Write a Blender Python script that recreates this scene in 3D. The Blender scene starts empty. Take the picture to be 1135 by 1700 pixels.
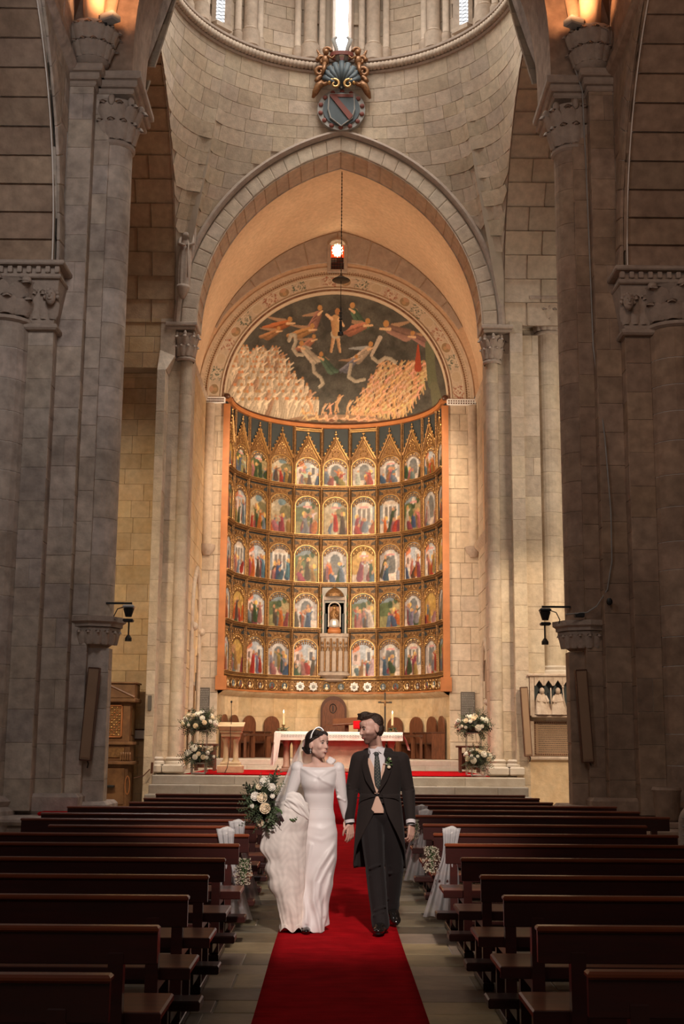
import bpy, math, random
import numpy as np
from mathutils import Vector, Matrix
from math import sin, cos, pi, sqrt, radians, atan2

random.seed(7)
S = bpy.context.scene
COL = S.collection

# ------------------------------------------------------------------ camera
cam_d = bpy.data.cameras.new('camera'); cam = bpy.data.objects.new('camera', cam_d); COL.objects.link(cam)
S.camera = cam
cam_d.sensor_fit = 'HORIZONTAL'; cam_d.sensor_width = 24.0; cam_d.lens = 24.0 * 2100.0 / 1135.0
cam_d.clip_start = 0.05; cam_d.clip_end = 200
cam.matrix_world = Matrix.Translation((0, 0, 1.5)) @ (Matrix.Rotation(-0.0033, 4, 'Z') @ Matrix.Rotation(pi/2 + math.atan(388/2100.), 4, 'X') @ Matrix.Rotation(0.008, 4, 'Z'))

# ------------------------------------------------------------------ world, exposure, lamps
W = bpy.data.worlds.new('world'); S.world = W; W.use_nodes = True
W.node_tree.nodes['Background'].inputs[0].default_value = (0.75, 0.72, 0.7, 1)
W.node_tree.nodes['Background'].inputs[1].default_value = 0.06
S.view_settings.view_transform = 'Standard'; S.view_settings.look = 'None'
S.view_settings.gamma = 1.0; S.view_settings.use_curve_mapping = False
S.view_settings.exposure = 0.0

def lamp(name, kind, loc, target, power, color, size=1.0, sizey=None, spot=None, blend=0.6):
    d = bpy.data.lights.new(name, kind); d.energy = power; d.color = color
    if kind == 'AREA':
        d.size = size
        if sizey: d.shape = 'RECTANGLE'; d.size_y = sizey
    elif kind in ('POINT', 'SPOT'):
        d.shadow_soft_size = size
    if kind == 'SPOT': d.spot_size = radians(spot); d.spot_blend = blend
    o = bpy.data.objects.new(name, d); COL.objects.link(o); o.location = loc
    o.rotation_euler = (Vector(target) - Vector(loc)).to_track_quat('-Z', 'Y').to_euler()
    return o
WARM = (1.0, 0.74, 0.48); SOFT = (1.0, 0.82, 0.62); DAY = (0.98, 0.97, 1.0)
# daylight falling through the lantern of the crossing dome
lamp('lantern_daylight', 'AREA', (0, 25.3, 23.6), (0, 25.6, 0), 500, (1.0, 0.93, 0.84), 4.5).data.spread = radians(105)
# added soft frontal fill, hung unseen behind the camera
lamp('nave_front_fill', 'AREA', (-1.0, -2.5, 9.0), (0, 16, 7.5), 150, (1.0, 0.94, 0.88), 5.0, 6.0)
# chancel flood lamps, mounted high behind the jambs of the chancel arch
for sx in (-1, 1):
    lamp('chancel_flood', 'SPOT', (sx*3.3, 30.9, 10.6), (-sx*0.9, 39, 7.6), 1500, WARM, 0.25, spot=75)
    lamp('chancel_low_flood', 'SPOT', (sx*3.2, 31.0, 8.2), (-sx*0.6, 37.8, 3.2), 620, SOFT, 0.25, spot=80)
    lamp('chancel_wall_wash', 'SPOT', (-sx*2.6, 31.0, 5.2), (sx*3.9, 36.3, 6.2), 620, SOFT, 0.3, spot=95)
lamp('vault_uplight', 'SPOT', (0, 33.2, 9.6), (0, 36.6, 14.0), 700, WARM, 0.6, spot=130)
lamp('sanctuary_light', 'AREA', (0, 25.6, 9.0), (0.0, 31.2, 1.2), 210, SOFT, 2.0).data.spread = radians(75)
# transept lamps
lamp('transept_lamp_north', 'SPOT', (-5.6, 23.2, 5.5), (-4.9, 29.6, 4.2), 650, (1.0, 0.76, 0.48), 0.3, spot=85)
lamp('transept_lamp_south', 'SPOT', (6.3, 24.5, 6.5), (4.8, 29.8, 2.4), 1150, (1.0, 0.77, 0.50), 0.25, spot=70)
lamp('transept_window_south', 'AREA', (7.8, 25.5, 9), (3.5, 29.5, 6), 200, (1.0, 0.86, 0.68), 2.5)
# little floods on the vault corbels
for sx in (-1, 1):
    lamp('corbel_flood', 'SPOT', (sx*3.75, 19.0, 13.55), (sx*4.35, 20.3, 16.0), 115, (1.0, 0.46, 0.20), 0.06, spot=125)
# added key light from the camera side, aimed at the couple
lamp('couple_key', 'SPOT', (0.9, 1.6, 7.0), (-0.04, 10.75, 0.85), 3600, (1.0, 0.86, 0.78), 0.25, spot=19, blend=0.8)
lamp('nave_fill_left', 'AREA', (-3.2, 12.5, 10.5), (-4.6, 20, 6.5), 135, (1.0, 0.93, 0.90), 2.0)  # added fill for the left pier, no fixture behind it
lamp('nave_fill_right', 'AREA', (3.2, 13.0, 10.5), (4.6, 20, 6.5), 52, (1.0, 0.66, 0.48), 2.0)  # added warm fill for the right pier, likewise without a fixture

# ------------------------------------------------------------------ materials
MATS = {}
def mat(name, base, rough=0.8, metal=0.0, vary=0.0, vscale=3.0, col2=None, nscale=1.5, namt=0.5, bump=0.0, bscale=40.0,
        vcol=False, spec=0.5, alpha=1.0, emit=None, estr=0.0, sheen=0.0, sss=0.0, rand=0.0, wave=None, trans=0.0, coat=0.0):
    m = bpy.data.materials.new(name); m.use_nodes = True; nt = m.node_tree; N = nt.nodes; L = nt.links
    b = N['Principled BSDF']; b.inputs['Roughness'].default_value = rough; b.inputs['Metallic'].default_value = metal
    b.inputs['Specular IOR Level'].default_value = spec
    if coat: b.inputs['Coat Weight'].default_value = coat; b.inputs['Coat Roughness'].default_value = 0.15
    if sheen: b.inputs['Sheen Weight'].default_value = sheen
    if sss: b.inputs['Subsurface Weight'].default_value = sss; b.inputs['Subsurface Radius'].default_value = (0.02, 0.008, 0.004)
    if trans: b.inputs['Transmission Weight'].default_value = trans
    if alpha < 1: b.inputs['Alpha'].default_value = alpha
    geo = N.new('ShaderNodeNewGeometry')
    src = None
    def mul(a, bb):
        x = N.new('ShaderNodeMix'); x.data_type = 'RGBA'; x.blend_type = 'MULTIPLY'; x.inputs[0].default_value = 1
        L.new(a, x.inputs[6]); L.new(bb, x.inputs[7]); return x.outputs[2]
    rgb = N.new('ShaderNodeRGB'); rgb.outputs[0].default_value = (*base, 1); src = rgb.outputs[0]
    if col2 is not None:
        n1 = N.new('ShaderNodeTexNoise'); n1.inputs['Scale'].default_value = nscale; n1.inputs['Detail'].default_value = 6; n1.inputs['Roughness'].default_value = 0.65
        L.new(geo.outputs['Position'], n1.inputs['Vector'])
        if wave:
            mp = N.new('ShaderNodeMapping'); mp.inputs['Scale'].default_value = wave
            L.new(geo.outputs['Position'], mp.inputs['Vector']); L.new(mp.outputs[0], n1.inputs['Vector'])
        r = N.new('ShaderNodeValToRGB'); r.color_ramp.elements[0].position = 0.5 - 0.5*namt*0.5; r.color_ramp.elements[1].position = 0.5 + 0.5*namt*0.5
        r.color_ramp.elements[0].color = (*base, 1); r.color_ramp.elements[1].color = (*col2, 1)
        L.new(n1.outputs[0], r.inputs[0]); src = r.outputs[0]
    if vary:
        n2 = N.new('ShaderNodeTexNoise'); n2.inputs['Scale'].default_value = vscale; n2.inputs['Detail'].default_value = 8
        L.new(geo.outputs['Position'], n2.inputs['Vector'])
        mr = N.new('ShaderNodeMapRange'); mr.inputs[1].default_value = 0.3; mr.inputs[2].default_value = 0.7
        mr.inputs[3].default_value = 1 - vary; mr.inputs[4].default_value = 1 + vary
        L.new(n2.outputs[0], mr.inputs[0])
        cb = N.new('ShaderNodeCombineColor')
        for i in range(3): L.new(mr.outputs[0], cb.inputs[i])
        src = mul(src, cb.outputs[0])
    if vcol:
        a = N.new('ShaderNodeAttribute'); a.attribute_name = 'Col'
        src = mul(src, a.outputs['Color'])
    if rand:
        oi = N.new('ShaderNodeObjectInfo'); mr = N.new('ShaderNodeMapRange'); mr.inputs[3].default_value = 1 - rand; mr.inputs[4].default_value = 1 + rand
        L.new(oi.outputs['Random'], mr.inputs[0]); cb = N.new('ShaderNodeCombineColor')
        for i in range(3): L.new(mr.outputs[0], cb.inputs[i])
        src = mul(src, cb.outputs[0])
    L.new(src, b.inputs['Base Color'])
    if bump:
        nb = N.new('ShaderNodeTexNoise'); nb.inputs['Scale'].default_value = bscale; nb.inputs['Detail'].default_value = 5
        L.new(geo.outputs['Position'], nb.inputs['Vector'])
        bp = N.new('ShaderNodeBump'); bp.inputs['Strength'].default_value = bump; bp.inputs['Distance'].default_value = 0.02
        L.new(nb.outputs[0], bp.inputs['Height']); L.new(bp.outputs[0], b.inputs['Normal'])
    if emit:
        b.inputs['Emission Color'].default_value = (*emit, 1); b.inputs['Emission Strength'].default_value = estr
    MATS[name] = m
    return m
mat('stone', (0.60, 0.50, 0.40), 0.85, col2=(0.46, 0.36, 0.28), nscale=0.9, namt=0.9, vary=0.14, vscale=7, vcol=True, bump=0.35, bscale=25)
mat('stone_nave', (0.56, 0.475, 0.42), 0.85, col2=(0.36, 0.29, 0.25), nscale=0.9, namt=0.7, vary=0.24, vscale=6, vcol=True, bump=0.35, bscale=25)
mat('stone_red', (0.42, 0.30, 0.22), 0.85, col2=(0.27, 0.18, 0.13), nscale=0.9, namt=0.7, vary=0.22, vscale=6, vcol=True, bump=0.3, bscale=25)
mat('stone_gold', (0.68, 0.54, 0.37), 0.85, col2=(0.56, 0.37, 0.20), nscale=1.3, namt=1.0, vary=0.12, vscale=7, vcol=True, bump=0.3, bscale=25)
mat('stone_carved', (0.50, 0.41, 0.34), 0.85, col2=(0.36, 0.28, 0.23), nscale=3.0, namt=0.9, vary=0.15, vscale=12, bump=0.4, bscale=30)
mat('mortar', (0.50, 0.42, 0.335), 0.95, vary=0.1)
mat('mortar_pale', (0.85, 0.80, 0.74), 0.95, vary=0.08)
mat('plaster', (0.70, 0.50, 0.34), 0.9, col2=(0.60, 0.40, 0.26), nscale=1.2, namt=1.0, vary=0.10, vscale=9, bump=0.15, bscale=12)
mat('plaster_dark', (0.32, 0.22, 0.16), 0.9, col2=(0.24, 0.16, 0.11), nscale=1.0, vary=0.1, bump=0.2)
mat('paint', (1, 1, 1), 0.75, vcol=True, vary=0.06, vscale=30, bump=0.1)
mat('panel_paint', (1, 1, 1), 0.45, vcol=True, vary=0.05, vscale=60)
mat('gilt', (0.36, 0.20, 0.08), 0.42, metal=0.5, col2=(0.16, 0.08, 0.035), nscale=14, namt=0.8, vary=0.15, vscale=40, bump=0.5, bscale=60)
mat('gilt_bright', (0.60, 0.37, 0.15), 0.34, metal=0.7, vary=0.1, vscale=20, bump=0.3, bscale=50)
mat('slate_blue', (0.035, 0.045, 0.05), 0.7, vary=0.15)
mat('wood_orange', (0.46, 0.17, 0.055), 0.55, vary=0.15, vscale=3, bump=0.1)
mat('wood_pew', (0.062, 0.010, 0.007), 0.36, col2=(0.034, 0.008, 0.006), nscale=2.5, namt=0.9, wave=(1.0, 9, 9), vary=0.12, vscale=4, rand=0.15, coat=0.25)
mat('wood_seat', (0.27, 0.052, 0.014), 0.38, col2=(0.14, 0.030, 0.010), nscale=2.5, namt=0.9, wave=(1.0, 9, 9), vary=0.1, rand=0.15, coat=0.3)
mat('wood_chair', (0.19, 0.066, 0.028), 0.5, col2=(0.11, 0.036, 0.016), nscale=6, wave=(6, 6, 1), vary=0.12)
mat('wood_dark', (0.09, 0.032, 0.016), 0.5, vary=0.15)
mat('wood_chest', (0.26, 0.13, 0.055), 0.5, col2=(0.17, 0.08, 0.035), nscale=4, vary=0.12)
mat('carpet_red', (0.54, 0.008, 0.014), 0.95, col2=(0.36, 0.004, 0.008), nscale=3.0, namt=0.8, wave=(1, 5, 1), vary=0.2, vscale=5, bump=0.5, bscale=120, spec=0.03)
mat('floor_slab', (0.44, 0.335, 0.245), 0.5, col2=(0.26, 0.20, 0.155), nscale=1.6, namt=0.8, vary=0.14, vscale=5, vcol=True, bump=0.2, bscale=12)
mat('cloth_white', (0.80, 0.76, 0.72), 0.85, sheen=0.2, vary=0.04)
mat('lace_cloth', (0.90, 0.83, 0.78), 0.9, vary=0.05, vcol=True)
mat('satin', (0.86, 0.80, 0.78), 0.42, sheen=0.3, spec=0.35, sss=0.0)
mat('tulle', (0.82, 0.80, 0.80), 0.9, alpha=0.62, vary=0.08, vscale=10)
mat('veil', (0.90, 0.86, 0.82), 0.9, alpha=0.62)
mat('skin_bride', (0.76, 0.48, 0.38), 0.5, sss=0.12, vary=0.04, vscale=20, vcol=True)
mat('skin_groom', (0.66, 0.39, 0.30), 0.5, sss=0.12, vary=0.05, vscale=20, vcol=True)
mat('hair_dark', (0.022, 0.012, 0.009), 0.42, vary=0.3, vscale=60, bump=0.6, bscale=110)
mat('hair_brown', (0.045, 0.024, 0.015), 0.45, vary=0.3, vscale=60, bump=0.6, bscale=110)
mat('suit', (0.024, 0.017, 0.015), 0.85, vary=0.06, vscale=10, sheen=0.05, bump=0.15, bscale=200, spec=0.25)
mat('trouser', (0.016, 0.012, 0.012), 0.8, vary=0.08, vscale=10, sheen=0.1, bump=0.1, bscale=200, spec=0.2)
mat('shirt', (0.74, 0.68, 0.68), 0.8)
mat('waistcoat', (0.72, 0.47, 0.35), 0.75)
mat('tie', (0.035, 0.04, 0.038), 0.55)
mat('tie_dot', (0.42, 0.36, 0.22), 0.6)
mat('leather', (0.012, 0.010, 0.009), 0.16, coat=0.5)
mat('black', (0.012, 0.012, 0.013), 0.5)
mat('metal_grey', (0.45, 0.43, 0.42), 0.35, metal=0.8)
mat('bronze', (0.07, 0.06, 0.045), 0.5, metal=0.5)
mat('plaque', (0.115, 0.10, 0.088), 0.7, vary=0.1)
mat('speaker', (0.34, 0.22, 0.14), 0.8, vary=0.06)
mat('marble', (0.66, 0.60, 0.53), 0.6, col2=(0.52, 0.44, 0.36), nscale=4, namt=0.9, vary=0.08, vcol=True, bump=0.15)
mat('marble_pink', (0.38, 0.23, 0.17), 0.5, col2=(0.30, 0.17, 0.12), nscale=6, vary=0.1)
mat('rose', (0.84, 0.70, 0.50), 0.6, rand=0.06, sss=0.1)
mat('rose_white', (0.86, 0.80, 0.70), 0.6, rand=0.05, sss=0.1)
mat('rose_core', (0.80, 0.55, 0.28), 0.6)
mat('leaf', (0.055, 0.085, 0.035), 0.6, col2=(0.10, 0.13, 0.065), nscale=20, vary=0.2, rand=0.3)
mat('leaf_dark', (0.035, 0.04, 0.022), 0.6, vary=0.2, rand=0.3)
mat('gypsophila', (0.55, 0.48, 0.36), 0.8, vary=0.25, vscale=60)
mat('ribbon', (0.055, 0.035, 0.035), 0.4)
mat('candle', (0.82, 0.66, 0.40), 0.6, sss=0.2)
mat('flame', (1, 0.8, 0.5), 0.5, emit=(1.0, 0.75, 0.4), estr=14)
mat('window_glow', (1, 1, 1), 0.5, emit=(0.93, 0.95, 1.0), estr=5.0)
mat('window_leaded', (0.7, 0.7, 0.7), 0.5, emit=(0.82, 0.84, 0.88), estr=1.6)
mat('window_gold', (1, 0.8, 0.4), 0.5, emit=(1.0, 0.84, 0.52), estr=9.0)
mat('red_glass', (0.5, 0.03, 0.01), 0.3, emit=(0.9, 0.08, 0.01), estr=0.8)
mat('heraldic_blue', (0.075, 0.10, 0.115), 0.6, vary=0.2)
mat('heraldic_red', (0.19, 0.045, 0.03), 0.6, vary=0.2)
mat('heraldic_gold', (0.27, 0.13, 0.055), 0.45, metal=0.4, vary=0.35, vscale=18)
mat('heraldic_grey', (0.34, 0.33, 0.31), 0.7, vary=0.2)
mat('silver', (0.8, 0.78, 0.76), 0.3, metal=0.6)
mat('eye_white', (0.75, 0.70, 0.66), 0.3)
mat('eye_dark', (0.02, 0.012, 0.008), 0.2)
mat('lips', (0.42, 0.10, 0.09), 0.4)
mat('teeth', (0.85, 0.80, 0.74), 0.3)
mat('green_stem', (0.06, 0.11, 0.03), 0.6, vary=0.2)
mat('stone_pale', (0.66, 0.54, 0.44), 0.85, col2=(0.42, 0.31, 0.24), nscale=5, namt=0.8, bump=0.4)

# ------------------------------------------------------------------ mesh helpers
def rvec(a): return Vector(a)
class MB:
    def __init__(s): s.v = []; s.f = []; s.c = []; s.m = []; s.mats = []; s.cur = 0; s.tint = 1.0
    def use(s, mname):
        if mname not in s.mats: s.mats.append(mname)
        s.cur = s.mats.index(mname); return s
    def add(s, vs, fs, tint=None):
        o = len(s.v); s.v.extend([tuple(p) for p in vs]); t = s.tint if tint is None else tint
        tt = t if isinstance(t, tuple) else (t, t, t)
        s.c.extend([tt]*len(vs)); s.f.extend([tuple(i+o for i in f) for f in fs]); s.m.extend([s.cur]*len(fs)); return s
    def box(s, c, d, rz=0.0, bev=0.0, R=None):
        hx, hy, hz = d[0]/2, d[1]/2, d[2]/2
        if bev <= 0:
            P = [(x, y, z) for z in (-hz, hz) for y in (-hy, hy) for x in (-hx, hx)]
            F = [(0,2,3,1), (4,5,7,6), (0,1,5,4), (2,6,7,3), (0,4,6,2), (1,3,7,5)]
        else:
            b = min(bev, hx*.9, hy*.9, hz*.9); P = []; F = []
            def rect(z, i): return [(-hx+i, -hy+i, z), (hx-i, -hy+i, z), (hx-i, hy-i, z), (-hx+i, hy-i, z)]
            P = rect(-hz, b) + rect(-hz+b, 0) + rect(hz-b, 0) + rect(hz, b)
            F = [(3,2,1,0), (12,13,14,15)]
            for k in range(3):
                for j in range(4): F.append((4*k+j, 4*k+(j+1)%4, 4*k+4+(j+1)%4, 4*k+4+j))
        M = Matrix.Rotation(rz, 3, 'Z') if R is None else R
        return s.add([M @ Vector(p) + Vector(c) for p in P], F)
    def box2(s, a, b, bev=0.0):
        return s.box([(a[i]+b[i])/2 for i in range(3)], [abs(b[i]-a[i]) for i in range(3)], bev=bev)
    def tube(s, pts, r, n=8, cap=True):
        pts = [Vector(p) for p in pts]; rs = r if isinstance(r, (list, tuple)) else [r]*len(pts)
        V = []; F = []
        prev = None
        for i, p in enumerate(pts):
            t = (pts[min(i+1, len(pts)-1)] - pts[max(i-1, 0)])
            t = t.normalized() if t.length > 1e-9 else Vector((0, 0, 1))
            if prev is None:
                a = Vector((0, 0, 1)) if abs(t.z) < 0.9 else Vector((1, 0, 0)); u = t.cross(a).normalized()
            else:
                u = prev - t*prev.dot(t); u = u.normalized() if u.length > 1e-6 else t.orthogonal().normalized()
            prev = u; w = t.cross(u)
            for k in range(n):
                an = 2*pi*k/n; V.append(p + (u*cos(an) + w*sin(an))*rs[i])
        for i in range(len(pts)-1):
            for k in range(n): F.append((i*n+k, i*n+(k+1)%n, (i+1)*n+(k+1)%n, (i+1)*n+k))
        if cap: F.append(tuple(range(n-1, -1, -1))); F.append(tuple(range((len(pts)-1)*n, len(pts)*n)))
        return s.add(V, F)
    def lathe(s, prof, c=(0, 0, 0), n=24, a0=0.0, a1=2*pi, cap=True, sx=1.0, sy=1.0):
        full = abs(a1-a0-2*pi) < 1e-6; m = n if full else n+1; V = []; F = []
        for (r, z) in prof:
            for k in range(m):
                an = a0 + (a1-a0)*k/n; V.append((c[0]+r*cos(an)*sx, c[1]+r*sin(an)*sy, c[2]+z))
        for i in range(len(prof)-1):
            for k in range(n):
                k2 = (k+1) % m
                F.append((i*m+k, i*m+k2, (i+1)*m+k2, (i+1)*m+k))
        if cap and full: F.append(tuple(range(m-1, -1, -1))); F.append(tuple(range((len(prof)-1)*m, len(prof)*m)))
        return s.add(V, F)
    def grid(s, fn, nu, nv, closed=False, thick=0.0, tints=None):
        V = [fn(i/nu, j/nv) for j in range(nv+1) for i in range(nu + (0 if closed else 1))]
        m = nu + (0 if closed else 1); F = []
        for j in range(nv):
            for i in range(nu): F.append((j*m+i, j*m+(i+1) % m, (j+1)*m+(i+1) % m, (j+1)*m+i))
        return s.add(V, F)
    def prism(s, poly, h, M):
        # polygon in local xy, extruded 0..h along local z, placed by matrix M
        n = len(poly); V = [M @ Vector((x, y, 0)) for x, y in poly] + [M @ Vector((x, y, h)) for x, y in poly]
        F = [tuple(range(n-1, -1, -1)), tuple(range(n, 2*n))] + [(i, (i+1) % n, n+(i+1) % n, n+i) for i in range(n)]
        return s.add(V, F)
    def ball(s, c, r, n=8, m=6, R=None):
        rr = r if isinstance(r, (tuple, list)) else (r, r, r); V = [(0, 0, -1)]; F = []
        for j in range(1, m):
            a = -pi/2 + pi*j/m
            for k in range(n): V.append((cos(a)*cos(2*pi*k/n), cos(a)*sin(2*pi*k/n), sin(a)))
        V.append((0, 0, 1))
        for k in range(n): F.append((0, 1+(k+1) % n, 1+k)); F.append((len(V)-1, 1+(m-2)*n+k, 1+(m-2)*n+(k+1) % n))
        for j in range(m-2):
            for k in range(n): F.append((1+j*n+k, 1+j*n+(k+1) % n, 1+(j+1)*n+(k+1) % n, 1+(j+1)*n+k))
        Rm = R if R is not None else Matrix.Identity(3)
        return s.add([Rm @ Vector((x*rr[0], y*rr[1], z*rr[2])) + Vector(c) for x, y, z in V], F)
    def torus_path(s, fn, n, prof, closed=False):
        # sweep profile points given by fn(t, a, b) -> point ; prof list of (a,b)
        k = len(prof); V = [fn(i/n, a, b) for i in range(n+1) for a, b in prof]; F = []
        for i in range(n):
            for j in range(k): F.append((i*k+j, i*k+(j+1) % k, (i+1)*k+(j+1) % k, (i+1)*k+j))
        if not closed: F.append(tuple(range(k-1, -1, -1))); F.append(tuple(range(n*k, (n+1)*k)))
        return s.add(V, F)
    def mesh(s, name, matname=None, smooth=False, angle=None):
        me = bpy.data.meshes.new(name); me.from_pydata(s.v, [], s.f)
        a = me.color_attributes.new('Col', 'FLOAT_COLOR', 'POINT')
        buf = np.ones((len(s.v), 4), 'f'); buf[:, :3] = np.array(s.c, 'f').reshape(-1, 3); a.data.foreach_set('color', buf.ravel())
        names = s.mats if s.mats else [matname]
        for nme in names: me.materials.append(MATS[nme])
        if len(names) > 1: me.polygons.foreach_set('material_index', s.m)
        if smooth:
            me.polygons.foreach_set('use_smooth', [True]*len(s.f))
            if angle: 
                try: me.set_sharp_from_angle(angle=radians(angle))
                except Exception: pass
        me.update(); return me
    def obj(s, name, matname=None, parent=None, smooth=False, angle=None, stuff=False):
        return link(name, s.mesh(name, matname, smooth, angle), parent, stuff)
def link(name, me, parent=None, stuff=False):
    o = bpy.data.objects.new(name, me); COL.objects.link(o)
    if parent is not None: o.parent = parent; o.matrix_parent_inverse = pinv(parent)
    if stuff: o['kind'] = 'stuff'
    return o
def pinv(p):
    M = Matrix.Identity(4); q = p; chain = []
    while q is not None: chain.append(q); q = q.parent
    for q in reversed(chain): M = M @ q.matrix_parent_inverse @ q.matrix_basis
    return M.inverted()
def tag(o, label=None, cat=None, group=None, kind=None):
    if label: o['label'] = label
    if cat: o['category'] = cat
    if group: o['group'] = group
    if kind: o['kind'] = kind
    return o
def thing(name, label, cat, loc=(0, 0, 0), rz=0.0, group=None):
    o = bpy.data.objects.new(name, None); COL.objects.link(o); o.location = loc; o.rotation_euler = (0, 0, rz)
    o.empty_display_size = 0.1
    return tag(o, label, cat, group)
def struct(o, label=None):
    o['kind'] = 'structure'
    if label: o['label'] = label
    return o
def sempty(name, loc, label=None):
    o = bpy.data.objects.new(name, None); COL.objects.link(o); o.location = loc; return struct(o, label)
def dup(root, loc, rz=None, label=None, group=None):
    r = root.copy(); COL.objects.link(r); r.location = loc
    if rz is not None: r.rotation_euler = (0, 0, rz)
    if label: r['label'] = label
    if group: r['group'] = group
    def rec(src, dst):
        for ch in src.children:
            c = ch.copy(); COL.objects.link(c); c.parent = dst; c.matrix_parent_inverse = ch.matrix_parent_inverse.copy(); rec(ch, c)
    rec(root, r); return r

# ------------------------------------------------------------------ stone laying
def normal(Sf, u, v, vt=None):
    if vt is not None:
        for q in range(6):
            if (Vector(Sf(u, v+1e-3)) - Vector(Sf(u, v-1e-3))).length > 1e-6: break
            v += .15*(vt-v) + .02*(1 if q > 2 else 0)
    e = 1e-3; p = Vector(Sf(u, v)); a = Vector(Sf(u+e, v)) - Vector(Sf(u-e, v)); b = Vector(Sf(u, v+e)) - Vector(Sf(u, v-e))
    n = a.cross(b)
    return n.normalized() if n.length > 1e-12 else Vector((0, -1, 0))
def block_into(mb, Sf, u0, u1, v0, v1, gu, gv, bu, bv, h, nu, nv, flip, tint):
    a0, a1, c0, c1 = u0+gu, u1-gu, v0+gv, v1-gv
    if a1-a0 < 3*bu or c1-c0 < 3*bv: return
    N = normal(Sf, (u0+u1)/2, (v0+v1)/2, v1) * (-1 if flip else 1)
    V = []; F = []
    for j in range(nv+1):
        for i in range(nu+1):
            u = a0+bu + (a1-a0-2*bu)*i/nu; v = c0+bv + (c1-c0-2*bv)*j/nv
            V.append(Vector(Sf(u, v)) + N*h)
    m = nu+1
    for j in range(nv):
        for i in range(nu): F.append((j*m+i, j*m+i+1, (j+1)*m+i+1, (j+1)*m+i))
    loop = [i for i in range(m)] + [j*m+nu for j in range(1, nv+1)] + [nv*m+i for i in range(nu-1, -1, -1)] + [j*m for j in range(nv-1, 0, -1)]
    def outer(idx):
        j, i = divmod(idx, m); u = a0 + (a1-a0)*i/nu; v = c0 + (c1-c0)*j/nv
        return Vector(Sf(u, v))
    k = len(loop); o = len(V)
    P = [outer(i) for i in loop]
    V += [p + N*(h*0.35) for p in P]; V += [p - N*0.03 for p in P]
    for q in range(k):
        q2 = (q+1) % k
        F.append((loop[q], loop[q2], o+q2, o+q)[::-1]); F.append((o+q, o+q2, o+k+q2, o+k+q)[::-1])
    if flip: F = [f[::-1] for f in F]
    mb.add(V, F, tint)
def lay(parent, Sf, rects, matname, h=0.012, gap=0.006, bev=0.008, nu=1, nv=1, flip=False, su=1.0, vary=0.12, limit=300, name='stone', tone=None):
    # su converts metres to u units (for angular parameters)
    rects = list(rects)
    rest = MB().use(matname)
    existing = sum(1 for c in parent.children if c.name.split('.')[0] == name)
    for k, (u0, u1, v0, v1) in enumerate(rects):
        t = 1 + random.uniform(-vary, vary); t2 = t*(1+random.uniform(-.035, .035))
        tint = (t, (t+t2)/2, t2*(1-random.uniform(0, vary*0.6)))
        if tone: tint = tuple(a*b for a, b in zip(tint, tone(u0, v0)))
        hh = h*random.uniform(0.5, 1.5)
        if k < limit - existing:
            mb = MB().use(matname)
            block_into(mb, Sf, u0, u1, v0, v1, gap*su, gap, bev*su, bev, hh, nu, nv, flip, tint)
            if mb.v: mb.obj(name, None, parent)
        else:
            block_into(rest, Sf, u0, u1, v0, v1, gap*su, gap, bev*su, bev, hh, nu, nv, flip, tint)
    if rest.v: rest.obj(name+'work', None, parent, stuff=True)
def courses(u0, u1, v0, v1, ch, bw, jit=0.35, skip=None, vj=0.12):
    out = []; v = v0; row = 0
    while v < v1 - ch*0.3:
        hgt = ch*random.uniform(1-vj, 1+vj); ve = min(v+hgt, v1)
        if v1 - ve < ch*0.4: ve = v1
        u = u0
        first = True
        while u < u1 - 1e-6:
            w = bw*random.uniform(1-jit, 1+jit)
            if first and row % 2: w *= 0.55
            first = False
            ue = min(u+w, u1)
            if u1-ue < bw*0.3: ue = u1
            if not (skip and skip((u+ue)/2, (v+ve)/2)): out.append((u, ue, v, ve))
            u = ue
        v = ve; row += 1
    return out
def plane_y(Y, x0=0.0): return lambda u, v: (u, Y, v)          # faces -Y
def plane_x(X): return lambda u, v: (X, u, v)
# ================================================================== ARCHITECTURE
def rollz(a): return Matrix.Rotation(a, 3, 'Z')
# ---- floor
fl = MB().use('mortar').box2((-10, -4, -0.3), (10, 36, -0.012)).obj('floor'); struct(fl, 'worn grey stone slab floor of the nave')
def floor_shade_tone(u, v): return (1, 1, 1) if v < 10.4 else (0.52, 0.58, 0.58)  # shade edge painted into the tint: slabs beyond the lit front are darker
rects = []
y = 5.6; row = 0
while y < 20.5:
    dy = random.uniform(0.34, 0.52)
    for (x0, x1) in ((-1.75, -0.42), (0.5, 1.85)):
        x = x0
        while x < x1:
            xe = min(x + random.uniform(0.35, 0.75), x1)
            if x1 - xe < .2: xe = x1
            rects.append((x, xe, y, y+dy)); x = xe
    y += dy
lay(fl, lambda u, v: (u, v, -0.008), rects, 'floor_slab', h=0.004, gap=0.006, bev=0.005, vary=0.5, tone=floor_shade_tone, name='slab')
big = MB().use('floor_slab')
for (u0, u1, v0, v1) in courses(-9, 9, 12, 27, 0.8, 0.9):
    if not (-1.9 < (u0+u1)/2 < 1.9 and v0 < 20.6): block_into(big, lambda u, v: (u, v, -0.008), u0, u1, v0, v1, .006, .006, .006, .006, .004, 1, 1, False, random.uniform(.8, 1.1))
for sx in (-1, 1):
    for (u0, u1, v0, v1) in courses(1.9, 8.5, 2, 12, 0.8, 0.9): 
        a, b = (u0, u1) if sx > 0 else (-u1, -u0)
        block_into(big, lambda u, v: (u, v, -0.008), a, b, v0, v1, .006, .006, .006, .006, .004, 1, 1, False, random.uniform(.8, 1.1))
big.obj('slabwork', None, fl, stuff=True)

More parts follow.
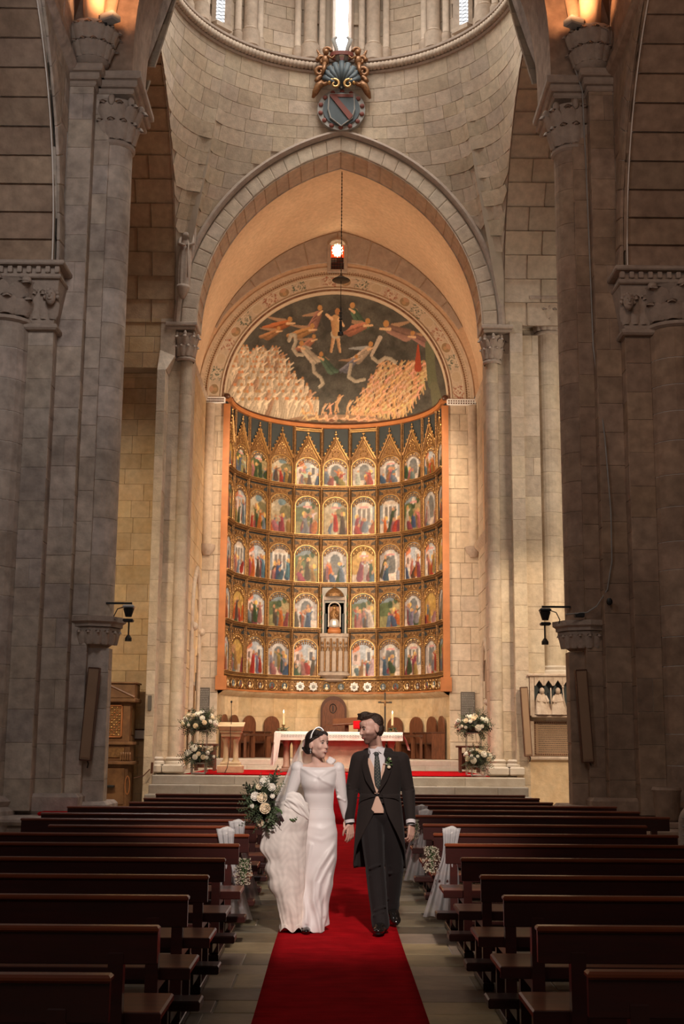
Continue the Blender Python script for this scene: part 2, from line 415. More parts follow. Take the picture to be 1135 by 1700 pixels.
# ---- crossing: walls with pendentives under the ring
CY = 25.5; ZR = 18.25
def arch_h(t, a, R):            # pointed arch, half width a, radius R
    c = R - a; d = R*R - (abs(t)+c)**2
    return sqrt(d) if d > 0 else 0.0
def zb(th):
    k = round(th/(pi/2)); d = th - k*pi/2; t = 4*math.tan(d)
    if abs(k) == 2: return 12.7 + 5.4*max(0, 1-(abs(t)/4)**1.3)**(1/3.)
    return 11.6 + arch_h(t, 4.0, 5.21)
def cross_S(th, z):
    k = round(th/(pi/2)); d = th - k*pi/2; b = zb(th); z = max(z, b)
    rb = 4/cos(d); t = max(0.0, min(1.0, (ZR - z)/(ZR - min(b, ZR-.1))))
    r = 4.0 + (rb-4.0)*t**1.25
    return (r*sin(th), CY + r*cos(th), z)
for nm, k, lab in (('wall_east', 0, 'pale ashlar wall above the chancel arch'), ('wall_north', -1, 'pale ashlar pendentive and wall on the left of the crossing'), ('wall_south', 1, 'pale ashlar pendentive and wall on the right of the crossing')):
    a0, a1 = k*pi/2 - pi/4, k*pi/2 + pi/4
    def back(u, v):
        th = a0+(a1-a0)*u; b = zb(th); z = b + (ZR+.1-b)*v; p = Vector(cross_S(th, z)); c = Vector((0, CY, p.z)); return p + (p-c).normalized()*0.02
    w = MB().use('mortar').grid(back, 60, 16).obj(nm); struct(w, lab)
    lay(w, cross_S, courses(a0, a1, 11.7, ZR, 0.34, 0.155, jit=0.45, skip=lambda u, v: v+.2 < zb(u)), 'stone', h=0.007, gap=0.003, bev=0.005, nu=3, nv=2, su=0.25, vary=0.14)
wq = MB().use('stone_nave').grid(lambda u, v: cross_S(pi*.75+pi*.5*u, zb(pi*.75+pi*.5*u)+(ZR+.1-zb(pi*.75+pi*.5*u))*v), 40, 6).obj('wall_west'); struct(wq, 'west side of the crossing above the nave arch')

def arch_pt(s, a, R, spring, d=0.0):
    # s in -1..1 along pointed arch (left springing to right springing), offset d outwards -> (x,z)
    c = R - a; Rd = R + d; full = math.acos(c/Rd)
    al = (1-abs(s))*full                 # 0 at springing, full at the apex
    x = Rd*cos(al) - c; return (x if s > 0 else -x, spring + Rd*sin(al))
# chancel arch: face band, soffit and roll moulding
ca = MB().use('mortar')
ca.grid(lambda u, v: (lambda p: (p[0], 29.53, p[1]))(arch_pt(-1+2*u, 3.5, 4.71, 11.6, .5*v)), 60, 1)
ca.grid(lambda u, v: (lambda p: (p[0], 29.53+1.0*v, p[1]))(arch_pt(-1+2*u, 3.5, 4.71, 11.6, .02)), 60, 1)
ca = ca.obj('trim_1'); struct(ca, 'pointed chancel arch of pale voussoirs')
na = 2*17
vs = [(-1+2*i/na, -1+2*(i+1)/na, 0.0, 0.36) for i in range(na)]
lay(ca, lambda u, v: (lambda p: (p[0], 29.5, p[1]))(arch_pt(u, 3.5, 4.71, 11.6, v)), vs, 'stone', h=0.01, gap=0.004, bev=0.02, nu=3, su=.18, name='voussoir', vary=.08)
lay(ca, lambda u, v: (lambda p: (p[0], 29.5+v, p[1]))(arch_pt(u, 3.5, 4.71, 11.6, 0)), [(a, b, .02, .98) for a, b, _, _ in vs], 'stone', h=0.003, gap=0.002, bev=0.006, nu=2, su=.18, name='voussoir', vary=.05, tone=lambda a, b: (1.25, 1.25, 1.25))
prof = [(0.38, 0.0), (0.40, -0.05), (0.46, -0.085), (0.52, -0.06), (0.55, 0.0), (0.5, 0.06), (0.40, 0.06)]
MB().use('stone_carved').torus_path(lambda t, a, b: (lambda p: (p[0], 29.47+b, p[1]))(arch_pt(-1+2*t, 3.5, 4.71, 11.6, a)), 60, prof).obj('roll_moulding', None, ca, smooth=True, angle=40)
# outer flush ring of voussoirs on the wall face
# side and west arches of the crossing: soffits
for sx in (-1, 1):
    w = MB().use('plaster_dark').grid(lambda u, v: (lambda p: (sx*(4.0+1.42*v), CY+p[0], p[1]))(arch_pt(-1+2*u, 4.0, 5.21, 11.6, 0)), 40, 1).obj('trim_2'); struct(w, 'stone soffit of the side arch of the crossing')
    ssn = 24; zsp = 10.45 if sx < 0 else 12.2
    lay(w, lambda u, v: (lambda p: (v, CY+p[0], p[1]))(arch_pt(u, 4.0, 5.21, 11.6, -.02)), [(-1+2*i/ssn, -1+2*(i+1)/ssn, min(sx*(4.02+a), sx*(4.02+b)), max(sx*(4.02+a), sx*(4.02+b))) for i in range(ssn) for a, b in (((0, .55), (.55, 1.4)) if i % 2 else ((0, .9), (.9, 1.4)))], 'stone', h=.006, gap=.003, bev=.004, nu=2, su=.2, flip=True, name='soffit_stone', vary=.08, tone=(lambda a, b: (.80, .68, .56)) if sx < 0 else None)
    if sx < 0:
        MB().use('mortar').box2((-4.2, 29.5, 10.45), (-5.42, 30, 11.75)).obj('pier_head', None, w)
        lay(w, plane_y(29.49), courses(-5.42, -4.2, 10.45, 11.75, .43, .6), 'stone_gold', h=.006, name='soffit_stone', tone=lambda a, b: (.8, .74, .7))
    else: MB().use('stone').box2((4.45, 29.5, 11.7), (5.45, 30, 12.25)).obj('pier_head', None, w)
    MB().use('plaster_dark').add([(sx*5.42, 21.1, 16.6), (sx*5.42, 30.0, 16.6), (sx*5.42, 30.0, 18.6), (sx*5.42, 21.1, 18.6)], [(0, 1, 2, 3)]).obj('outer_face', None, w)
def warch(s):                    # west arch intrados, s -1..1
    h = 5.4*(1-abs(s)**3.0) if False else 5.4*sin((1-abs(s))*pi/2)
    x = 3.62*max(0, 1-(h/5.4)**3)**(1/1.3); return (x if s > 0 else -x, 12.75+h)
wa = MB().use('stone_red')
wa.grid(lambda u, v: (lambda p: (p[0], 20.15+1.4*v, p[1]))(warch(-1+2*u)), 48, 1)
wa.grid(lambda u, v: (lambda p: (p[0]*(1-v)+(4.7 if u > .5 else -4.7)*v if abs(p[0]) > .01 else p[0], 20.15, p[1]*(1-v)+(p[1]+(.0 if v == 0 else 0))*v))(warch(-1+2*u)), 48, 1)
wa = wa.obj('wall_crossing'); struct(wa, 'dark west face and soffit of the crossing arch')
MB().use('stone_red').box2((-4.7, 20.16, 18.15), (4.7, 20.4, 20)).obj('upper_wall', None, wa)

# ---- ring cornice and drum
rg = MB().use('stone_carved')
rg.torus_path(lambda t, a, b: ((4.0+a)*sin(-pi+2*pi*t), CY+(4.0+a)*cos(-pi+2*pi*t), 18.2+b), 120, [(0.05, 0), (-0.03, 0.0), (-0.06, 0.05), (0.0, 0.06), (0.02, 0.28), (-.12, 0.30), (-.12, 0.36), (0.1, 0.38), (.5, .38)], closed=False)
rg = rg.obj('trim_3'); struct(rg, 'carved rope moulding ring round the base of the lantern')
nb = 150
me = MB().use('stone').tube([(0, 0.03, -0.10), (0.02, -0.045, -0.05), (0.045, -0.055, 0.03), (0.06, 0.02, 0.10)], [0.035, 0.075, 0.075, 0.04], 7).mesh('bead', None, True)
for k in range(nb):
    th = -pi*.62 + 2*pi*.62*k/nb
    o = link('bead', me, rg); o.matrix_basis = Matrix.Translation((3.98*sin(th), CY+3.98*cos(th), 18.38)) @ Matrix.Rotation(-th, 4, 'Z')
dr = MB().use('mortar')
dr.grid(lambda u, v: (4.32*sin(-pi+2*pi*u), CY+4.32*cos(-pi+2*pi*u), 18.4+6.0*v), 96, 1)
dr = dr.obj('wall_drum'); struct(dr, 'lantern drum of pale ashlar with attached columns')
WINS = [0.0, radians(45), radians(-45), radians(90), radians(-90), pi, radians(135), radians(-135)]
def in_win(th, z, w=0.04): return any(abs(((th-a+pi) % (2*pi))-pi) < w for a in WINS) and z > 18.9
lay(dr, lambda u, v: (4.29*sin(u), CY+4.29*cos(u), v), courses(-1.75, 1.75, 18.6, 21.8, 0.36, 0.13, skip=lambda u, v: in_win(u, v, .09)), 'stone', h=.01, gap=.004, bev=.006, nu=2, su=.24, vary=.09)
thick = MB().use('stone').lathe([(0.22, 0), (0.24, .02), (0.24, .42), (.20, .44), (.21, .48), (.17, .52), (.17, 5)], n=16).mesh('attached_column', None, True, 40)
thin = MB().use('stone').lathe([(0.12, 0), (0.13, .02), (0.13, .34), (.105, .36), (.11, .40), (.085, .43), (.085, 5)], n=10).mesh('slender_column', None, True, 40)
for k in range(16):
    th = radians(11.25 + 22.5*k)
    o = link('attached_column', thick, dr); o.matrix_basis = Matrix.Translation((4.12*sin(th), CY+4.12*cos(th), 18.58))
    for s in (-1, 1):
        t2 = th + s*0.075; o = link('slender_column', thin, dr); o.matrix_basis = Matrix.Translation((4.2*sin(t2), CY+4.2*cos(t2), 18.58))
for n_, a in enumerate(WINS):
    fr = MB().use('stone')
    M = Matrix.Translation((0, CY, 0)) @ Matrix.Rotation(-a, 4, 'Z')
    for s in (-1, 1): fr.add([M @ Vector(p) for p in ((s*.155, 4.3, 18.95), (s*.24, 4.12, 18.9), (s*.30, 4.22, 18.9), (s*.155, 4.3, 22), (s*.24, 4.12, 22), (s*.30, 4.22, 22))], [(0, 1, 4, 3), (1, 2, 5, 4)])
    fr.box(M @ Vector((0, 4.22, 18.86)), (.5, .3, .12), rz=-a)
    wn = fr.obj('window_%d' % (n_+1)); struct(wn, 'narrow lantern window with splayed stone jambs')
    MB().use('window_glow' if a == 0 else 'window_leaded').box(M @ Vector((0, 4.28, 20.45)), (.31, .01, 3.1), rz=-a).obj('pane', None, wn)
    ld = MB().use('black')
    if a != 0:
        for q in range(30):
            z = 18.98+q*.1
            ld.tube([M @ Vector((-.15, 4.27, z)), M @ Vector((.15, 4.27, z+.10))], .008, 4); ld.tube([M @ Vector((.15, 4.27, z)), M @ Vector((-.15, 4.27, z+.10))], .008, 4)
        ld.obj('leading', None, wn)
dome = MB().use('stone').lathe([(4.35, 0), (3.9, 1.6), (2.6, 3.0), (0.01, 3.7)], (0, CY, 24.3), 48, cap=False).obj('ceiling_dome'); struct(dome)

# ---- carved capital
def leaf_mesh(w, h, out, mname='stone_carved'):
    mb = MB().use(mname); rows = 6; V = []; F = []
    for j in range(rows+1):
        t = j/rows; ww = w*(0.55+0.6*sin(pi*min(1, t*1.05))**.8)*(1-.45*t**3)
        y = -out*(.4*t+.6*t**2.5); z = h*(t if t < .85 else .85-(t-.85)*1.2)
        for i, q in enumerate((-1, -.5, 0, .5, 1)):
            V.append((q*ww/2, y + (abs(q)-.5)*w*.22 + (0 if i % 2 == 0 else -w*.05), z - abs(q)*h*.05*(j % 2)))
    for j in range(rows):
        for i in range(4): F.append((j*5+i, j*5+i+1, j*5+i+6, j*5+i+5))
    V += [(a, b+.03, c) for a, b, c in V]; n = (rows+1)*5
    F += [tuple(n+q for q in f[::-1]) for f in F]
    mb.add(V, F); return mb.mesh('leaf', None, True)
def capital(parent, cx, cy, z0, z1, r, a0=-100, a1=100, ab=1.55, sq=True, side=None, mname='stone_carved', nleaf=7, abn='abacus', abacus=True):
    h = z1-z0
    p = [(r*1.02, -.06), (r*1.16, -.03), (r*1.16, .02), (r*1.0, .05), (r*1.05, h*.5), (r*1.35, h*.85), (r*1.4, h*.88)]
    MB().use(mname).lathe(p, (cx, cy, z0), 24, cap=False).obj('bell', None, parent, smooth=True, angle=50)
    for row, (hh, zz, rr, off, n) in enumerate(((h*.48, z0+.05, r*1.12, 0, nleaf), (h*.5, z0+h*.38, r*1.20, .5, nleaf-1))):
        lm = leaf_mesh(r*3.4/(nleaf*.62), hh, r*(.42 if row == 0 else .60), mname)
        for k in range(n):
            th = radians(a0 + (a1-a0)*(k+.5)/n)
            o = link('leaf', lm, parent); o.matrix_basis = Matrix.Translation((cx+rr*sin(th), cy-rr*cos(th), zz)) @ Matrix.Rotation(th, 4, 'Z')
    # corner scrolls
    sc = MB().use(mname)
    for th in (-45, 45, -90, 90, 0):
        t = radians(th); c = Vector((cx+r*1.42*sin(t), cy-r*1.42*cos(t), z1-h*.16))
        sc.ball(c, (r*.2, r*.2, h*.12), 8, 6)
        sc.tube([c+Vector((0, 0, 0)), Vector((cx+r*1.15*sin(t*.6), cy-r*1.15*cos(t*.6), z0+h*.45))], [r*.10, r*.06], 6)
    sc.obj('scroll', None, parent, smooth=True)
    if abacus: MB().use(mname).box((cx, cy, z1+.02), (r*2*ab, r*2*ab, .10), bev=.03).box((cx, cy, z1+.11), (r*2*ab*1.1, r*2*ab*1.1, .10), bev=.02).obj(abn, None, parent)
def column_stones(parent, cx, cy, r, z0, z1, ch, mname, a0=-95, a1=95, lim=300, h=.004, back='mortar', vary=.11, gap=.0025):
    MB().use(back).lathe([(r-.008, z0), (r-.008, z1)], (cx, cy, 0), 24, cap=False).obj('column_core', None, parent, smooth=True)
    rects = []; z = z0
    while z < z1-.01:
        e = min(z+ch*random.uniform(.85, 1.15), z1)
        if z1-e < ch*.4: e = z1
        rects.append((radians(a0), radians(a1), z, e)); z = e
    lay(parent, lambda u, v: (cx+r*sin(u), cy-r*cos(u), v), rects, mname, h=h, gap=gap, bev=.005, nu=12, su=1/r, limit=lim, vary=vary)
def facet(parent, p, q, z0, z1, ch, bw, mname, h=.005, gap=.0025, vary=.13, back='mortar', jit=.3, lim=300):
    p = Vector((*p, 0)); q = Vector((*q, 0)); Ld = (q-p).length; d = (q-p)/Ld; n = Vector((d.y, -d.x, 0))
    Sf = lambda u, v: tuple(p + d*u + Vector((0, 0, v)))
    o = p - n*.008; o2 = q - n*.008
    MB().use(back).add([(o.x, o.y, z0), (o2.x, o2.y, z0), (o2.x, o2.y, z1), (o.x, o.y, z1)], [(0, 1, 2, 3)]).obj('core', None, parent)
    lay(parent, Sf, courses(0, Ld, z0, z1, ch, bw, jit), mname, h=h, gap=gap, bev=.004, vary=vary, limit=lim)
def mir(sx, p): return (sx*p[0], p[1])
def facet_m(sx, parent, p, q, *a, **k):
    if sx > 0: facet(parent, p, q, *a, **k)
    else: facet(parent, mir(-1, q), mir(-1, p), *a, **k)

# ---- great crossing piers (Y 20) left and right
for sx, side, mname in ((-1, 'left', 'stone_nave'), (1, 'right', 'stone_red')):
    ox = .08 if sx > 0 else 0.0; fx = 3.92+ox
    pr_ = thing('wall_pier_'+side, 'great clustered stone pier at the %s end of the pews, carrying the crossing arch' % side, None, (sx*4.6, 20.3, 0)); struct(pr_)
    # solid core
    MB().use(mname).box2((sx*3.97, 20.42, 0), (sx*6.2, 21.5, 12.8)).box2((sx*4.62, 19.85, 0), (sx*6.2, 20.5, 12.8)).obj('core', None, pr_)
    facet_m(sx, pr_, (3.95, 20.5), (3.95, 20.05), .5, 12.6, .5, .5, mname)
    facet_m(sx, pr_, (3.95, 20.05), (4.2, 20.05), .5, 12.6, .5, .5, mname)
    facet_m(sx, pr_, (4.2, 20.05), (4.2, 19.8), .5, 12.6, .5, .5, mname)
    facet_m(sx, pr_, (4.2, 19.8), (4.6, 19.8), .5, 12.6, .5, .5, mname)
    facet_m(sx, pr_, (4.6, 19.8), (4.6, 19.5), .5, 9.0, .5, .5, mname)
    facet_m(sx, pr_, (4.6, 19.5), (5.0, 19.5), .5, 8.1, .5, .5, mname, back='mortar_pale')
    facet_m(sx, pr_, (3.62, 21.5), (3.62, 20.6), .5, 12.6, .5, .5, mname) if False else None
    column_stones(pr_, sx*5.42, 19.6, .43, .7, 8.1, .5, mname, back='mortar_pale', gap=.006)
    MB().use(mname).lathe([(.60, 0), (.60, .5), (.52, .56), (.56, .64), (.46, .72)], (sx*5.42, 19.6, 0), 24).obj('column_base', None, pr_, smooth=True, angle=40)
    # shaft that rests on the carved corbel, and flat strip below
    column_stones(pr_, sx*fx, 20.4, .31, 3.5, 11.55, .55, mname)
    facet_m(sx, pr_, (3.62+ox, 20.5), (3.62+ox, 20.2), .3, 3.0, .6, .6, mname)
    facet_m(sx, pr_, (3.62+ox, 20.2), (4.0, 20.2), .3, 3.0, .6, .6, mname)
    capital(pr_, sx*fx, 20.4, 11.6, 12.45, .31, abacus=False)
    # stepped abacus
    ab = MB().use('stone_carved')
    def strip(mb, pts, z0, z1, proj):
        for (a, b) in zip(pts[:-1], pts[1:]):
            x0, x1 = sorted((a[0], b[0])); y0, y1 = sorted((a[1], b[1]))
            mb.box2((sx*(x0-proj), y0-proj, z0), (sx*(x1+proj), y1+proj, z1), bev=.02)
    for z0, z1, pj in ((12.45, 12.55, .05), (12.55, 12.68, .11), (12.68, 12.82, .17)):
        for (x0, x1, yy) in ((3.60+ox, 4.15, 20.05), (4.2, 4.6, 19.8)):
            ab.box2((sx*(x0-pj), yy-pj, z0), (sx*(x1+pj*.5), 21.5, z1), bev=.025)
    ab.obj('abacus', None, pr_)
    # corbel bracket
    cb = MB().use('stone_carved')
    cb.lathe([(.25, 0), (.37, .08), (.43, .2), (.44, .30)], (sx*fx, 20.42, 3.02), 8)
    cb.lathe([(.47, 0), (.47, .05), (.52, .08), (.52, .16)], (sx*fx, 20.42, 3.33), 8)
    cb.obj('corbel', None, pr_)
    for k in range(9):
        th = radians(-80+160*k/8); lm = leaf_mesh(.17, .27, .07) if k == 0 else lm
        o = link('leaf', lm, pr_); o.matrix_basis = Matrix.Translation((sx*fx+.39*sin(th), 20.42-.39*cos(th), 3.05)) @ Matrix.Rotation(th, 4, 'Z')
    # arcade capital band with dentilled impost
    capital(pr_, sx*5.42, 19.6, 8.15, 8.85, .43, abacus=False, nleaf=6)
    bd = MB().use('stone_carved')
    bd.add([(sx*4.6, 19.48, 8.1), (sx*5.02, 19.48, 8.1), (sx*5.02, 19.3, 8.82), (sx*4.5, 19.3, 8.82), (sx*4.6, 19.8, 8.1), (sx*4.48, 19.8, 8.82)], [(0, 1, 2, 3), (4, 0, 3, 5)])
    bd.box2((sx*4.52, 19.38, 8.02), (sx*5.05, 19.8, 8.12), bev=.03)
    bd.box2((sx*4.46, 19.22, 8.82), (sx*6.1, 19.9, 8.90), bev=.02).box2((sx*4.40, 19.14, 9.02), (sx*6.1, 19.9, 9.10), bev=.02)
    bd.box2((sx*4.52, 19.28, 8.9), (sx*6.1, 19.9, 9.02))
    bd.obj('impost', None, pr_)
    for k in range(11):
        MB().use('stone_carved').box((sx*(4.52+.15*k), 19.24, 8.955), (.07, .09, .11), bev=.012).obj('dentil', None, pr_)
    for k, lx in enumerate((4.62, 4.76, 4.90)):
        o = link('leaf', leaf_mesh(.2, .55, .15), pr_); o.matrix_basis = Matrix.Translation((sx*lx, 19.44, 8.2))
    hd = MB().use('stone_carved')                  # carved head at the corner
    hd.ball((sx*4.62, 19.28, 8.52), (.085, .09, .13), 12, 9).ball((sx*4.62, 19.19, 8.52), (.02, .03, .035), 6, 5)
    hd.ball((sx*4.59, 19.2, 8.56), (.015, .015, .012), 6, 5).ball((sx*4.65, 19.2, 8.56), (.015, .015, .012), 6, 5).ball((sx*4.62, 19.2, 8.46), (.035, .02, .012), 8, 5)
    for q in range(7): hd.ball((sx*4.62+.10*cos(q*pi/6), 19.32, 8.53+.13*sin(q*pi/6)), .035, 7, 5)
    hd.obj('carved_head', None, pr_, smooth=True)
    # corbel for the nave vault rib, above the abacus
    vc = MB().use('stone_carved')
    vc.lathe([(.20, 0), (.30, .10), (.26, .16), (.36, .45), (.42, .62), (.40, .72)], (sx*4.28, 19.92, 12.85), 16)
    vc.obj('vault_corbel', None, pr_, smooth=True, angle=60)
    for row in range(2):
        lm = leaf_mesh(.22, .34, .14)
        for k in range(8):
            th = radians(-95+190*(k+.5*row)/7); o = link('leaf', lm, pr_); rr2 = .29+.07*row; o.matrix_basis = Matrix.Translation((sx*4.28+rr2*sin(th), 19.92-rr2*cos(th), 12.95+.27*row)) @ Matrix.Rotation(th, 4, 'Z')
    # plinth
    pl = MB().use(mname); pl.box2((sx*3.30, 19.35, 0), (sx*6.4, 21.7, .30), bev=.05).box2((sx*3.42, 19.2, .30), (sx*6.4, 21.6, .44), bev=.05).box2((sx*3.52, 19.98, .44), (sx*4.1, 21.0, .62), bev=.05).box2((sx*3.9, 19.65, .44), (sx*5.1, 21.0, .75), bev=.05)
    pl.obj('plinth', None, pr_)
    # ---- nave wall with arcade arch running towards the camera
    aR = 4.42
    def nb_(Y):
        k = (Y-16.0)/6.8; c = 16.0 + 6.8*round(k); return 9.05 + arch_h(Y-c, 3.35, aR)
    Sf = (lambda u, v: (sx*4.6, u, max(v, nb_(u)))) if sx < 0 else (lambda u, v: (sx*4.6, u, max(v, nb_(u))))
    nw = MB().use('mortar').grid(lambda u, v: (sx*4.62, -4+23.6*u, nb_(-4+23.6*u)*(1-v)+17*v), 944, 1)
    nw.use('plaster_dark').grid(lambda u, v: (sx*(4.62+1.0*v), -4+23.6*u, nb_(-4+23.6*u)), 944, 1)
    nw = nw.obj('wall_nave_'+side); struct(nw, '%s wall of the nave above the arcade' % side)
    lay(nw, Sf, courses(12.6, 19.75, 9.05, 16.0, .42, .75, skip=lambda u, v: v+.3 < nb_(u)), mname, flip=(sx > 0), nu=3, nv=1)
    # arch order with pale joints
    def av(u, v): 
        p = arch_pt(u, 3.35, aR, 9.05, v); return (sx*4.66, 16.0+p[0], p[1])
    q = 26
    lay(nw, lambda u, v: (lambda p: (sx*(4.55), 16.0+p[0], p[1]))(arch_pt(u, 3.35, aR, 9.05, v)), [(-1+2*i/q, -1+2*(i+1)/q, .0, .38) for i in range(q)], mname, h=.012, gap=.006, bev=.01, nu=2, su=.2, flip=(sx > 0), name='voussoir')
    MB().use('mortar_pale').grid(lambda u, v: (lambda p: (sx*(4.565), 16.0+p[0], p[1]))(arch_pt(-1+2*u, 3.35, aR, 9.05, -.0+.4*v)), 60, 1).obj('arch_joint', None, nw)
    MB().use(mname).torus_path(lambda t, a, b: (sx*(4.6-a), -4+23.8*t, 12.66+b), 2, [(0, 0), (.10, .04), (.14, .12), (.06, .16), (.12, .22), (0, .26)]).obj('string_course', None, nw)
    # soffit of the arcade arch with pale joints
    MB().use('mortar_pale').grid(lambda u, v: (lambda p: (sx*(4.63+.98*v), 16.0+p[0], p[1]))(arch_pt(-1+2*u, 3.35, aR, 9.05, -.012)), 80, 1).obj('soffit_joint', None, nw)
    for (xa, xb) in ((4.64, 5.6),): lay(nw, lambda u, v: (lambda p: (v, 16.0+p[0], p[1]))(arch_pt(u, 3.35, aR, 9.05, -.022)), [(-1+2*i/q, -1+2*(i+1)/q, min(sx*xa, sx*xb), max(sx*xa, sx*xb)) for i in range(q)], 'stone_red', h=.006, gap=.007, bev=.005, nu=2, su=.2, flip=True, name='soffit_stone', limit=600)
    # wall beyond the arcade arch (with pale joints)
    bw = MB().use('mortar_pale').add([(sx*4.6, 19.82, 9), (sx*9, 19.82, 9), (sx*9, 19.82, 16), (sx*4.6, 19.82, 16)], [(0, 1, 2, 3)]).obj('wall_aisle_'+side); struct(bw, '%s aisle wall above the arcade capital' % side)
    lay(bw, plane_y(19.8), [(min(sx*a, sx*b), max(sx*a, sx*b), c, d) for a, b, c, d in courses(4.62, 7.4, 9.1, 14.5, .42, 3.0, jit=.1)], 'stone_red', h=.008, gap=.007, bev=.006)
    # outer aisle wall, transept walls
    ow = MB().use('plaster_dark').box2((sx*8.6, -4, 0), (sx*8.9, 21, 17)).obj('wall_outer_'+side); struct(ow)
    # vault rib and vault
    rb = MB().use('plaster')
    pts = [(sx*4.25, 19.85, 13.5)] + [(sx*(4.25-3.6*t**1.5), 19.6-3.2*t, 13.5+3.9*sin(t*pi/2)**.8) for t in [i/14 for i in range(1, 15)]]
    rb.tube(pts, [.17]+[.2]*14, 10); rb = rb.obj('trim_4', smooth=True); struct(rb, 'moulded vault rib springing from the %s corbel' % side)
    MB().use('plaster').tube([(sx*4.1, 20.0, 13.5), (sx*3.9, 20.05, 15), (sx*3.0, 20.1, 17)], [.12, .12, .12], 8).obj('cross_rib', None, rb, smooth=True)
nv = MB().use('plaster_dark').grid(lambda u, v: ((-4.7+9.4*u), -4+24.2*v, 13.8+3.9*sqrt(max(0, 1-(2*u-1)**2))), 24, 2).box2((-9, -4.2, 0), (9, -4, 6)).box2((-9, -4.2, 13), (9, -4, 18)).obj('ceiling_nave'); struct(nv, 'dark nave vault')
for sx in (-1, 1):
    o = MB().use('plaster_dark').box2((sx*4.6, -4, 14.6), (sx*9, 20, 14.8)).obj('ceiling_aisle'); struct(o)

# ---- transepts
for sx, side, mname in ((-1, 'left', 'stone_gold'), (1, 'right', 'stone')):
    w = MB().use('mortar').add([(sx*4.0, 30.02, 0), (sx*9, 30.02, 0), (sx*9, 30.02, 19), (sx*4.0, 30.02, 19)], [(0, 1, 2, 3)]).box2((sx*9, 21, 0), (sx*9.2, 30.2, 19)).box2((sx*5, 20.9, 0), (sx*9, 21.1, 19)).obj('wall_transept_'+side); struct(w, '%s transept wall of warm ashlar blocks' % side)
    rr = [(min(sx*a, sx*b), max(sx*a, sx*b), c, d) for a, b, c, d in courses(4.1, 6.6, .0, 17, .42, .62)]
    lay(w, plane_y(30.0), rr, mname, h=.006, gap=.003, bev=.004, vary=.14)
    c = MB().use('plaster_dark').box2((sx*4.2, 21, 17.5), (sx*9, 30.2, 17.7)).obj('ceiling_transept'); struct(c)
# ledge on the left transept wall
MB().use('stone_gold').box2((-6.5, 29.9, 10.35), (-4.2, 30.05, 10.45), bev=.02).obj('trim_5')
struct(bpy.data.objects['trim_5'], 'thin ledge across the left transept wall')

# ---- chancel arch piers (Y 29.5)
for sx, side, mname in ((-1, 'left', 'stone'), (1, 'right', 'stone')):
    pr_ = thing('wall_jamb_'+side, 'pale stone pier with a slender capped shaft on the %s of the chancel steps' % side, None, (sx*3.9, 29.8, .86)); struct(pr_)
    MB().use(mname).box2((sx*3.66, 29.8, .86), (sx*4.2, 30.55, 11.6)).obj('core', None, pr_)
    column_stones(pr_, sx*3.72, 29.72, .155, 1.2, 10.85, .7, mname)
    facet_m(sx, pr_, (3.6, 30.5), (3.6, 29.8), .86, 11.5, .5, .7, mname)
    facet_m(sx, pr_, (3.86, 29.66), (4.14, 29.66), .86, 11.5, .5, .5, mname)
    if sx > 0:
        facet_m(sx, pr_, (4.14, 29.66), (4.14, 29.45), .2, 11.7, .5, .5, mname)
        facet_m(sx, pr_, (4.14, 29.45), (4.45, 29.45), .2, 11.7, .5, .5, mname)
        facet_m(sx, pr_, (4.45, 29.6), (4.85, 29.6), .2, 11.4, .5, .5, mname)
        MB().use(mname).box2((4.14, 29.47, .2), (4.45, 30, 11.7)).box2((4.45, 29.62, .2), (4.85, 30, 11.4)).obj('strip_core', None, pr_)
    else:
        facet_m(sx, pr_, (4.14, 29.66), (4.14, 29.1), .2, 10.3, .5, .6, mname)
        facet_m(sx, pr_, (4.14, 29.1), (4.34, 29.1), .2, 10.3, .5, .6, mname)
        MB().use(mname).box2((-4.14, 29.12, .2), (-4.34, 30, 10.3)).add([(-4.13, 29.1, 10.3), (-4.34, 29.1, 10.3), (-4.34, 30, 10.3), (-4.13, 30, 10.3), (-3.98, 29.45, 10.75), (-4.34, 29.45, 10.9), (-4.34, 30, 10.9), (-3.98, 30, 10.75)], [(0, 1, 5, 4), (1, 2, 6, 5), (0, 4, 7, 3), (4, 5, 6, 7)]).box2((-3.98, 29.47, 10.7), (-4.34, 30, 11.7)).obj('strip_core', None, pr_)
    capital(pr_, sx*3.74, 29.70, 10.72, 11.42, .20, nleaf=6, abacus=False)
    MB().use('stone_carved').box2((sx*3.5, 29.42, 11.42), (sx*4.2, 30.0, 11.5), bev=.02).box2((sx*3.46, 29.38, 11.5), (sx*4.22, 30.0, 11.6), bev=.02).obj('impost', None, pr_)
    MB().use('marble').box2((sx*3.48, 29.4, .86), (sx*3.95, 29.95, 1.05), bev=.03).box2((sx*3.97, 29.35, .86), (sx*4.3, 29.95, 1.05), bev=.03).lathe([(.23, 0), (.23, .05), (.19, .08), (.22, .13), (.17, .17)], (sx*3.72, 29.72, 1.05), 20).lathe([(.2, 0), (.2, .05), (.16, .08), (.18, .13), (.14, .17)], (sx*4.12, 29.62, 1.05), 20).obj('column_base', None, pr_, smooth=True, angle=40)
# great attached column on the right transept wall
ac = thing('wall_column', 'tall thick half column with a scrolled leaf capital above the carved wall tomb', None, (5.13, 29.85, 3.2)); struct(ac)
column_stones(ac, 5.13, 29.9, .28, 3.35, 11.45, .55, 'stone')
capital(ac, 5.13, 29.9, 11.5, 12.2, .28, nleaf=7, ab=1.6)
MB().use('marble').lathe([(.42, 0), (.42, .06), (.34, .1), (.36, .16), (.29, .2)], (5.13, 29.9, 3.18), 24).obj('column_base', None, ac, smooth=True, angle=40)

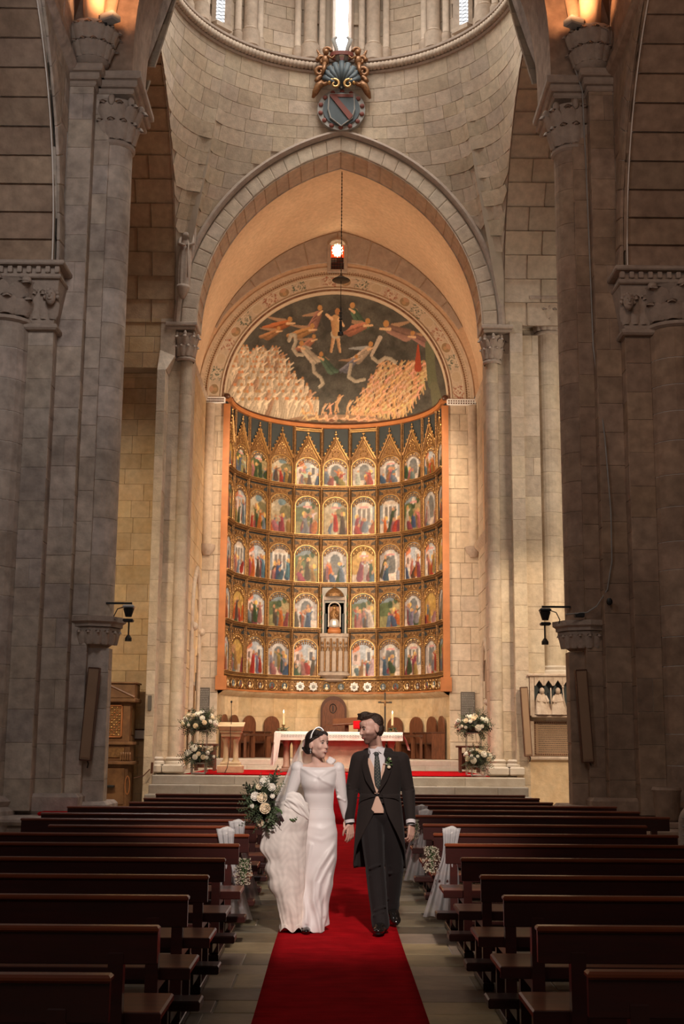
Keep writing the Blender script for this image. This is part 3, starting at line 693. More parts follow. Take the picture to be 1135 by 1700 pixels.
# ---- chancel platform and steps
st = MB().use('mortar').box2((-3.95, 27.5, 0), (3.98, 36, .66)).box2((-3.95, 30.0, 0), (3.98, 39.6, .85)).obj('floor_chancel'); struct(st, 'raised chancel floor of pale stone')
for i, (yy, z0, z1) in enumerate(((25.1, 0, .17), (25.6, .17, .34), (26.1, .34, .50), (26.65, .50, .68), (27.1, .68, .86))):
    lay(st, (lambda yy: lambda u, v: (u, yy, v))(yy), courses(-3.85, 3.98, z0, z1, .2, 1.3), 'marble', h=.01, gap=.003, bev=.012, name='step_block', vary=.07)
    lay(st, (lambda z1: lambda u, v: (u, v, z1))(z1-.004), courses(-3.85, 3.98, yy, yy+.5 if i < 4 else yy+.45, .6, 1.3), 'marble', h=.006, gap=.003, bev=.01, name='step_tread', vary=.07)
    MB().use('marble').box2((-3.84, yy+.02, 0), (3.97, 28, z1-.01)).obj('step_core', None, st)
for (yy, z0, z1) in ((33.0, .86, 1.0), (33.0, 1.0, 1.14)):
    lay(st, (lambda yy: lambda u, v: (u, yy, v))(yy), courses(-3.3, 3.3, z0, z1, .2, .9), 'marble', h=.008, gap=.003, bev=.008, name='step_block', vary=.05)
MB().use('marble').box2((-3.3, 33.01, .8), (3.3, 36.2, 1.135)).lathe([(3.27, .8), (3.27, 1.135)], (-.08, 36, 0), 40, 0, pi).add([(-.08+3.27*cos(pi*i/32), 36+3.27*sin(pi*i/32), 1.135) for i in range(33)], [tuple(range(33))]).obj('upper_floor', None, st)

# ---- chancel walls, vault and apse
X0 = -.08; RA = 3.27; ZS = 11.55
for sx, side in ((-1, 'left'), (1, 'right')):
    wx_ = 3.92 if sx < 0 else 4.07; nc = 34.6 if sx < 0 else 34.3; nh = .8 if sx < 0 else .7; nt = 6.4 if sx < 0 else 4.62
    w = MB().use('mortar').box2((sx*wx_, 30.4, .8), (sx*4.4, 36.2, 11.7)).obj('wall_chancel_'+side); struct(w, '%s side wall of the chancel' % side)
    ny0, ny1, nz = 32.6, 34.2, (5.6 if sx < 0 else 4.2)
    def hole(u, v, sx=sx):
        c = nc; hw = nh; top = nt; spr = top-1.5
        if abs(u-c) > hw: return False
        return v < spr + arch_h(u-c, hw, hw*1.65)
    lay(w, plane_x(sx*(wx_-.02)), courses(30.55, 36.0, .86, 11.55, .5, .8, skip=hole), 'stone_gold' if sx < 0 else 'stone', h=.01, flip=(sx > 0), vary=.1)
    c = nc; hw = nh; top = nt; dd = wx_-4.14
    nr = MB().use('stone_gold').grid(lambda u, v: (lambda p: (sx*(4.14+dd+.3*v), c+p[0], p[1]))(arch_pt(-1+2*u, hw, hw*1.65, top-1.5)), 24, 1)
    for d, r_ in ((.06, .05), (.17, .06)):
        pts = [(sx*(4.08+dd), c-hw-d, 2.4)] + [(lambda p: (sx*(4.08+dd), c+p[0], p[1]))(arch_pt(-1+2*i/24, hw, hw*1.65, top-1.5, d)) for i in range(25)] + [(sx*(4.08+dd), c+hw+d, 2.4)]
        nr.use('stone').tube(pts, r_, 8)
    if sx < 0:
        for d in (.0, .1):
            for e in (-1, 1): nr.tube([(-4.05-dd, c+e*(hw+d), .9), (-4.05-dd, c+e*(hw+d), 4.0)], .045, 8)
        nr.ball((-4.02-dd, c-hw-.1, 4.6), .12, 8, 6).ball((-4.02-dd, c+hw+.1, 4.6), .12, 8, 6)
        nr.use('gilt').box2((-4.12-dd, c-hw+.1, 1.3), (-4.16-dd, c+hw-.1, 3.1)).use('stone_gold').box2((-3.915, c-hw, 3.2), (-3.93, c+hw, 6.2))
    else:
        nr.use('plaster_dark').box2((4.16+dd, c-hw+.05, 1.0), (4.18+dd, c+hw-.05, 2.6)).box2((4.062, c-hw, 2.6), (4.075, c+hw, 4.4))
        nr.use('stone_carved')
        for e in (-.25, .1): nr.ball((4.12+dd, c+e, 2.3), (.08, .1, .3), 8, 6).ball((4.1+dd, c+e, 2.68), .07, 8, 6)
    o = nr.obj('tomb_niche', smooth=True, angle=40)
    tag(o, 'tall pointed gothic niche with gilded back, left chancel wall' if sx < 0 else 'small pointed gothic niche with a dark carved panel, right chancel wall', 'niche')
    # high blind window slot and string course
    if sx > 0:
        MB().use('plaster').box2((4.03, 34.0, 7.3), (4.06, 34.5, 10.2)).obj('blind_slot', None, w)
        MB().use('stone').torus_path(lambda t, a, b: (4.07-a, 30.5+5.5*t, 6.95+b), 2, [(0, 0), (.14, .12), (.18, .22), (0, .24)]).obj('string_course', None, w)
    MB().use('stone').torus_path(lambda t, a, b: (sx*(wx_-a), 30.5+5.5*t, 11.4+b), 2, [(-.25, 0), (0, 0), (.06, .06), (.08, .16), (0, .22), (-.25, .22)]).obj('impost_moulding', None, w)
    # apse corner pier with moulded corbel
    ap = MB().use('mortar').box2((X0+sx*3.28, 36.02, .8), (X0+sx*4.3, 36.9, 11.5)).obj('wall_apse_'+side); struct(ap, '%s pier of the apse arch' % side)
    a, b = sorted((X0+sx*3.27, sx*wx_))
    lay(ap, plane_y(36.0), courses(a, b, 1.14, 11.4, .45, .5), 'stone', h=.008, vary=.09)
    MB().use('stone_carved').lathe([(.10, 0), (.2, .12), (.24, .2), (.25, .3)], (sx*(wx_-.16), 35.95, 6.85), 12).obj('corbel', None, ap, smooth=True, angle=40)
    MB().use('stone').lathe([(.15, 0), (.15, 4.2)], (sx*(wx_-.14), 36.0, 7.15), 14).obj('corner_shaft', None, ap, smooth=True, angle=40)
    imp = MB().use('paint')
    imp.box2((a-.02, 35.92, 11.36), (b+.02, 36.1, 11.55), bev=.01)
    imp.obj('painted_impost', None, ap)
    for k in range(12):
        for j in range(2): MB().use('wood_dark').box((a+.04+(b-a-.08)*k/11, 35.914, 11.41+.07*j), (.035, .006, .035), R=Matrix.Rotation(pi/4, 3, 'Y')).obj('diamond', None, ap)
va = MB().use('plaster').grid(lambda u, v: (lambda p: (p[0], 30.5+5.55*v, p[1]))(arch_pt(-1+2*u, 4.14, 5.3, 11.6)), 48, 2)
va.grid(lambda u, v: (lambda p, q: (p[0]*(1-v)+q[0]*v, 30.52, p[1]*(1-v)+q[1]*v))(arch_pt(-1+2*u, 3.5, 4.71, 11.6, .02), arch_pt(-1+2*u, 4.14, 5.3, 11.6)), 48, 1)
va = va.obj('ceiling_chancel', smooth=True, angle=50); struct(va, 'plastered pointed barrel vault of the chancel')
# wall between vault and fresco band
def vaultr(ph):   # radius of the vault profile seen from the apse centre at angle ph (0 = right, pi = left)
    lo, hi = 2.0, 7.0
    for _ in range(30):
        m = (lo+hi)/2; x = X0+m*cos(ph); z = ZS+m*sin(ph)
        inside = abs(x) < 4.14 and z < 11.6 + arch_h(x, 4.14, 5.3)
        if inside: lo = m
        else: hi = m
    return lo
aw = MB().use('plaster').grid(lambda u, v: (lambda ph: (X0+(4.06*(1-v)+max(4.08, vaultr(ph)+.05)*v)*cos(ph), 36.0, ZS+(4.06*(1-v)+max(4.08, vaultr(ph)+.05)*v)*sin(ph)))(.02+(pi-.04)*u), 60, 1)
aw = aw.obj('wall_apse'); struct(aw, 'plastered wall between the chancel vault and the painted arch')
rects = [(pi*(.17+.066*i), pi*(.17+.066*(i+1)), 0, 1) for i in range(10) if i != 99]
def grey_S(u, v):
    r1 = vaultr(u)-.02; r0 = 4.2 + .0; r0 = min(r0, r1-.05); r = r0+(r1-r0)*v
    return (X0+r*cos(u), 35.98, ZS+r*sin(u))
lay(aw, grey_S, [(pi-b, pi-a, c, d) for a, b, c, d in rects], 'stone_carved', h=.02, gap=.01, bev=.01, nu=4, su=.25, flip=True, name='voussoir')
# little east window
wx, wz = -.08, 15.85
ww = MB().use('stone_carved')
for s in (-1, 1): ww.box2((wx+s*.2, 35.9, wz-.35), (wx+s*.3, 36.0, wz+.45), bev=.01)
ww.box2((wx-.3, 35.9, wz-.42), (wx+.3, 36.0, wz-.33), bev=.01)
ww.tube([(wx+.25*cos(pi*i/10), 35.95, wz+.40+.22*sin(pi*i/10)) for i in range(11)], .05, 6)
ww = ww.obj('window_9'); struct(ww, 'small glowing arched window over the painted arch')
MB().use('red_glass').box2((wx-.19, 35.93, wz+.05), (wx+.19, 35.97, wz+.42)).lathe([(.001, 0), (.19, 0)], (0, 0, 0), 3).obj('red_glass_border', None, ww)
gl = MB().use('window_gold'); pts = []
for i in range(24):
    r = .17 if i % 2 == 0 else .13; pts.append((r*cos(2*pi*i/24), r*1.25*sin(2*pi*i/24)))
gl.prism(pts, .03, Matrix.Translation((wx, 35.93, wz+.27)) @ Matrix.Rotation(pi/2, 4, 'X')).obj('pane', None, ww)
gr = MB().use('heraldic_red').box2((wx-.18, 35.96, wz-.33), (wx+.18, 35.98, wz+.04)); gr.use('black')
for i in range(5): gr.box2((wx-.18+.085*i, 35.92, wz-.33), (wx-.165+.085*i, 35.94, wz+.04)).box2((wx-.18, 35.92, wz-.33+.09*i), (wx+.18, 35.94, wz-.315+.09*i))
gr.obj('grille', None, ww)
# apse cylinder wall
ap = MB().use('mortar').grid(lambda u, v: (X0-(RA+.02)*cos(pi*u), 36+(RA+.02)*sin(pi*u), .8+10.8*v), 48, 1).obj('wall_apse_curve', smooth=True); struct(ap, 'curved lower wall of the apse in golden ashlar')
lay(ap, lambda u, v: (X0+RA*sin(u), 36+RA*cos(u), v), courses(-pi/2, pi/2, 1.14, 2.95, .6, .26), 'stone_gold', h=.004, gap=.002, bev=.004, nu=3, su=.3, vary=.13)
MB().use('stone_gold').grid(lambda u, v: (X0-(RA-.01-.14*(v if v < .6 else .6+(v-.6)*.4)/.6)*cos(pi*u), 36+(RA-.01-.14*(v if v < .6 else .6+(v-.6)*.4)/.6)*sin(pi*u), 2.9+.16*v), 48, 4).obj('cavetto_moulding', None, ap, smooth=True)
# ================================================================== PAINTED WORKS
rng = np.random.RandomState(11)
class Canvas:
    def __init__(s, x0, y0, x1, y1, k, bg):
        s.x0, s.y0, s.k = x0, y0, k; s.W = int((x1-x0)*k); s.H = int((y1-y0)*k)
        s.a = np.ones((s.H, s.W, 3), 'f')*np.array(bg, 'f')
        s.Y, s.X = np.mgrid[0:s.H, 0:s.W]; s.X = s.X/k+x0; s.Y = s.Y/k+y0
    def win(s, xa, ya, xb, yb):
        i0 = max(0, int((ya-s.y0)*s.k)-1); i1 = min(s.H, int((yb-s.y0)*s.k)+2); j0 = max(0, int((xa-s.x0)*s.k)-1); j1 = min(s.W, int((xb-s.x0)*s.k)+2)
        return (slice(i0, i1), slice(j0, j1)) if i1 > i0 and j1 > j0 else None
    def cap(s, xa, ya, xb, yb, ra, rb, c, c2=None):
        w = s.win(min(xa, xb)-max(ra, rb), min(ya, yb)-max(ra, rb), max(xa, xb)+max(ra, rb), max(ya, yb)+max(ra, rb))
        if w is None: return
        X = s.X[w]; Y = s.Y[w]; dx, dy = xb-xa, yb-ya; L = dx*dx+dy*dy+1e-6
        t = np.clip(((X-xa)*dx+(Y-ya)*dy)/L, 0, 1); d = np.hypot(X-xa-t*dx, Y-ya-t*dy); r = ra+(rb-ra)*t
        m = np.clip((r-d)*s.k+.5, 0, 1)[..., None]
        col = np.array(c, 'f')
        if c2 is not None:
            side = np.clip(((X-xa)*dy-(Y-ya)*dx)/sqrt(L)/(r+.01)*.5+.5, 0, 1)[..., None]; col = col*(1-side)+np.array(c2, 'f')*side
        s.a[w] = s.a[w]*(1-m)+col*m
    def ell(s, x, y, rx, ry, c):
        w = s.win(x-rx, y-ry, x+rx, y+ry)
        if w is None: return
        d = np.hypot((s.X[w]-x)/rx, (s.Y[w]-y)/ry); m = np.clip((1-d)*min(rx, ry)*s.k+.5, 0, 1)[..., None]
        s.a[w] = s.a[w]*(1-m)+np.array(c, 'f')*m
    def rect(s, xa, ya, xb, yb, c):
        w = s.win(xa, ya, xb, yb)
        if w is not None: 
            m = ((s.X[w] >= xa) & (s.X[w] <= xb) & (s.Y[w] >= ya) & (s.Y[w] <= yb))[..., None]; s.a[w] = np.where(m, np.array(c, 'f'), s.a[w])
    def noise(s, amt, n=6):
        g = rng.rand(s.H//n+2, s.W//n+2)-.5; yi = np.arange(s.H)/n; xi = np.arange(s.W)/n
        y0 = yi.astype(int); x0 = xi.astype(int); fy = (yi-y0)[:, None]; fx = (xi-x0)[None]
        z = g[y0][:, x0]*(1-fy)*(1-fx)+g[y0+1][:, x0]*fy*(1-fx)+g[y0][:, x0+1]*(1-fy)*fx+g[y0+1][:, x0+1]*fy*fx
        s.a *= (1+amt*z)[..., None]
    def sample(s, x, y):
        j = np.clip(((np.asarray(x)-s.x0)*s.k).astype(int), 0, s.W-1); i = np.clip(((np.asarray(y)-s.y0)*s.k).astype(int), 0, s.H-1)
        return np.clip(s.a[i, j], 0, 1)
def painted_grid(name, P, C, parent, matname='paint', smooth=True):
    # P: (H,W,3) vertex positions, C: (H,W,3) colours
    H, Wd = P.shape[:2]; idx = np.arange(H*Wd).reshape(H, Wd)
    F = np.stack([idx[:-1, :-1], idx[:-1, 1:], idx[1:, 1:], idx[1:, :-1]], -1).reshape(-1, 4)
    me = bpy.data.meshes.new(name); me.vertices.add(H*Wd); me.vertices.foreach_set('co', P.reshape(-1).astype('f'))
    me.loops.add(len(F)*4); me.loops.foreach_set('vertex_index', F.reshape(-1).astype('i'))
    me.polygons.add(len(F)); me.polygons.foreach_set('loop_start', (np.arange(len(F))*4).astype('i')); 
    try: me.polygons.foreach_set('loop_total', np.full(len(F), 4, 'i'))
    except Exception: pass
    me.update(calc_edges=True); me.validate()
    a = me.color_attributes.new('Col', 'FLOAT_COLOR', 'POINT'); buf = np.ones((H*Wd, 4), 'f'); buf[:, :3] = C.reshape(-1, 3); a.data.foreach_set('color', buf.ravel())
    me.materials.append(MATS[matname])
    if smooth: me.polygons.foreach_set('use_smooth', [True]*len(me.polygons))
    return link(name, me, parent)
FLESH = (0.80, 0.52, 0.30); FLESH2 = (0.50, 0.26, 0.12)
# ---- the big painted half dome: crowds of robed figures under flying figures on a dark ground
cv = Canvas(366, 484, 748, 722, 1.5, (0.085, 0.08, 0.068)); cv.noise(.9, 14); cv.noise(.35, 3)
def rr(a, b): return rng.uniform(a, b)
def robed(cv, x, y, h, lean, col, head=(0.50, 0.22, 0.09), arm=True, hs=1.0):
    dark = tuple(c*.45 for c in col); tx = x+lean*h
    cv.cap(x, y, tx, y-h*.78, h*.20, h*.09, col, dark)
    cv.cap(x-h*.05, y, tx-h*.02, y-h*.6, h*.02, h*.015, dark); cv.cap(x+h*.07, y, tx+h*.03, y-h*.5, h*.02, h*.015, dark)
    if arm: cv.cap(tx, y-h*.68, tx+h*.24*(1 if lean >= 0 else -1), y-h*.86, h*.045, h*.03, col)
    cv.ell(tx+lean*h*.1, y-h*.90, h*.085*hs, h*.10*hs, head)
def nude(cv, x, y, h, lean, pose=0):
    f = tuple(c*rr(.8, 1.15) for c in FLESH); tx = x+lean*h
    if pose == 0:
        cv.cap(x-h*.10, y, x, y-h*.45, h*.035, h*.07, f, FLESH2); cv.cap(x+h*.12, y, x, y-h*.45, h*.035, h*.07, f, FLESH2)
        cv.cap(x, y-h*.45, tx, y-h*.78, h*.085, h*.11, f, FLESH2); cv.ell(tx+lean*h*.2, y-h*.92, h*.07, h*.085, FLESH2)
        cv.cap(tx, y-h*.76, tx+h*.25, y-h*.95, h*.04, h*.03, f); cv.cap(tx, y-h*.76, tx-h*.22, y-h*.55, h*.04, h*.03, f)
    else:
        cv.cap(x, y, x+h*.45, y-h*.12, h*.09, h*.07, f, FLESH2); cv.cap(x+h*.45, y-h*.12, x+h*.7, y+h*.02, h*.06, h*.03, f)
        cv.cap(x, y, x-h*.1, y-h*.32, h*.10, h*.10, f, FLESH2); cv.ell(x-h*.12, y-h*.5, h*.08, h*.09, FLESH2); cv.cap(x-h*.1, y-h*.28, x-h*.35, y-h*.05, h*.04, h*.03, f)
# left crowd in pale robes, rising to the edge of the dome
rows = 13
for r in range(rows):
    yb = 586 + r*6.2 + r*r*.42; n = 15
    for i in range(n):
        x = 372 + i*10.3 + (r % 2)*5 + rr(-2, 2)
        edge = 452 + (yb-588)*.62
        if x > edge or yb > 700: continue
        hh = 28 + r*1.6
        c = (0.86, 0.70, 0.52) if rr(0, 1) < .8 else (0.62, 0.38, 0.25)
        kk = rr(.82, 1.12); robed(cv, x, yb+16, hh, rr(.05, .28), tuple(q*kk for q in c), head=(0.55*rr(.8, 1.2), 0.27, 0.12), arm=rr(0, 1) < .6, hs=.66)
# right crowd in flesh colours
for r in range(11):
    yb = 612 + r*8
    for i in range(12):
        x = 636 - r*5 + i*8 + rr(-2, 2)
        if x > 712 or yb > 694: continue
        if rr(0, 1) < .2: cv.ell(x, yb, 6, 4, (.12, .07, .03))
        nude(cv, x, yb+12, 26, rr(-.2, .25), 0)
for x in range(500, 640, 15): nude(cv, x+rr(-4, 4), 694+rr(-4, 5), rr(20, 32), rr(-.3, .3), int(rr(0, 1) < .5))
cv.ell(560, 704, 90, 9, (.30, .19, .12))
for x in range(505, 625, 18): nude(cv, x+rr(-3, 3), 704, 24, 0, 1)
for x in range(380, 740, 7): cv.ell(x, 708+rr(-3, 3), 5, 3, (.10+rr(0, .1), .08, .05))
# flying figures in coloured robes around a central standing figure (generic)
def flyer(x, y, h, ang, col, wing=(.42, .26, .16)):
    h *= 1.25; col = tuple(min(1, q*1.25) for q in col)
    dx, dy = cos(ang), sin(ang); dark = tuple(c*.4 for c in col)
    cv.cap(x-dx*h*.1, y-dy*h*.1-h*.12, x-dx*h*.75+dy*h*.3, y-dy*h*.5-h*.38, h*.09, h*.02, wing)
    cv.cap(x, y, x-dx*h*.55, y-dy*h*.55, h*.13, h*.19, col, dark); cv.cap(x-dx*h*.5, y-dy*h*.5, x-dx*h*.95, y-dy*h*.6, h*.17, h*.07, col, dark)
    for q in range(4): cv.cap(x-dx*h*.2*q, y-dy*h*.2*q, x-dx*h*(.2*q+.3)+dy*h*.1, y-dy*h*(.2*q+.2), h*.02, h*.015, dark)
    cv.cap(x, y, x+dx*h*.32, y+dy*h*.2+h*.05, h*.05, h*.03, FLESH); cv.ell(x+dx*h*.13, y+dy*h*.13-h*.12, h*.09, h*.10, (.55, .28, .10))
flyer(524, 522, 36, -1.1, (.36, .17, .13)); flyer(508, 548, 34, -.4, (.52, .27, .11)); flyer(512, 566, 30, -.7, (.50, .22, .14))
flyer(586, 518, 38, pi+1.0, (.09, .16, .10)); flyer(604, 540, 38, -.35, (.55, .22, .14)); flyer(648, 546, 44, pi+.35, (.34, .19, .15)); flyer(690, 560, 30, pi+.5, (.33, .17, .15))
flyer(470, 538, 34, -.35, (.50, .16, .06)); flyer(452, 552, 26, -.5, (.45, .22, .1))
flyer(498, 580, 36, .8+pi, (.62, .52, .40), (.5, .42, .33)); flyer(612, 580, 36, -.75, (.60, .47, .36), (.42, .44, .46))
flyer(532, 598, 34, pi+.9, (.10, .17, .12)); flyer(588, 600, 30, -.8, (.24, .24, .30))
cv.ell(556, 532, 26, 20, (.06, .055, .05))
for sx_ in (-1, 1): cv.cap(554+sx_*8, 584, 554+sx_*3, 556, 2.2, 3.6, FLESH, FLESH2)
cv.ell(554, 554, 9, 8, (.60, .50, .36)); cv.cap(554, 552, 553, 530, 6, 8, (.66, .42, .20), FLESH2); cv.ell(557, 517, 4.5, 5.5, (.45, .20, .08))
cv.cap(547, 529, 538, 522, 3, 2.2, FLESH); cv.cap(560, 530, 568, 540, 3, 2, FLESH)
def scroll(pts, c=(.62, .54, .42)):
    for a, b in zip(pts[:-1], pts[1:]): cv.cap(*a, *b, 3.0, 3.0, c, tuple(q*.6 for q in c))
scroll([(472, 566), (476, 556), (483, 557), (484, 568), (479, 580), (486, 590), (496, 590)]); scroll([(514, 604), (516, 620), (528, 630), (532, 640), (526, 646)])
scroll([(620, 594), (630, 602), (642, 594), (652, 596), (660, 602)]); scroll([(582, 606), (578, 628), (590, 636), (606, 632)])
cv.cap(618, 590, 632, 560, 2.5, 4, (.6, .5, .4)); cv.cap(698, 612, 696, 572, 6, 1, (.42, .07, .03)); cv.cap(722, 640, 712, 570, 7, 6, (.14, .15, .09)); cv.cap(733, 690, 724, 640, 9, 6, (.16, .16, .10))
cv.noise(.25, 2)
fr_t = thing('apse_painting', 'painted half dome with robed crowds and flying figures on a dark ground', 'painting', (X0, 37.5, ZS))
NA, NE = 380, 190
A, Eh = np.meshgrid(np.linspace(-pi/2, pi/2, NA), np.linspace(0, pi/2, NE)**1.0)
RS = RA-.01
PX = X0+RS*np.cos(Eh)*np.sin(A); PY = 36+RS*np.cos(Eh)*np.cos(A); PZ = ZS+RS*np.sin(Eh)
s_ = PX-X0; t_ = (PZ-ZS)*.956-(PY-36)*.292; k_ = 56.0*(37.0/(37.0+(PY-36)*.6))**.5
C = cv.sample(556.5+s_*56.5, 662-t_*55.5)
painted_grid('painted_dome', np.stack([PX, PY, PZ], -1), C, fr_t)
# ---- painted arch band
cb = Canvas(0, 0, 720, 100, 1.0, (0.62, 0.50, 0.38)); cb.noise(.25, 5)      # x: 4 px per degree, y: 0 inner .. 100 outer
cb.rect(0, 0, 720, 14, (.42, .27, .19))
for x in range(0, 720, 7): cb.ell(x+rr(-1, 1), 7, 2.6, 3.2, (.30, .15, .10) if rr(0, 1) < .6 else (.55, .42, .32))
cb.rect(0, 14, 720, 20, (.66, .56, .43)); cb.rect(0, 20, 720, 21.5, (.3, .18, .1))
for k in range(24):
    x = 15+30*k; kind = k % 4; 
    if kind == 0 or kind == 2:
        cb.ell(x, 42, 12, 20, (.66, .55, .42)); cb.ell(x, 42, 9.5, 16, (.36, .25, .14) if kind == 0 else (.60, .48, .34)); 
        if kind == 0: cb.ell(x, 38, 4, 7, (.52, .33, .18)); cb.ell(x, 52, 6, 8, (.56, .34, .22))
    else:
        for q in range(60):
            px, py = x+rr(-13, 13), 42+rr(-18, 18); c = ((.10, .15, .11), (.36, .12, .07))[(k//2) % 2] if rr(0, 1) < .8 else (.6, .5, .4)
            cb.cap(px, py, px+rr(-3, 3), py+rr(-4, 4), 1.1, .8, c)
        cb.cap(x-7, 42, x, 26, 1.3, 1.3, (.70, .60, .47)); cb.cap(x, 26, x+7, 42, 1.3, 1.3, (.70, .60, .47)); cb.cap(x+7, 42, x, 58, 1.3, 1.3, (.70, .60, .47)); cb.cap(x, 58, x-7, 42, 1.3, 1.3, (.70, .60, .47))
cb.rect(0, 62, 720, 63.5, (.35, .22, .13)); cb.rect(0, 63.5, 720, 69, (.68, .57, .44))
for x in range(0, 720, 4): cb.rect(x, 70, x+1.6, 75, (.30, .19, .12))
cb.rect(0, 76, 720, 84, (.66, .54, .41))
for x in range(0, 720, 5): cb.rect(x, 78, x+2, 81, (.40, .28, .18))
cb.rect(0, 97, 720, 98.5, (.28, .15, .09))
NB = 900; TH, RR = np.meshgrid(np.linspace(0, pi, NB), np.linspace(0, 1, 46))
rad = RA-.01+RR*.80
prf = np.where((RR > .14) & (RR < .2), -.03, 0)+np.where((RR > .63) & (RR < .69), -.04, 0)
PB = np.stack([X0-rad*np.cos(TH), 35.975+prf, ZS+rad*np.sin(TH)], -1)
painted_grid('painted_arch_band', PB, cb.sample(TH/pi*719, RR*99), fr_t)
_r = MB().use('paint'); _r.tint = (.60, .47, .34)
_r.torus_path(lambda t, a, b: (X0-(RA+a)*cos(pi*t), 36+b, ZS+(RA+a)*sin(pi*t)), 64, [(0, .3), (-.02, .02), (0, -.05), (.04, -.06), (.05, .0)]).obj('inner_roll', None, fr_t, smooth=True)

# ================================================================== THE ALTARPIECE
alt = thing('altarpiece', 'tall curved gilded altarpiece with five rows of small painted panels filling the apse', 'altarpiece', (X0, 38.5, 3.05))
RC = 3.17; NC = 11; DA = pi/NC; CW = 2*RC*math.tan(DA/2)
ROWS = [(9.48, 11.44), (7.92, 9.48), (6.42, 7.92), (5.0, 6.42), (3.53, 5.0)]
def cellM(i, z=0.0, dy=0.0, dx=0.0):
    th = (i-5)*DA
    return Matrix.Translation((X0, 36, z)) @ Matrix.Rotation(-th, 4, 'Z') @ Matrix.Translation((dx, RC-.02+dy, 0))
def place(name, me, M, parent=None):
    o = link(name, me, parent or alt); o.matrix_basis = M; return o
PAL = [(.42, .04, .03), (.52, .13, .03), (.06, .11, .20), (.12, .20, .28), (.05, .09, .04), (.42, .17, .17), (.56, .52, .46), (.34, .20, .07), (.20, .22, .28), (.28, .06, .08), (.10, .07, .05)]
def paint_panel(k, w, h):
    c = Canvas(0, 0, 40, 54, 1.0, (.20, .21, .20)); kind = (0, 1, 3, 4, 0, 3, 5, 1, 2, 5)[k % 10]
    if kind == 0:   # white building with columns
        c.a[:] = (.24, .27, .30); c.rect(6, 10, 34, 34, (.62, .58, .54)); c.rect(9, 16, 31, 34, (.22, .20, .19))
        for x in (7, 15, 23, 31): c.rect(x, 12, x+2.2, 36, (.66, .62, .58))
        c.rect(4, 8, 36, 12, (.60, .50, .42)); c.rect(0, 40, 40, 54, (.58, .50, .44))
    elif kind == 1: # hills and trees
        c.a[:] = (.22, .27, .30); c.ell(10, 26, 18, 12, (.10, .13, .06)); c.ell(32, 22, 14, 12, (.33, .26, .14)); c.ell(20, 18, 5, 6, (.05, .08, .04)); c.ell(30, 12, 4, 5, (.06, .09, .04)); c.rect(0, 36, 40, 54, (.24, .22, .10))
    elif kind == 2: # gold ground
        c.a[:] = (.42, .25, .07); c.ell(20, 14, 12, 9, (.50, .32, .10)); c.rect(0, 42, 40, 54, (.45, .36, .28))
    elif kind == 3: # interior with an arch
        c.a[:] = (.36, .32, .31); c.ell(20, 20, 13, 14, (.52, .50, .49)); c.rect(7, 20, 33, 44, (.52, .50, .49)); c.ell(20, 22, 9, 11, (.16, .17, .18)); c.rect(11, 22, 29, 44, (.18, .18, .18)); c.rect(0, 42, 40, 54, (.60, .50, .44))
    elif kind == 5: # pale sky over a town
        c.a[:] = (.42, .46, .52); c.rect(2, 18, 14, 36, (.66, .50, .46)); c.rect(24, 12, 36, 38, (.62, .60, .58)); c.rect(27, 18, 32, 30, (.14, .14, .16)); c.rect(5, 22, 9, 30, (.2, .14, .12)); c.cap(2, 18, 8, 11, 1, 6, (.60, .22, .12)); c.rect(0, 38, 40, 54, (.60, .54, .46))
    else:           # rocks
        c.a[:] = (.40, .33, .22); c.ell(12, 16, 10, 8, (.50, .44, .34)); c.ell(30, 24, 12, 10, (.20, .18, .10)); c.ell(22, 10, 8, 5, (.16, .24, .28)); c.rect(0, 40, 40, 54, (.36, .28, .18))
    c.noise(.5, 5)
    n = rng.randint(5, 9)
    xs = np.sort(rng.uniform(3, 37, n))
    for q, x in enumerate(xs):
        col = PAL[rng.randint(len(PAL))]; hh = rr(22, 31); yb = rr(44, 55)
        col = tuple(v*rr(.85, 1.2) for v in col)
        if rr(0, 1) < .25: 
            c.cap(x, yb, x+rr(-6, 6), yb-9, 6, 4, col, tuple(v*.4 for v in col)); c.ell(x, yb-13, 2.2, 2.6, (.45, .24, .13))
        else:
            if rr(0, 1) < .35: c.ell(x+1, yb-hh*.9, 3.2, 3.4, (.75, .5, .15))
            robed(c, x, yb, hh, rr(-.15, .15), col, head=(.48, .26, .14))
    if rr(0, 1) < .3: c.ell(20, 12, 4, 5, (.62, .55, .48)); c.cap(14, 14, 26, 14, 1.5, 1.5, (.6, .3, .3))
    c.noise(.5, 2); c.a *= .95
    return c
def panel_obj(k, i, z0, z1, w, rise):
    c = paint_panel(k, w, z1-z0); nu, nv = 30, 40
    U, Vv = np.meshgrid(np.linspace(0, 1, nu+1), np.linspace(0, 1, nv+1))
    top = (z1-rise) + rise*np.sqrt(np.clip(1-(2*U-1)**2, 0, 1))
    Z = z0+(top-z0)*Vv; X = (U-.5)*w
    C = c.sample(U*39.9, (1-(Z-z0)/(z1-z0))*53.9)
    P = np.stack([X, np.zeros_like(X), Z], -1)
    o = painted_grid('painted_panel', P, C, alt, 'panel_paint', smooth=False); o.matrix_parent_inverse = Matrix.Identity(4) @ pinv(alt); o.matrix_basis = cellM(i)
    return o
PW = .74
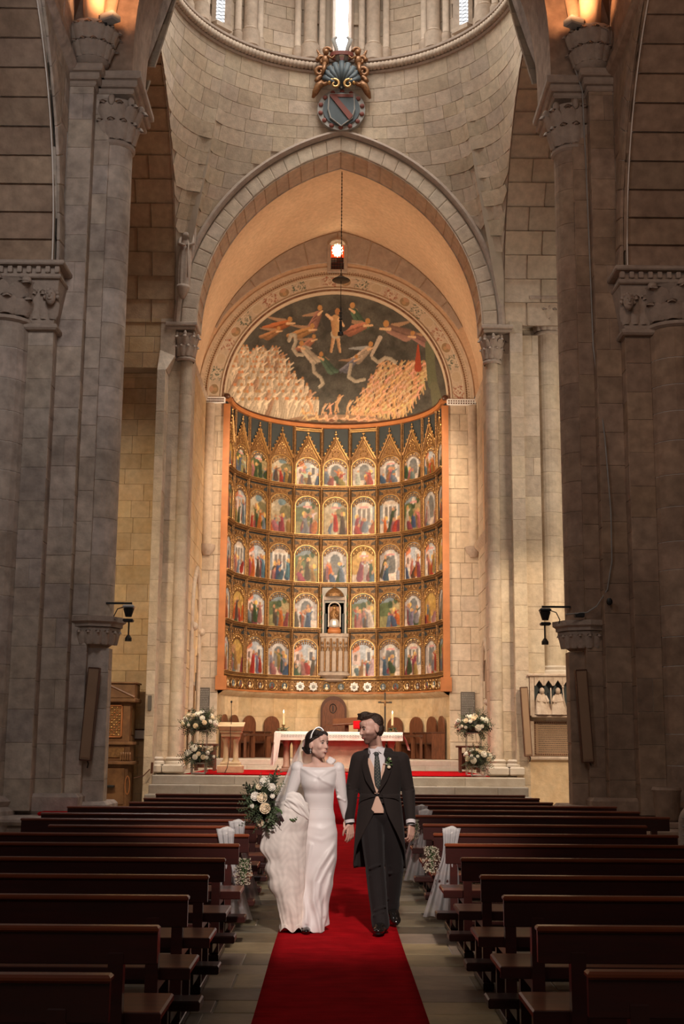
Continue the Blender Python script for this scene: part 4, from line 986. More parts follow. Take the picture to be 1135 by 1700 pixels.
def tracery_mesh(H, gable):
    # H cell height; opening: z .06 .. arch top
    mb = MB(); zt = (H-.30 if not gable else H-1.02); rise = .30; zs = zt-rise
    mb.use('gilt')
    arc = lambda t, d: ((PW/2+d)*cos(pi-pi*t), zs+(rise+d)*sin(pi*t))
    # arch frame rolls
    for d, r, mn in ((.02, .022, 'gilt_bright'), (.055, .02, 'gilt')):
        mb.use(mn); pts = [(-PW/2-d, -.03, .05)]+[(arc(i/18, d)[0], -.03, arc(i/18, d)[1]) for i in range(19)]+[(PW/2+d, -.03, .05)]; mb.tube(pts, r, 5)
    # cusped fringe of small lobes inside the arch
    for i in range(13):
        x, z = arc((i+.5)/13, -.05); mb.use('gilt_bright' if i % 2 else 'gilt').ball((x, -.03, z), (.034, .02, .034), 6, 4)
    for i in range(9):
        x, z = arc((i+.5)/9*.8+.1, -.115); mb.use('gilt').ball((x, -.025, z), (.022, .015, .03), 5, 4)
    # little columns beside the painting
    mb.use('gilt')
    for s in (-1, 1):
        mb.tube([(s*(PW/2+.005), -.03, .05), (s*(PW/2+.005), -.03, zs)], .016, 5)
    # back board of the spandrels
    n = 16; V = []; F = []
    top = H-.10 if not gable else zt+.1
    for i in range(n+1):
        x, z = arc(i/n, .0); V += [(x, -.005, z), (x if 0 < i < n else (-CW/2 if i == 0 else CW/2), -.005, top)]
    for i in range(n): F.append((2*i, 2*i+2, 2*i+3, 2*i+1))
    mb.use('gilt').add(V, F)
    for s in (-1, 1): mb.add([(s*PW/2, -.005, 0), (s*CW/2, -.005, 0), (s*CW/2, -.005, zs), (s*PW/2, -.005, zs)], [(0, 1, 2, 3)])
    if not gable:
        # dark comb of slim bars in the corners and scrolls in the middle
        for s in (-1, 1):
            for q in range(5):
                x = s*(CW/2-.05-.035*q); mb.use('slate_blue').box((x, -.012, H-.19-.01*q), (.02, .012, .15-.02*q))
        for q in range(11):
            x = (q-5)*.052; z = zt+.06-abs(q-5)*.018; mb.use('gilt_bright' if q % 3 == 0 else 'gilt').ball((x, -.025, z+.02), (.026, .02, .028), 6, 4)
        for q in range(-1, 2): mb.use('gilt').ball((q*.14, -.03, H-.17), (.035, .02, .05), 6, 4)
    return mb
def cornice_mesh():
    mb = MB().use('gilt'); w = CW*.99
    mb.box((0, -.05, 0), (w, .12, .05)); mb.use('gilt_bright').box((0, -.075, .035), (w, .14, .018))
    mb.use('gilt').box((0, -.03, -.06), (w, .06, .03))
    for q in range(15): mb.box(((q-7)*CW/15, -.06, -.035), (.028, .05, .035))
    return mb
def gable_mesh(H):
    mb = MB(); z0 = H-1.04; za = H-.30; mb.use('gilt'); hw = CW/2-.045
    for s in (-1, 1):
        mb.tube([(s*hw, -.04, z0), (s*hw*.45, -.05, z0+(za-z0)*.52), (0, -.05, za)], .028, 5)
        mb.tube([(s*(hw-.09), -.03, z0), (0, -.03, za-.14)], .014, 5)
        for q in range(6):
            t = (q+.5)/6; mb.use('gilt_bright' if q % 2 else 'gilt').ball((s*hw*(1-t)+s*.03, -.05, z0+(za-z0)*t+.02), (.036, .03, .036), 6, 4)
    mb.use('gilt').add([(-hw, -.01, z0), (hw, -.01, z0), (0, -.01, za)], [(0, 1, 2)])
    for q in range(14):
        a = 2*pi*q/14; mb.use('gilt_bright' if q % 2 else 'gilt').ball((.12*cos(a), -.03, z0+.17+.10*sin(a)), (.022, .02, .026), 5, 4)
    for q in range(5): mb.ball(((q-2)*.06, -.03, z0+.34+(.1-abs(q-2)*.05)), (.03, .02, .03), 5, 4)
    mb.use('gilt').tube([(0, -.05, za-.03), (0, -.05, za+.16)], [.02, .012], 5); mb.use('gilt_bright').ball((0, -.05, za+.09), (.055, .03, .03), 6, 4).ball((0, -.05, za+.17), (.025, .025, .04), 6, 4)
    return mb
def colonnette_mesh(H, pin):
    mb = MB().use('gilt'); prof = [(.04, 0), (.045, .04), (.028, .06)]; z = .06
    while z < H-.1: prof += [(.026, z), (.036, z+.025), (.026, z+.05)]; z += .055
    prof += [(.045, H-.06), (.05, H)]
    mb.lathe(prof, (0, -.05, 0), 6)
    for s in (-1, 1): mb.tube([(s*.05, -.03, .02), (s*.05, -.03, H-.03)], .011, 4)
    return mb
tr = {}; k = 0
for r, (z0, z1) in enumerate(ROWS):
    H = z1-z0; gable = r == 0; tm = tracery_mesh(H, gable).mesh('tracery_arch', None, False)
    cm = cornice_mesh().mesh('cornice'); col = colonnette_mesh(H, gable).mesh('colonnette')
    gm = gable_mesh(H).mesh('gable') if gable else None
    bk = MB().use('slate_blue').box((0, .03, H/2), (CW*1.02, .04, H)).mesh('back_board')
    for i in range(NC):
        niche = (i == 5 and r >= 3)
        place('back_board', bk, cellM(i, z0))
        if not niche:
            place('tracery_arch', tm, cellM(i, z0))
            zt = z0+(H-.30 if not gable else H-1.02)
            panel_obj(rng.randint(1000), i, z0+.07, zt, PW, .30)
            place('cornice', cm, cellM(i, z0+.02))
            if gable: place('gable', gm, cellM(i, z0))
        th = (i-5.5)*DA
        if i > 0: place('colonnette', col, Matrix.Translation((X0, 36, z0)) @ Matrix.Rotation(-th, 4, 'Z') @ Matrix.Translation((0, RC/cos(DA/2)-.03, 0)))
# top rail with gilt strips, side posts and blocks
MB().use('wood_orange').torus_path(lambda t, a, b: (X0-(3.14+a)*cos(pi*t), 36+(3.14+a)*sin(pi*t), 11.42+b), 48, [(-.07, 0), (-.10, .04), (-.10, .10), (-.03, .16), (.12, .18), (.12, 0)]).obj('top_rail', None, alt, smooth=True, angle=35)
MB().use('wood_dark').torus_path(lambda t, a, b: (X0-(3.14+a)*cos(pi*t), 36+(3.14+a)*sin(pi*t), 11.52+b), 48, [(-.07, 0), (-.11, .03), (-.07, .07)]).obj('rail_moulding', None, alt)
for i in (4, 6):
    for z, dd in ((11.36, .02), (11.30, .05)): place('gilt_strip', MB().use('gilt_bright').box((0, -.06, z), (CW*.94, .05+dd, .035)).mesh('gilt_strip'), cellM(i))
for sx in (-1, 1):
    MB().use('wood_orange').box2((X0+sx*3.10, 35.93, 3.35), (X0+sx*3.29, 36.06, 11.35), bev=.01).obj('side_post', None, alt)
    MB().use('wood_orange').box2((X0+sx*3.02, 35.90, 3.02), (X0+sx*3.33, 36.1, 3.42), bev=.012).obj('post_block', None, alt)
    MB().use('wood_dark').ball((X0+sx*3.2, 35.95, 11.58), (.10, .08, .08), 10, 7).obj('rail_knob', None, alt)
# predella band with round painted busts
pm = MB().use('gilt'); pm.box((0, .02, .22), (CW*1.02, .06, .44))
pm.use('wood_orange').box((0, -.04, .02), (CW, .1, .05)).use('gilt_bright').box((0, -.04, .44), (CW, .1, .03))
for q in range(30): pm.use('gilt' if q % 2 else 'gilt_bright').ball(((q % 10-4.5)*.09, -.02, .1+.12*(q//10)), (.026, .02, .026), 5, 4)
pm = pm.mesh('predella')
for i in range(NC):
    place('predella', pm, cellM(i, 3.06))
    if i in (4, 6):
        for s in (-1, 1):
            st_ = []
            for q in range(16): r_ = .15 if q % 2 == 0 else .115; st_.append((r_*cos(2*pi*q/16), r_*sin(2*pi*q/16)))
            mb = MB().use('silver').prism(st_, .03, Matrix.Rotation(pi/2, 4, 'X')); mb.use('heraldic_grey').ball((0, -.04, 0), (.06, .03, .06), 10, 6)
            for q in range(8): mb.use('silver').ball((.10*cos(q*pi/4), -.035, .10*sin(q*pi/4)), .02, 6, 4)
            place('silver_star', mb.mesh('silver_star'), cellM(i, 3.27, -.06, s*.21+(.04 if i == 4 else -.04)))
    else:
        for s in ((-1, 1) if i != 5 else (-1, 1)):
            mb = MB().use('gilt_bright').torus_path(lambda t, a, b: ((.105+a)*cos(2*pi*t), b, (.105+a)*sin(2*pi*t)), 14, [(0, 0), (.02, -.02), (.03, 0)])
            mb.use('heraldic_blue' if i % 2 else 'wood_dark').ball((0, 0, 0), (.105, .015, .105), 12, 4)
            mb.use(['heraldic_grey', 'rose', 'heraldic_red'][(i+s) % 3]).ball((0, -.01, -.05), (.055, .02, .05), 8, 5).ball((0, -.015, .035), (.028, .02, .033), 8, 5)
            place('medallion', mb.mesh('medallion'), cellM(i, 3.27, -.04, s*.22))
# ---- central niche with gilded seated figure on a canopied pedestal
nz = 4.86
mb = MB().use('heraldic_grey'); mb.box((0, .0, nz+.72), (CW*.86, .05, 1.5))
for s in (-1, 1):
    mb.use('slate_blue').box((s*.27, -.03, nz+.35), (.07, .02, .62)).use('marble').box((s*.345, -.07, nz+.62), (.035, .10, 1.18)).use('green_stem')
    for q in range(5): mb.ball((s*.405, -.04, nz+.15+.26*q), (.03, .02, .08), 6, 4)
mb.use('black').box((0, -.01, nz+.5), (.58, .03, 1.0)).use('stone_carved').box((0, -.06, nz+1.13), (.64, .10, .10))
mb.use('gilt').lathe([(.30, 0), (.28, .10), (.20, .20), (.10, .27), (.02, .30), (.02, .42)], (0, 0, nz+1.18), 16, pi, 2*pi)
mb.use('slate_blue')
for q in range(6): mb.ball(((q-2.5)*.07, -.26, nz+1.22), .018, 5, 4)
place('niche', mb.mesh('niche'), cellM(5))
mb = MB().use('marble'); mb.tube([(.17*cos(pi-pi*t/12)*(1), -.14, nz+.86+.14*sin(pi*t/12)) for t in range(13)], .02, 6).box((-.18, -.12, nz+.55), (.035, .05, .62)).box((.18, -.12, nz+.55), (.035, .05, .62))
mb.use('heraldic_gold').box((0, -.06, nz+.55), (.34, .03, .66))
place('niche_arch', mb.mesh('niche_arch'), cellM(5))
fg = MB().use('gilt'); zf = nz+.10                                     # seated figure
fg.use('wood_orange').box((0, -.16, zf-.0), (.40, .22, .14), bev=.02).box((0, -.16, zf+.09), (.34, .2, .05), bev=.01)
fg.use('silver').lathe([(.15, 0), (.16, .08), (.13, .22), (.10, .26)], (0, -.16, zf+.12), 14)
fg.use('gilt').lathe([(.13, 0), (.12, .10), (.10, .22), (.075, .30), (.04, .34)], (0, -.15, zf+.34), 14, sy=.8)
fg.use('gilt_bright').ball((0, -.16, zf+.72), (.045, .045, .055), 10, 8); fg.use('gilt')
for s in (-1, 1): fg.tube([(s*.07, -.15, zf+.62), (s*.12, -.2, zf+.50), (s*.05, -.26, zf+.44)], [.035, .03, .022], 7)
fg.ball((.04, -.24, zf+.50), (.04, .035, .06), 8, 6).ball((.04, -.25, zf+.58), .026, 8, 6)
for q in range(7): fg.tube([(.045*cos(2*pi*q/7), -.16+.045*sin(2*pi*q/7), zf+.76), (.055*cos(2*pi*q/7), -.16+.055*sin(2*pi*q/7), zf+.82)], .008, 4)
fig = place('seated_figure', fg.mesh('seated_figure', None, True), cellM(5))
pd = MB().use('stone_carved'); pd.lathe([(.50, 0), (.50, .06), (.46, .08), (.46, 1.12), (.50, 1.14), (.50, 1.24)], (0, .02, 3.66), 6, pi, 2*pi, sy=.55)
pd.lathe([(.20, 0), (.34, .05), (.30, .09), (.44, .16), (.52, .2), (.52, .26)], (0, .02, 3.42), 16, pi, 2*pi, sy=.6)
pd = place('pedestal', pd.mesh('pedestal', None, False), cellM(5))
for q in range(5):
    x = (-.36, -.19, 0, .19, .36)[q]; yy = (-.16, -.235, -.27, -.235, -.16)[q]
    mb = MB().use('stone_carved').box((0, 0, .3), (.12, .02, .62)); mb.use('gilt').tube([(-.06, -.02, .62), (-.04, -.02, .72), (0, -.02, .76), (.04, -.02, .72), (.06, -.02, .62)], .018, 5).ball((0, -.02, .86), (.04, .02, .05), 6, 4)
    mb.tube([(-.085, -.01, 0), (-.085, -.01, 1.0)], .018, 6).tube([(.085, -.01, 0), (.085, -.01, 1.0)], .018, 6)
    o = link('arcade_panel', mb.mesh('arcade_panel'), alt); o.matrix_basis = cellM(5, 3.74) @ Matrix.Translation((x, yy, 0)) @ Matrix.Rotation((-.55, -.3, 0, .3, .55)[q], 4, 'Z')
# ================================================================== SANCTUARY AND FITTINGS
# ---- carpets
def carpet(name, label, fn, nu, nv, th=.012):
    mb = MB().use('carpet_red'); mb.grid(fn, nu, nv)
    o = mb.obj(name, None, None, smooth=True); m = o.modifiers.new('s', 'SOLIDIFY'); m.thickness = th; m.offset = 1
    return tag(o, label, 'carpet')
def run(u, v):
    Y = 5.0 + v*20.4; w = .485; x = .035 + (u*2-1)*w + .004*sin(Y*1.1)
    z = .004 + .004*max(0, sin(Y*2.1+u*2.0))*max(0, sin(Y*0.9)) 
    return (x, Y, z)
carpet('red_runner', 'long red carpet runner down the aisle under the walking couple', run, 12, 160)
stp = [(25.05, .0), (25.08, .19), (25.58, .19), (25.58, .36), (26.08, .36), (26.08, .52), (26.63, .52), (26.63, .70), (27.08, .70), (27.08, .88), (27.6, .88)]
def srun(u, v):
    i = min(int(v*10), 9); f = v*10-i; a, b = stp[i], stp[i+1]; return (.03+(u*2-1)*.62, a[0]+(b[0]-a[0])*f-.015, a[1]+(b[1]-a[1])*f+.008)
carpet('stair_carpet', 'red carpet laid over the chancel steps', srun, 2, 10, .01)
carpet('sanctuary_carpet', 'wide red carpet across the sanctuary floor under the altar', lambda u, v: (-3.25+6.55*u, 27.62+5.3*v, .872), 8, 8, .01)

# ---- altar
def box_obj(name, c, d, m, parent, bev=0.0, rz=0): return MB().use(m).box(c, d, rz=rz, bev=bev).obj(name, None, parent)
al = thing('altar_table', 'long stone altar table with clustered pink marble legs under white cloth', 'altar', (.07, 30.5, .88))
box_obj('table_slab', (.07, 30.5, 1.72), (2.9, .95, .16), 'marble_pink', al, .02)
box_obj('centre_panel', (.07, 30.5, 1.26), (1.7, .5, .76), 'stone', al, .01)
box_obj('table_base', (.07, 30.5, .938), (2.5, .7, .1), 'marble_pink', al, .02)
for sx in (-1, 1):
    for dx in (-.11, .11):
        for dy in (-.25, .2):
            MB().use('marble_pink').lathe([(.11, 0), (.11, .06), (.075, .1), (.07, .5), (.075, .55), (.11, .64), (.115, .70)], (.07+sx*1.12+dx, 30.5+dy, .95), 12).obj('leg', None, al, smooth=True, angle=40)
    box_obj('leg_plinth', (.07+sx*1.12, 30.5, .928), (.5, .8, .08), 'marble_pink', al, .01)
cl = MB().use('cloth_white'); 
def acl(u, v):   # cloth profile wraps over the front and back edges
    x = .07 + (u*2-1)*1.49; pts = [(-.50, -.19), (-.50, 0), (-.49, .01), (.49, .01), (.50, 0), (.50, -.19)]
    q = v*5; i = min(int(q), 4); f = q-i; a, b = pts[i], pts[i+1]; yy = a[0]+(b[0]-a[0])*f; zz = a[1]+(b[1]-a[1])*f
    if zz < 0: yy += (.012*sin(x*19)*(-zz/.19))*(1 if yy < 0 else -1)
    return (x, 30.5+yy, 1.81+zz)
cl.grid(acl, 90, 10)
cl.grid(lambda u, v: (.07-1.51+.17*u*(1-.35*v)-.02*v, 29.965-.012*sin(u*9+v*2), 1.80-.80*v*(1-.25*u)), 12, 14)
for sx in (-1, 1):      # end drapes falling at the sides
    L = .80 if sx < 0 else .42
    cl.grid(lambda u, v: (.07+sx*(1.49+.03*sin(v*2)+(.03*sin(u*16+v*2))*v + (.05*v if sx < 0 else .12*v)), 30.5-.50+u*1.0*(1-.12*v), 1.815-L*v*(1-.35*u)), 24, 10)
cl = cl.obj('altar_cloth', None, None, smooth=True); tag(cl, 'white altar cloth with a lace band hanging over the table ends', 'tablecloth')
lb = MB().use('plaque')
for i in range(44):
    x = -1.36+i*.0665
    lb.box((x, 29.982, 1.73), (.008, .004, .05)).box((x+.03, 29.982, 1.70), (.03, .004, .008)).ball((x+.033, 29.983, 1.735), (.011, .003, .015), 6, 4)
lb.obj('lace_band', None, cl)
def candlestick(x, y, z, label):
    t = thing('altar_candle', label, 'candle', (x, y, z))
    MB().use('gilt').lathe([(.07, 0), (.075, .02), (.03, .05), (.022, .10), (.035, .13), (.05, .15), (.03, .155)], (x, y, z), 14).obj('holder', None, t, smooth=True, angle=40)
    MB().use('candle').lathe([(.028, .15), (.028, .42), (.01, .43)], (x, y, z), 12).obj('wax_candle', None, t, smooth=True, angle=40)
    MB().use('flame').lathe([(.003, 0), (.014, .02), (.01, .04), (.001, .07)], (x, y, z+.43), 8).obj('flame', None, t)
    lf = MB().use('leaf')
    for k in range(26):
        a = random.uniform(0, 2*pi); r = random.uniform(.05, .11); R = Matrix.Rotation(a, 3, 'Z') @ Matrix.Rotation(random.uniform(-.6, .6), 3, 'Y')
        lf.ball((x+r*cos(a), y+r*sin(a), z+random.uniform(.02, .09)), (.05, .018, .007), 6, 4, R)
    lf.obj('leaf_ring', None, t); return t
candlestick(-1.24, 30.3, 1.825, 'lit altar candle with a leaf ring, left end of altar')
candlestick(1.33, 30.3, 1.825, 'lit altar candle with a leaf ring, right end of altar')
t = thing('book_stand', 'red covered book on a small stand, on the altar', 'book', (.62, 30.6, 1.825))
MB().use('wood_chair').box((.62, 30.62, 1.87), (.20, .16, .09), bev=.01).obj('stand', None, t)
R_ = Matrix.Rotation(radians(35), 3, 'X')
MB().use('carpet_red').box((.62, 30.58, 1.99), (.42, .30, .03), R=R_).obj('cover', None, t); MB().use('cloth_white').box((.62, 30.61, 2.005), (.36, .26, .02), R=R_).obj('pages', None, t)
t = thing('wooden_lectern', 'low wooden reading desk standing behind the altar', 'lectern', (.30, 33.4, 1.14))
MB().use('wood_chair').box((.28, 33.4, 1.62), (.10, .10, .95), bev=.01).box((.28, 33.4, 1.17), (.42, .36, .06), bev=.01).obj('column', None, t)
MB().use('wood_chair').box((.30, 33.35, 2.12), (.78, .42, .05), R=Matrix.Rotation(radians(22), 3, 'X') @ Matrix.Rotation(-.08, 3, 'Y'), bev=.01).obj('desk', None, t)
t = thing('altar_cross', 'slender dark metal cross standing behind the altar beside the groom', 'cross', (1.27, 33.3, 1.14))
MB().use('bronze').box((1.27, 33.3, 2.0), (.045, .03, 1.75)).box((1.27, 33.3, 2.62), (.36, .03, .045)).obj('cross_bar', None, t)
MB().use('bronze').lathe([(.14, 0), (.14, .02), (.04, .05), (.02, .14)], (1.27, 33.3, 1.14), 14).obj('foot', None, t)
MB().use('gilt').ball((1.27, 33.28, 2.60), (.03, .02, .09), 8, 6).box((1.27, 33.28, 2.63), (.2, .015, .02)).obj('figure', None, t)

# ---- stone lectern with microphone
t = thing('stone_lectern', 'stone lectern on paired columns at left of the sanctuary', 'lectern', (-2.33, 28.6, .88))
lx, ly = -2.33, 28.6
MB().use('stone_gold').box((lx, ly, .97), (.56, .46, .18), bev=.02).box((lx, ly, 1.09), (.44, .36, .08), bev=.02).obj('base', None, t)
for dx in (-.11, .11): MB().use('stone_gold').lathe([(.085, 0), (.085, .03), (.06, .06), (.055, .40), (.06, .43), (.095, .53), (.10, .56)], (lx+dx, ly, 1.12), 14).obj('column', None, t, smooth=True, angle=40)
MB().use('stone_gold').box((lx, ly, 1.71), (.42, .32, .08), bev=.015).box((lx, ly, 1.78), (.48, .38, .07), bev=.02).obj('capital_block', None, t)
MB().use('stone_gold').add([(lx-.24, ly-.2, 1.81), (lx+.24, ly-.2, 1.81), (lx+.24, ly+.22, 1.81), (lx-.24, ly+.22, 1.81), (lx-.29, ly-.26, 1.90), (lx+.29, ly-.26, 1.90), (lx+.29, ly+.26, 2.0), (lx-.29, ly+.26, 2.0)], [(3, 2, 1, 0), (4, 5, 6, 7), (0, 1, 5, 4), (1, 2, 6, 5), (2, 3, 7, 6), (3, 0, 4, 7)]).obj('desk', None, t)
mi = MB().use('black').tube([(lx, ly-.05, 1.95), (lx, ly-.08, 2.2), (lx, ly-.14, 2.42)], .008, 6).ball((lx, ly-.15, 2.44), (.022, .022, .03), 8, 6).obj('microphone', None, None); tag(mi, 'black gooseneck microphone on the stone lectern', 'microphone')
cb_ = MB().use('black').tube([(lx+.0, ly-.27, 1.9), (lx+.01, ly-.28, 1.4), (lx-.05, ly-.29, 1.0), (lx-.1, ly-.3, .895)], .007, 5).obj('microphone_cable', None, None); tag(cb_, 'thin dark cable hanging down the front of the stone lectern', 'cable')

# ---- choir stalls round the apse
def stall():
    t = thing('choir_stall', 'x', 'chair', (0, 0, 0), 0, 'wooden stalls round the apse wall')
    bp = [(-.27, 0), (.27, 0), (.27, .95)] + [(.27*cos(pi*i/12), .95+.27*sin(pi*i/12)) for i in range(1, 12)] + [(-.27, .95)]
    MB().use('wood_chair').prism(bp, .05, Matrix.Translation((0, .03, 0)) @ Matrix.Rotation(pi/2, 4, 'X')).obj('backrest', None, t)
    MB().use('wood_dark').box((0, -.19, .44), (.50, .38, .05), bev=.01).obj('seat', None, t)
    for s in (-1, 1):
        MB().use('wood_chair').box((s*.265, -.17, .36), (.035, .38, .72)).obj('side_panel', None, t)
        MB().use('wood_dark').box((s*.265, -.18, .74), (.05, .42, .05), bev=.015).obj('armrest', None, t)
    return t
st0 = stall(); first = True
for i, (a, nm) in enumerate(((-79, 'left end'), (-66, 'second from the left end'), (-52, 'third from the left end'), (-36, 'left, nearest the altar'), (36, 'right, nearest the altar'), (51, 'third from the right end'), (65, 'second from the right end'), (78, 'right end'))):
    th = radians(a); loc = (X0+(RA-.12)*sin(th), 36+(RA-.12)*cos(th), 1.14)
    lab = 'round topped wooden stall against the apse wall, '+nm
    if first: st0.location = loc; st0.rotation_euler = (0, 0, -th); st0['label'] = lab; first = False
    else: dup(st0, loc, -th, lab)
bn = MB()
for s in (-1, 1):
    b = MB().use('wood_dark').torus_path(lambda t, a, b: (X0+s*(2.45+a)*cos(radians(2+58*t)), 36.1+(2.45+a)*sin(radians(2+58*t)), 1.14+b), 14, [(0, .62), (.08, .62), (.08, .68), (0, .68)])
    b = b.obj('choir_rail', None, None); tag(b, 'curved dark rail in front of the wooden stalls on the %s' % ('left' if s < 0 else 'right'), 'rail')
    for k in range(4):
        a = radians(5+52*k/3); MB().use('wood_chair').box((X0+s*2.49*cos(a), 36.1+2.49*sin(a), 1.45), (.14, .06, .62), rz=s*(a-pi/2)).obj('rail_post', None, b)
t = thing('presiding_chair', 'tall wooden presiding chair with a rounded back and dark emblem', 'chair', (X0, 38.9, 1.14))
bp = [(-.40, 0), (.40, 0), (.40, 1.45)] + [(.40*cos(pi*i/12), 1.45+.40*sin(pi*i/12)) for i in range(1, 12)] + [(-.40, 1.45)]
M = Matrix.Translation((X0, 39.12, 1.14)) @ Matrix.Rotation(pi/2, 4, 'X')
MB().use('wood_dark').prism([(x*1.0, y) for x, y in bp], .07, M).obj('backrest', None, t)
MB().use('wood_chair').prism([(x*.85+.0, y*.93) for x, y in bp], .03, Matrix.Translation((X0, 39.05, 1.16)) @ Matrix.Rotation(pi/2, 4, 'X')).obj('back_panel', None, t)
MB().use('black').torus_path(lambda q, a, b: (X0-.02+(.09+a)*cos(2*pi*q), 39.0+b, 2.62+(.12+a)*sin(2*pi*q)), 16, [(0, 0), (.02, -.01), (.02, .01)]).box((X0-.02, 39.0, 2.62), (.03, .02, .16)).obj('emblem', None, t)
MB().use('wood_chair').box((X0, 38.75, 1.6), (.7, .5, .06), bev=.01).box((X0, 38.98, 1.85), (.55, .06, .55), bev=.05).obj('seat', None, t)
for s in (-1, 1): MB().use('wood_dark').box((X0+s*.38, 38.75, 1.5), (.07, .5, .72), bev=.01).box((X0+s*.38, 38.73, 1.88), (.1, .56, .05), bev=.01).obj('armrest', None, t)

# ---- flower arrangements
def rose_mesh(r, m='rose'):
    mb = MB().use(m); mb.ball((0, 0, 0), (r*.62, r*.62, r*.6), 8, 6)
    for ring, (n, rr_, tilt) in enumerate(((5, .50, .20), (6, .70, .45), (7, .85, .75))):
        for k in range(n):
            a = 2*pi*k/n + ring*.5
            R = Matrix.Rotation(a, 3, 'Z') @ Matrix.Rotation(tilt, 3, 'Y')
            mb.ball(R @ Vector((0, 0, r*rr_*.55)) + Vector((r*rr_*.38*cos(a), r*rr_*.38*sin(a), -r*.12*ring)), (r*.12, r*.50, r*.50), 8, 5, Matrix.Rotation(a, 3, 'Z') @ Matrix.Rotation(tilt*.7, 3, 'Y'))
    mb.use('rose_core').ball((0, 0, r*.42), (r*.22, r*.22, r*.18), 6, 4)
    return mb.mesh('rose', None, True)
def sprig_mesh(L, n, wide, m='leaf'):
    mb = MB().use(m); mb.tube([(0, 0, 0), (0, L*.02, L*.5), (0, L*.08, L)], [.004, .003, .002], 4)
    for k in range(n):
        t = (k+1)/n; s = -1 if k % 2 else 1; w = wide
        p = Vector((0, L*.08*t*t, L*t)); d = Vector((s*.8, .15, .55)).normalized(); e = d.cross(Vector((0, 1, 0))).normalized()
        l = wide*3.2*(1.1-.4*t); a = p; c = p+d*l
        mb.add([a, a+d*l*.5+e*w*.5, c, a+d*l*.5-e*w*.5, a+d*l*.5+Vector((0, .004, 0))], [(0, 1, 4), (1, 2, 4), (2, 3, 4), (3, 0, 4)])
    return mb.mesh('leaf_sprig')
RM = [rose_mesh(.062, 'rose'), rose_mesh(.075, 'rose_white'), rose_mesh(.045, 'rose_white')]
SM = [sprig_mesh(.20, 9, .022), sprig_mesh(.26, 12, .018), sprig_mesh(.16, 7, .028, 'leaf_dark')]
def orient(dirv, spin=0.0):
    return Vector(dirv).to_track_quat('Z', 'Y').to_matrix().to_4x4() @ Matrix.Rotation(spin, 4, 'Z')
def flowers(parent, c, rx, ry, rz, nr, ns, lo=-.25, rs=1.0, stems=True, ss=1.0):
    c = Vector(c)
    for k in range(ns):
        a = random.uniform(0, 2*pi); z = random.uniform(-.8, 1); q = sqrt(max(0, 1-z*z)); d = Vector((q*cos(a), q*sin(a), z))
        dd = Vector((d.x*rx, d.y*ry, d.z*rz)); n = (d+Vector((0, 0, -.25))).normalized()
        o = link('leaf_sprig', random.choice(SM), parent); s = ss*random.uniform(.8, 1.2); o.matrix_basis = Matrix.Translation(c+dd*.55) @ orient(n, random.uniform(0, 6)) @ Matrix.Scale(s, 4)
    i = 0; pts = []
    for k in range(nr*12):
        if i >= nr: break
        a = random.uniform(0, 2*pi); z = random.uniform(lo, 1); q = sqrt(max(0, 1-z*z)); d = Vector((q*cos(a), q*sin(a), z))
        p = c+Vector((d.x*rx, d.y*ry, d.z*rz))*random.uniform(.88, 1.05)
        if any((p-o2).length < .085*rs for o2 in pts): continue
        pts.append(p); i += 1
        o = link('rose', random.choice(RM), parent); o.matrix_basis = Matrix.Translation(p) @ orient(d+Vector((0, -.2, .1)), random.uniform(0, 6)) @ Matrix.Scale(rs*random.uniform(.85, 1.15), 4)
def flower_stand(x, y, zf, top, r, label, nr, dx=.16):
    t = thing('flower_stand', label, 'flowers', (x, y, zf), 0, 'white rose arrangements on stands beside the steps')
    fr = MB().use('metal_grey')
    for sx in (-1, 1):
        for sy in (-1, 1): fr.tube([(x+sx*dx, y+sy*dx*.8, zf), (x+sx*dx, y+sy*dx*.8, top-.1)], .009, 6)
    for z in (zf+.01, top-.1):
        fr.tube([(x-dx, y-dx*.8, z), (x+dx, y-dx*.8, z), (x+dx, y+dx*.8, z), (x-dx, y+dx*.8, z), (x-dx, y-dx*.8, z)], .008, 5)
    fr.box((x, y, top-.09), (2*dx+.02, 1.6*dx+.02, .01)); fr.obj('metal_stand', None, t)
    MB().use('leaf_dark').ball((x, y, top+.05), (r*.62, r*.6, r*.42), 12, 8).obj('foliage_core', None, t)
    flowers(t, (x, y, top+.06), r, r*.85, r*.66, nr, int(nr*3.2)); return t
flower_stand(-3.02, 28.5, .88, 1.90, .37, 'tall stand of white roses left of the steps, above the low one', 34)
flower_stand(-2.94, 27.7, .88, 1.20, .30, 'low stand of white roses left of the steps, in front of the tall stand', 22, .14)
flower_stand(3.05, 28.5, .88, 1.90, .37, 'tall stand of white roses right of the steps, above the low one', 34)
flower_stand(3.06, 27.7, .88, 1.18, .29, 'low stand of white roses right of the steps, in front of the tall stand', 22, .14)
# carved wooden stools behind the flowers
for x, y, side in ((-3.15, 31.2, 'left'), (3.25, 31.4, 'right')):
    t = thing('carved_seat', 'dark carved wooden stool behind the %s flower stands' % side, 'stool', (x, y, .88))
    MB().use('wood_dark').box((x, y, 1.50), (.62, .4, .05), bev=.01).obj('seat', None, t)
    for s in (-1, 1): MB().use('wood_dark').box((x+s*.22, y, 1.18), (.06, .32, .6)).obj('leg', None, t)
    MB().use('wood_chair').box((x, y+.1, 1.15), (.42, .03, .4)).ball((x, y-.17, 1.36), (.07, .02, .07), 10, 6).obj('apron', None, t)

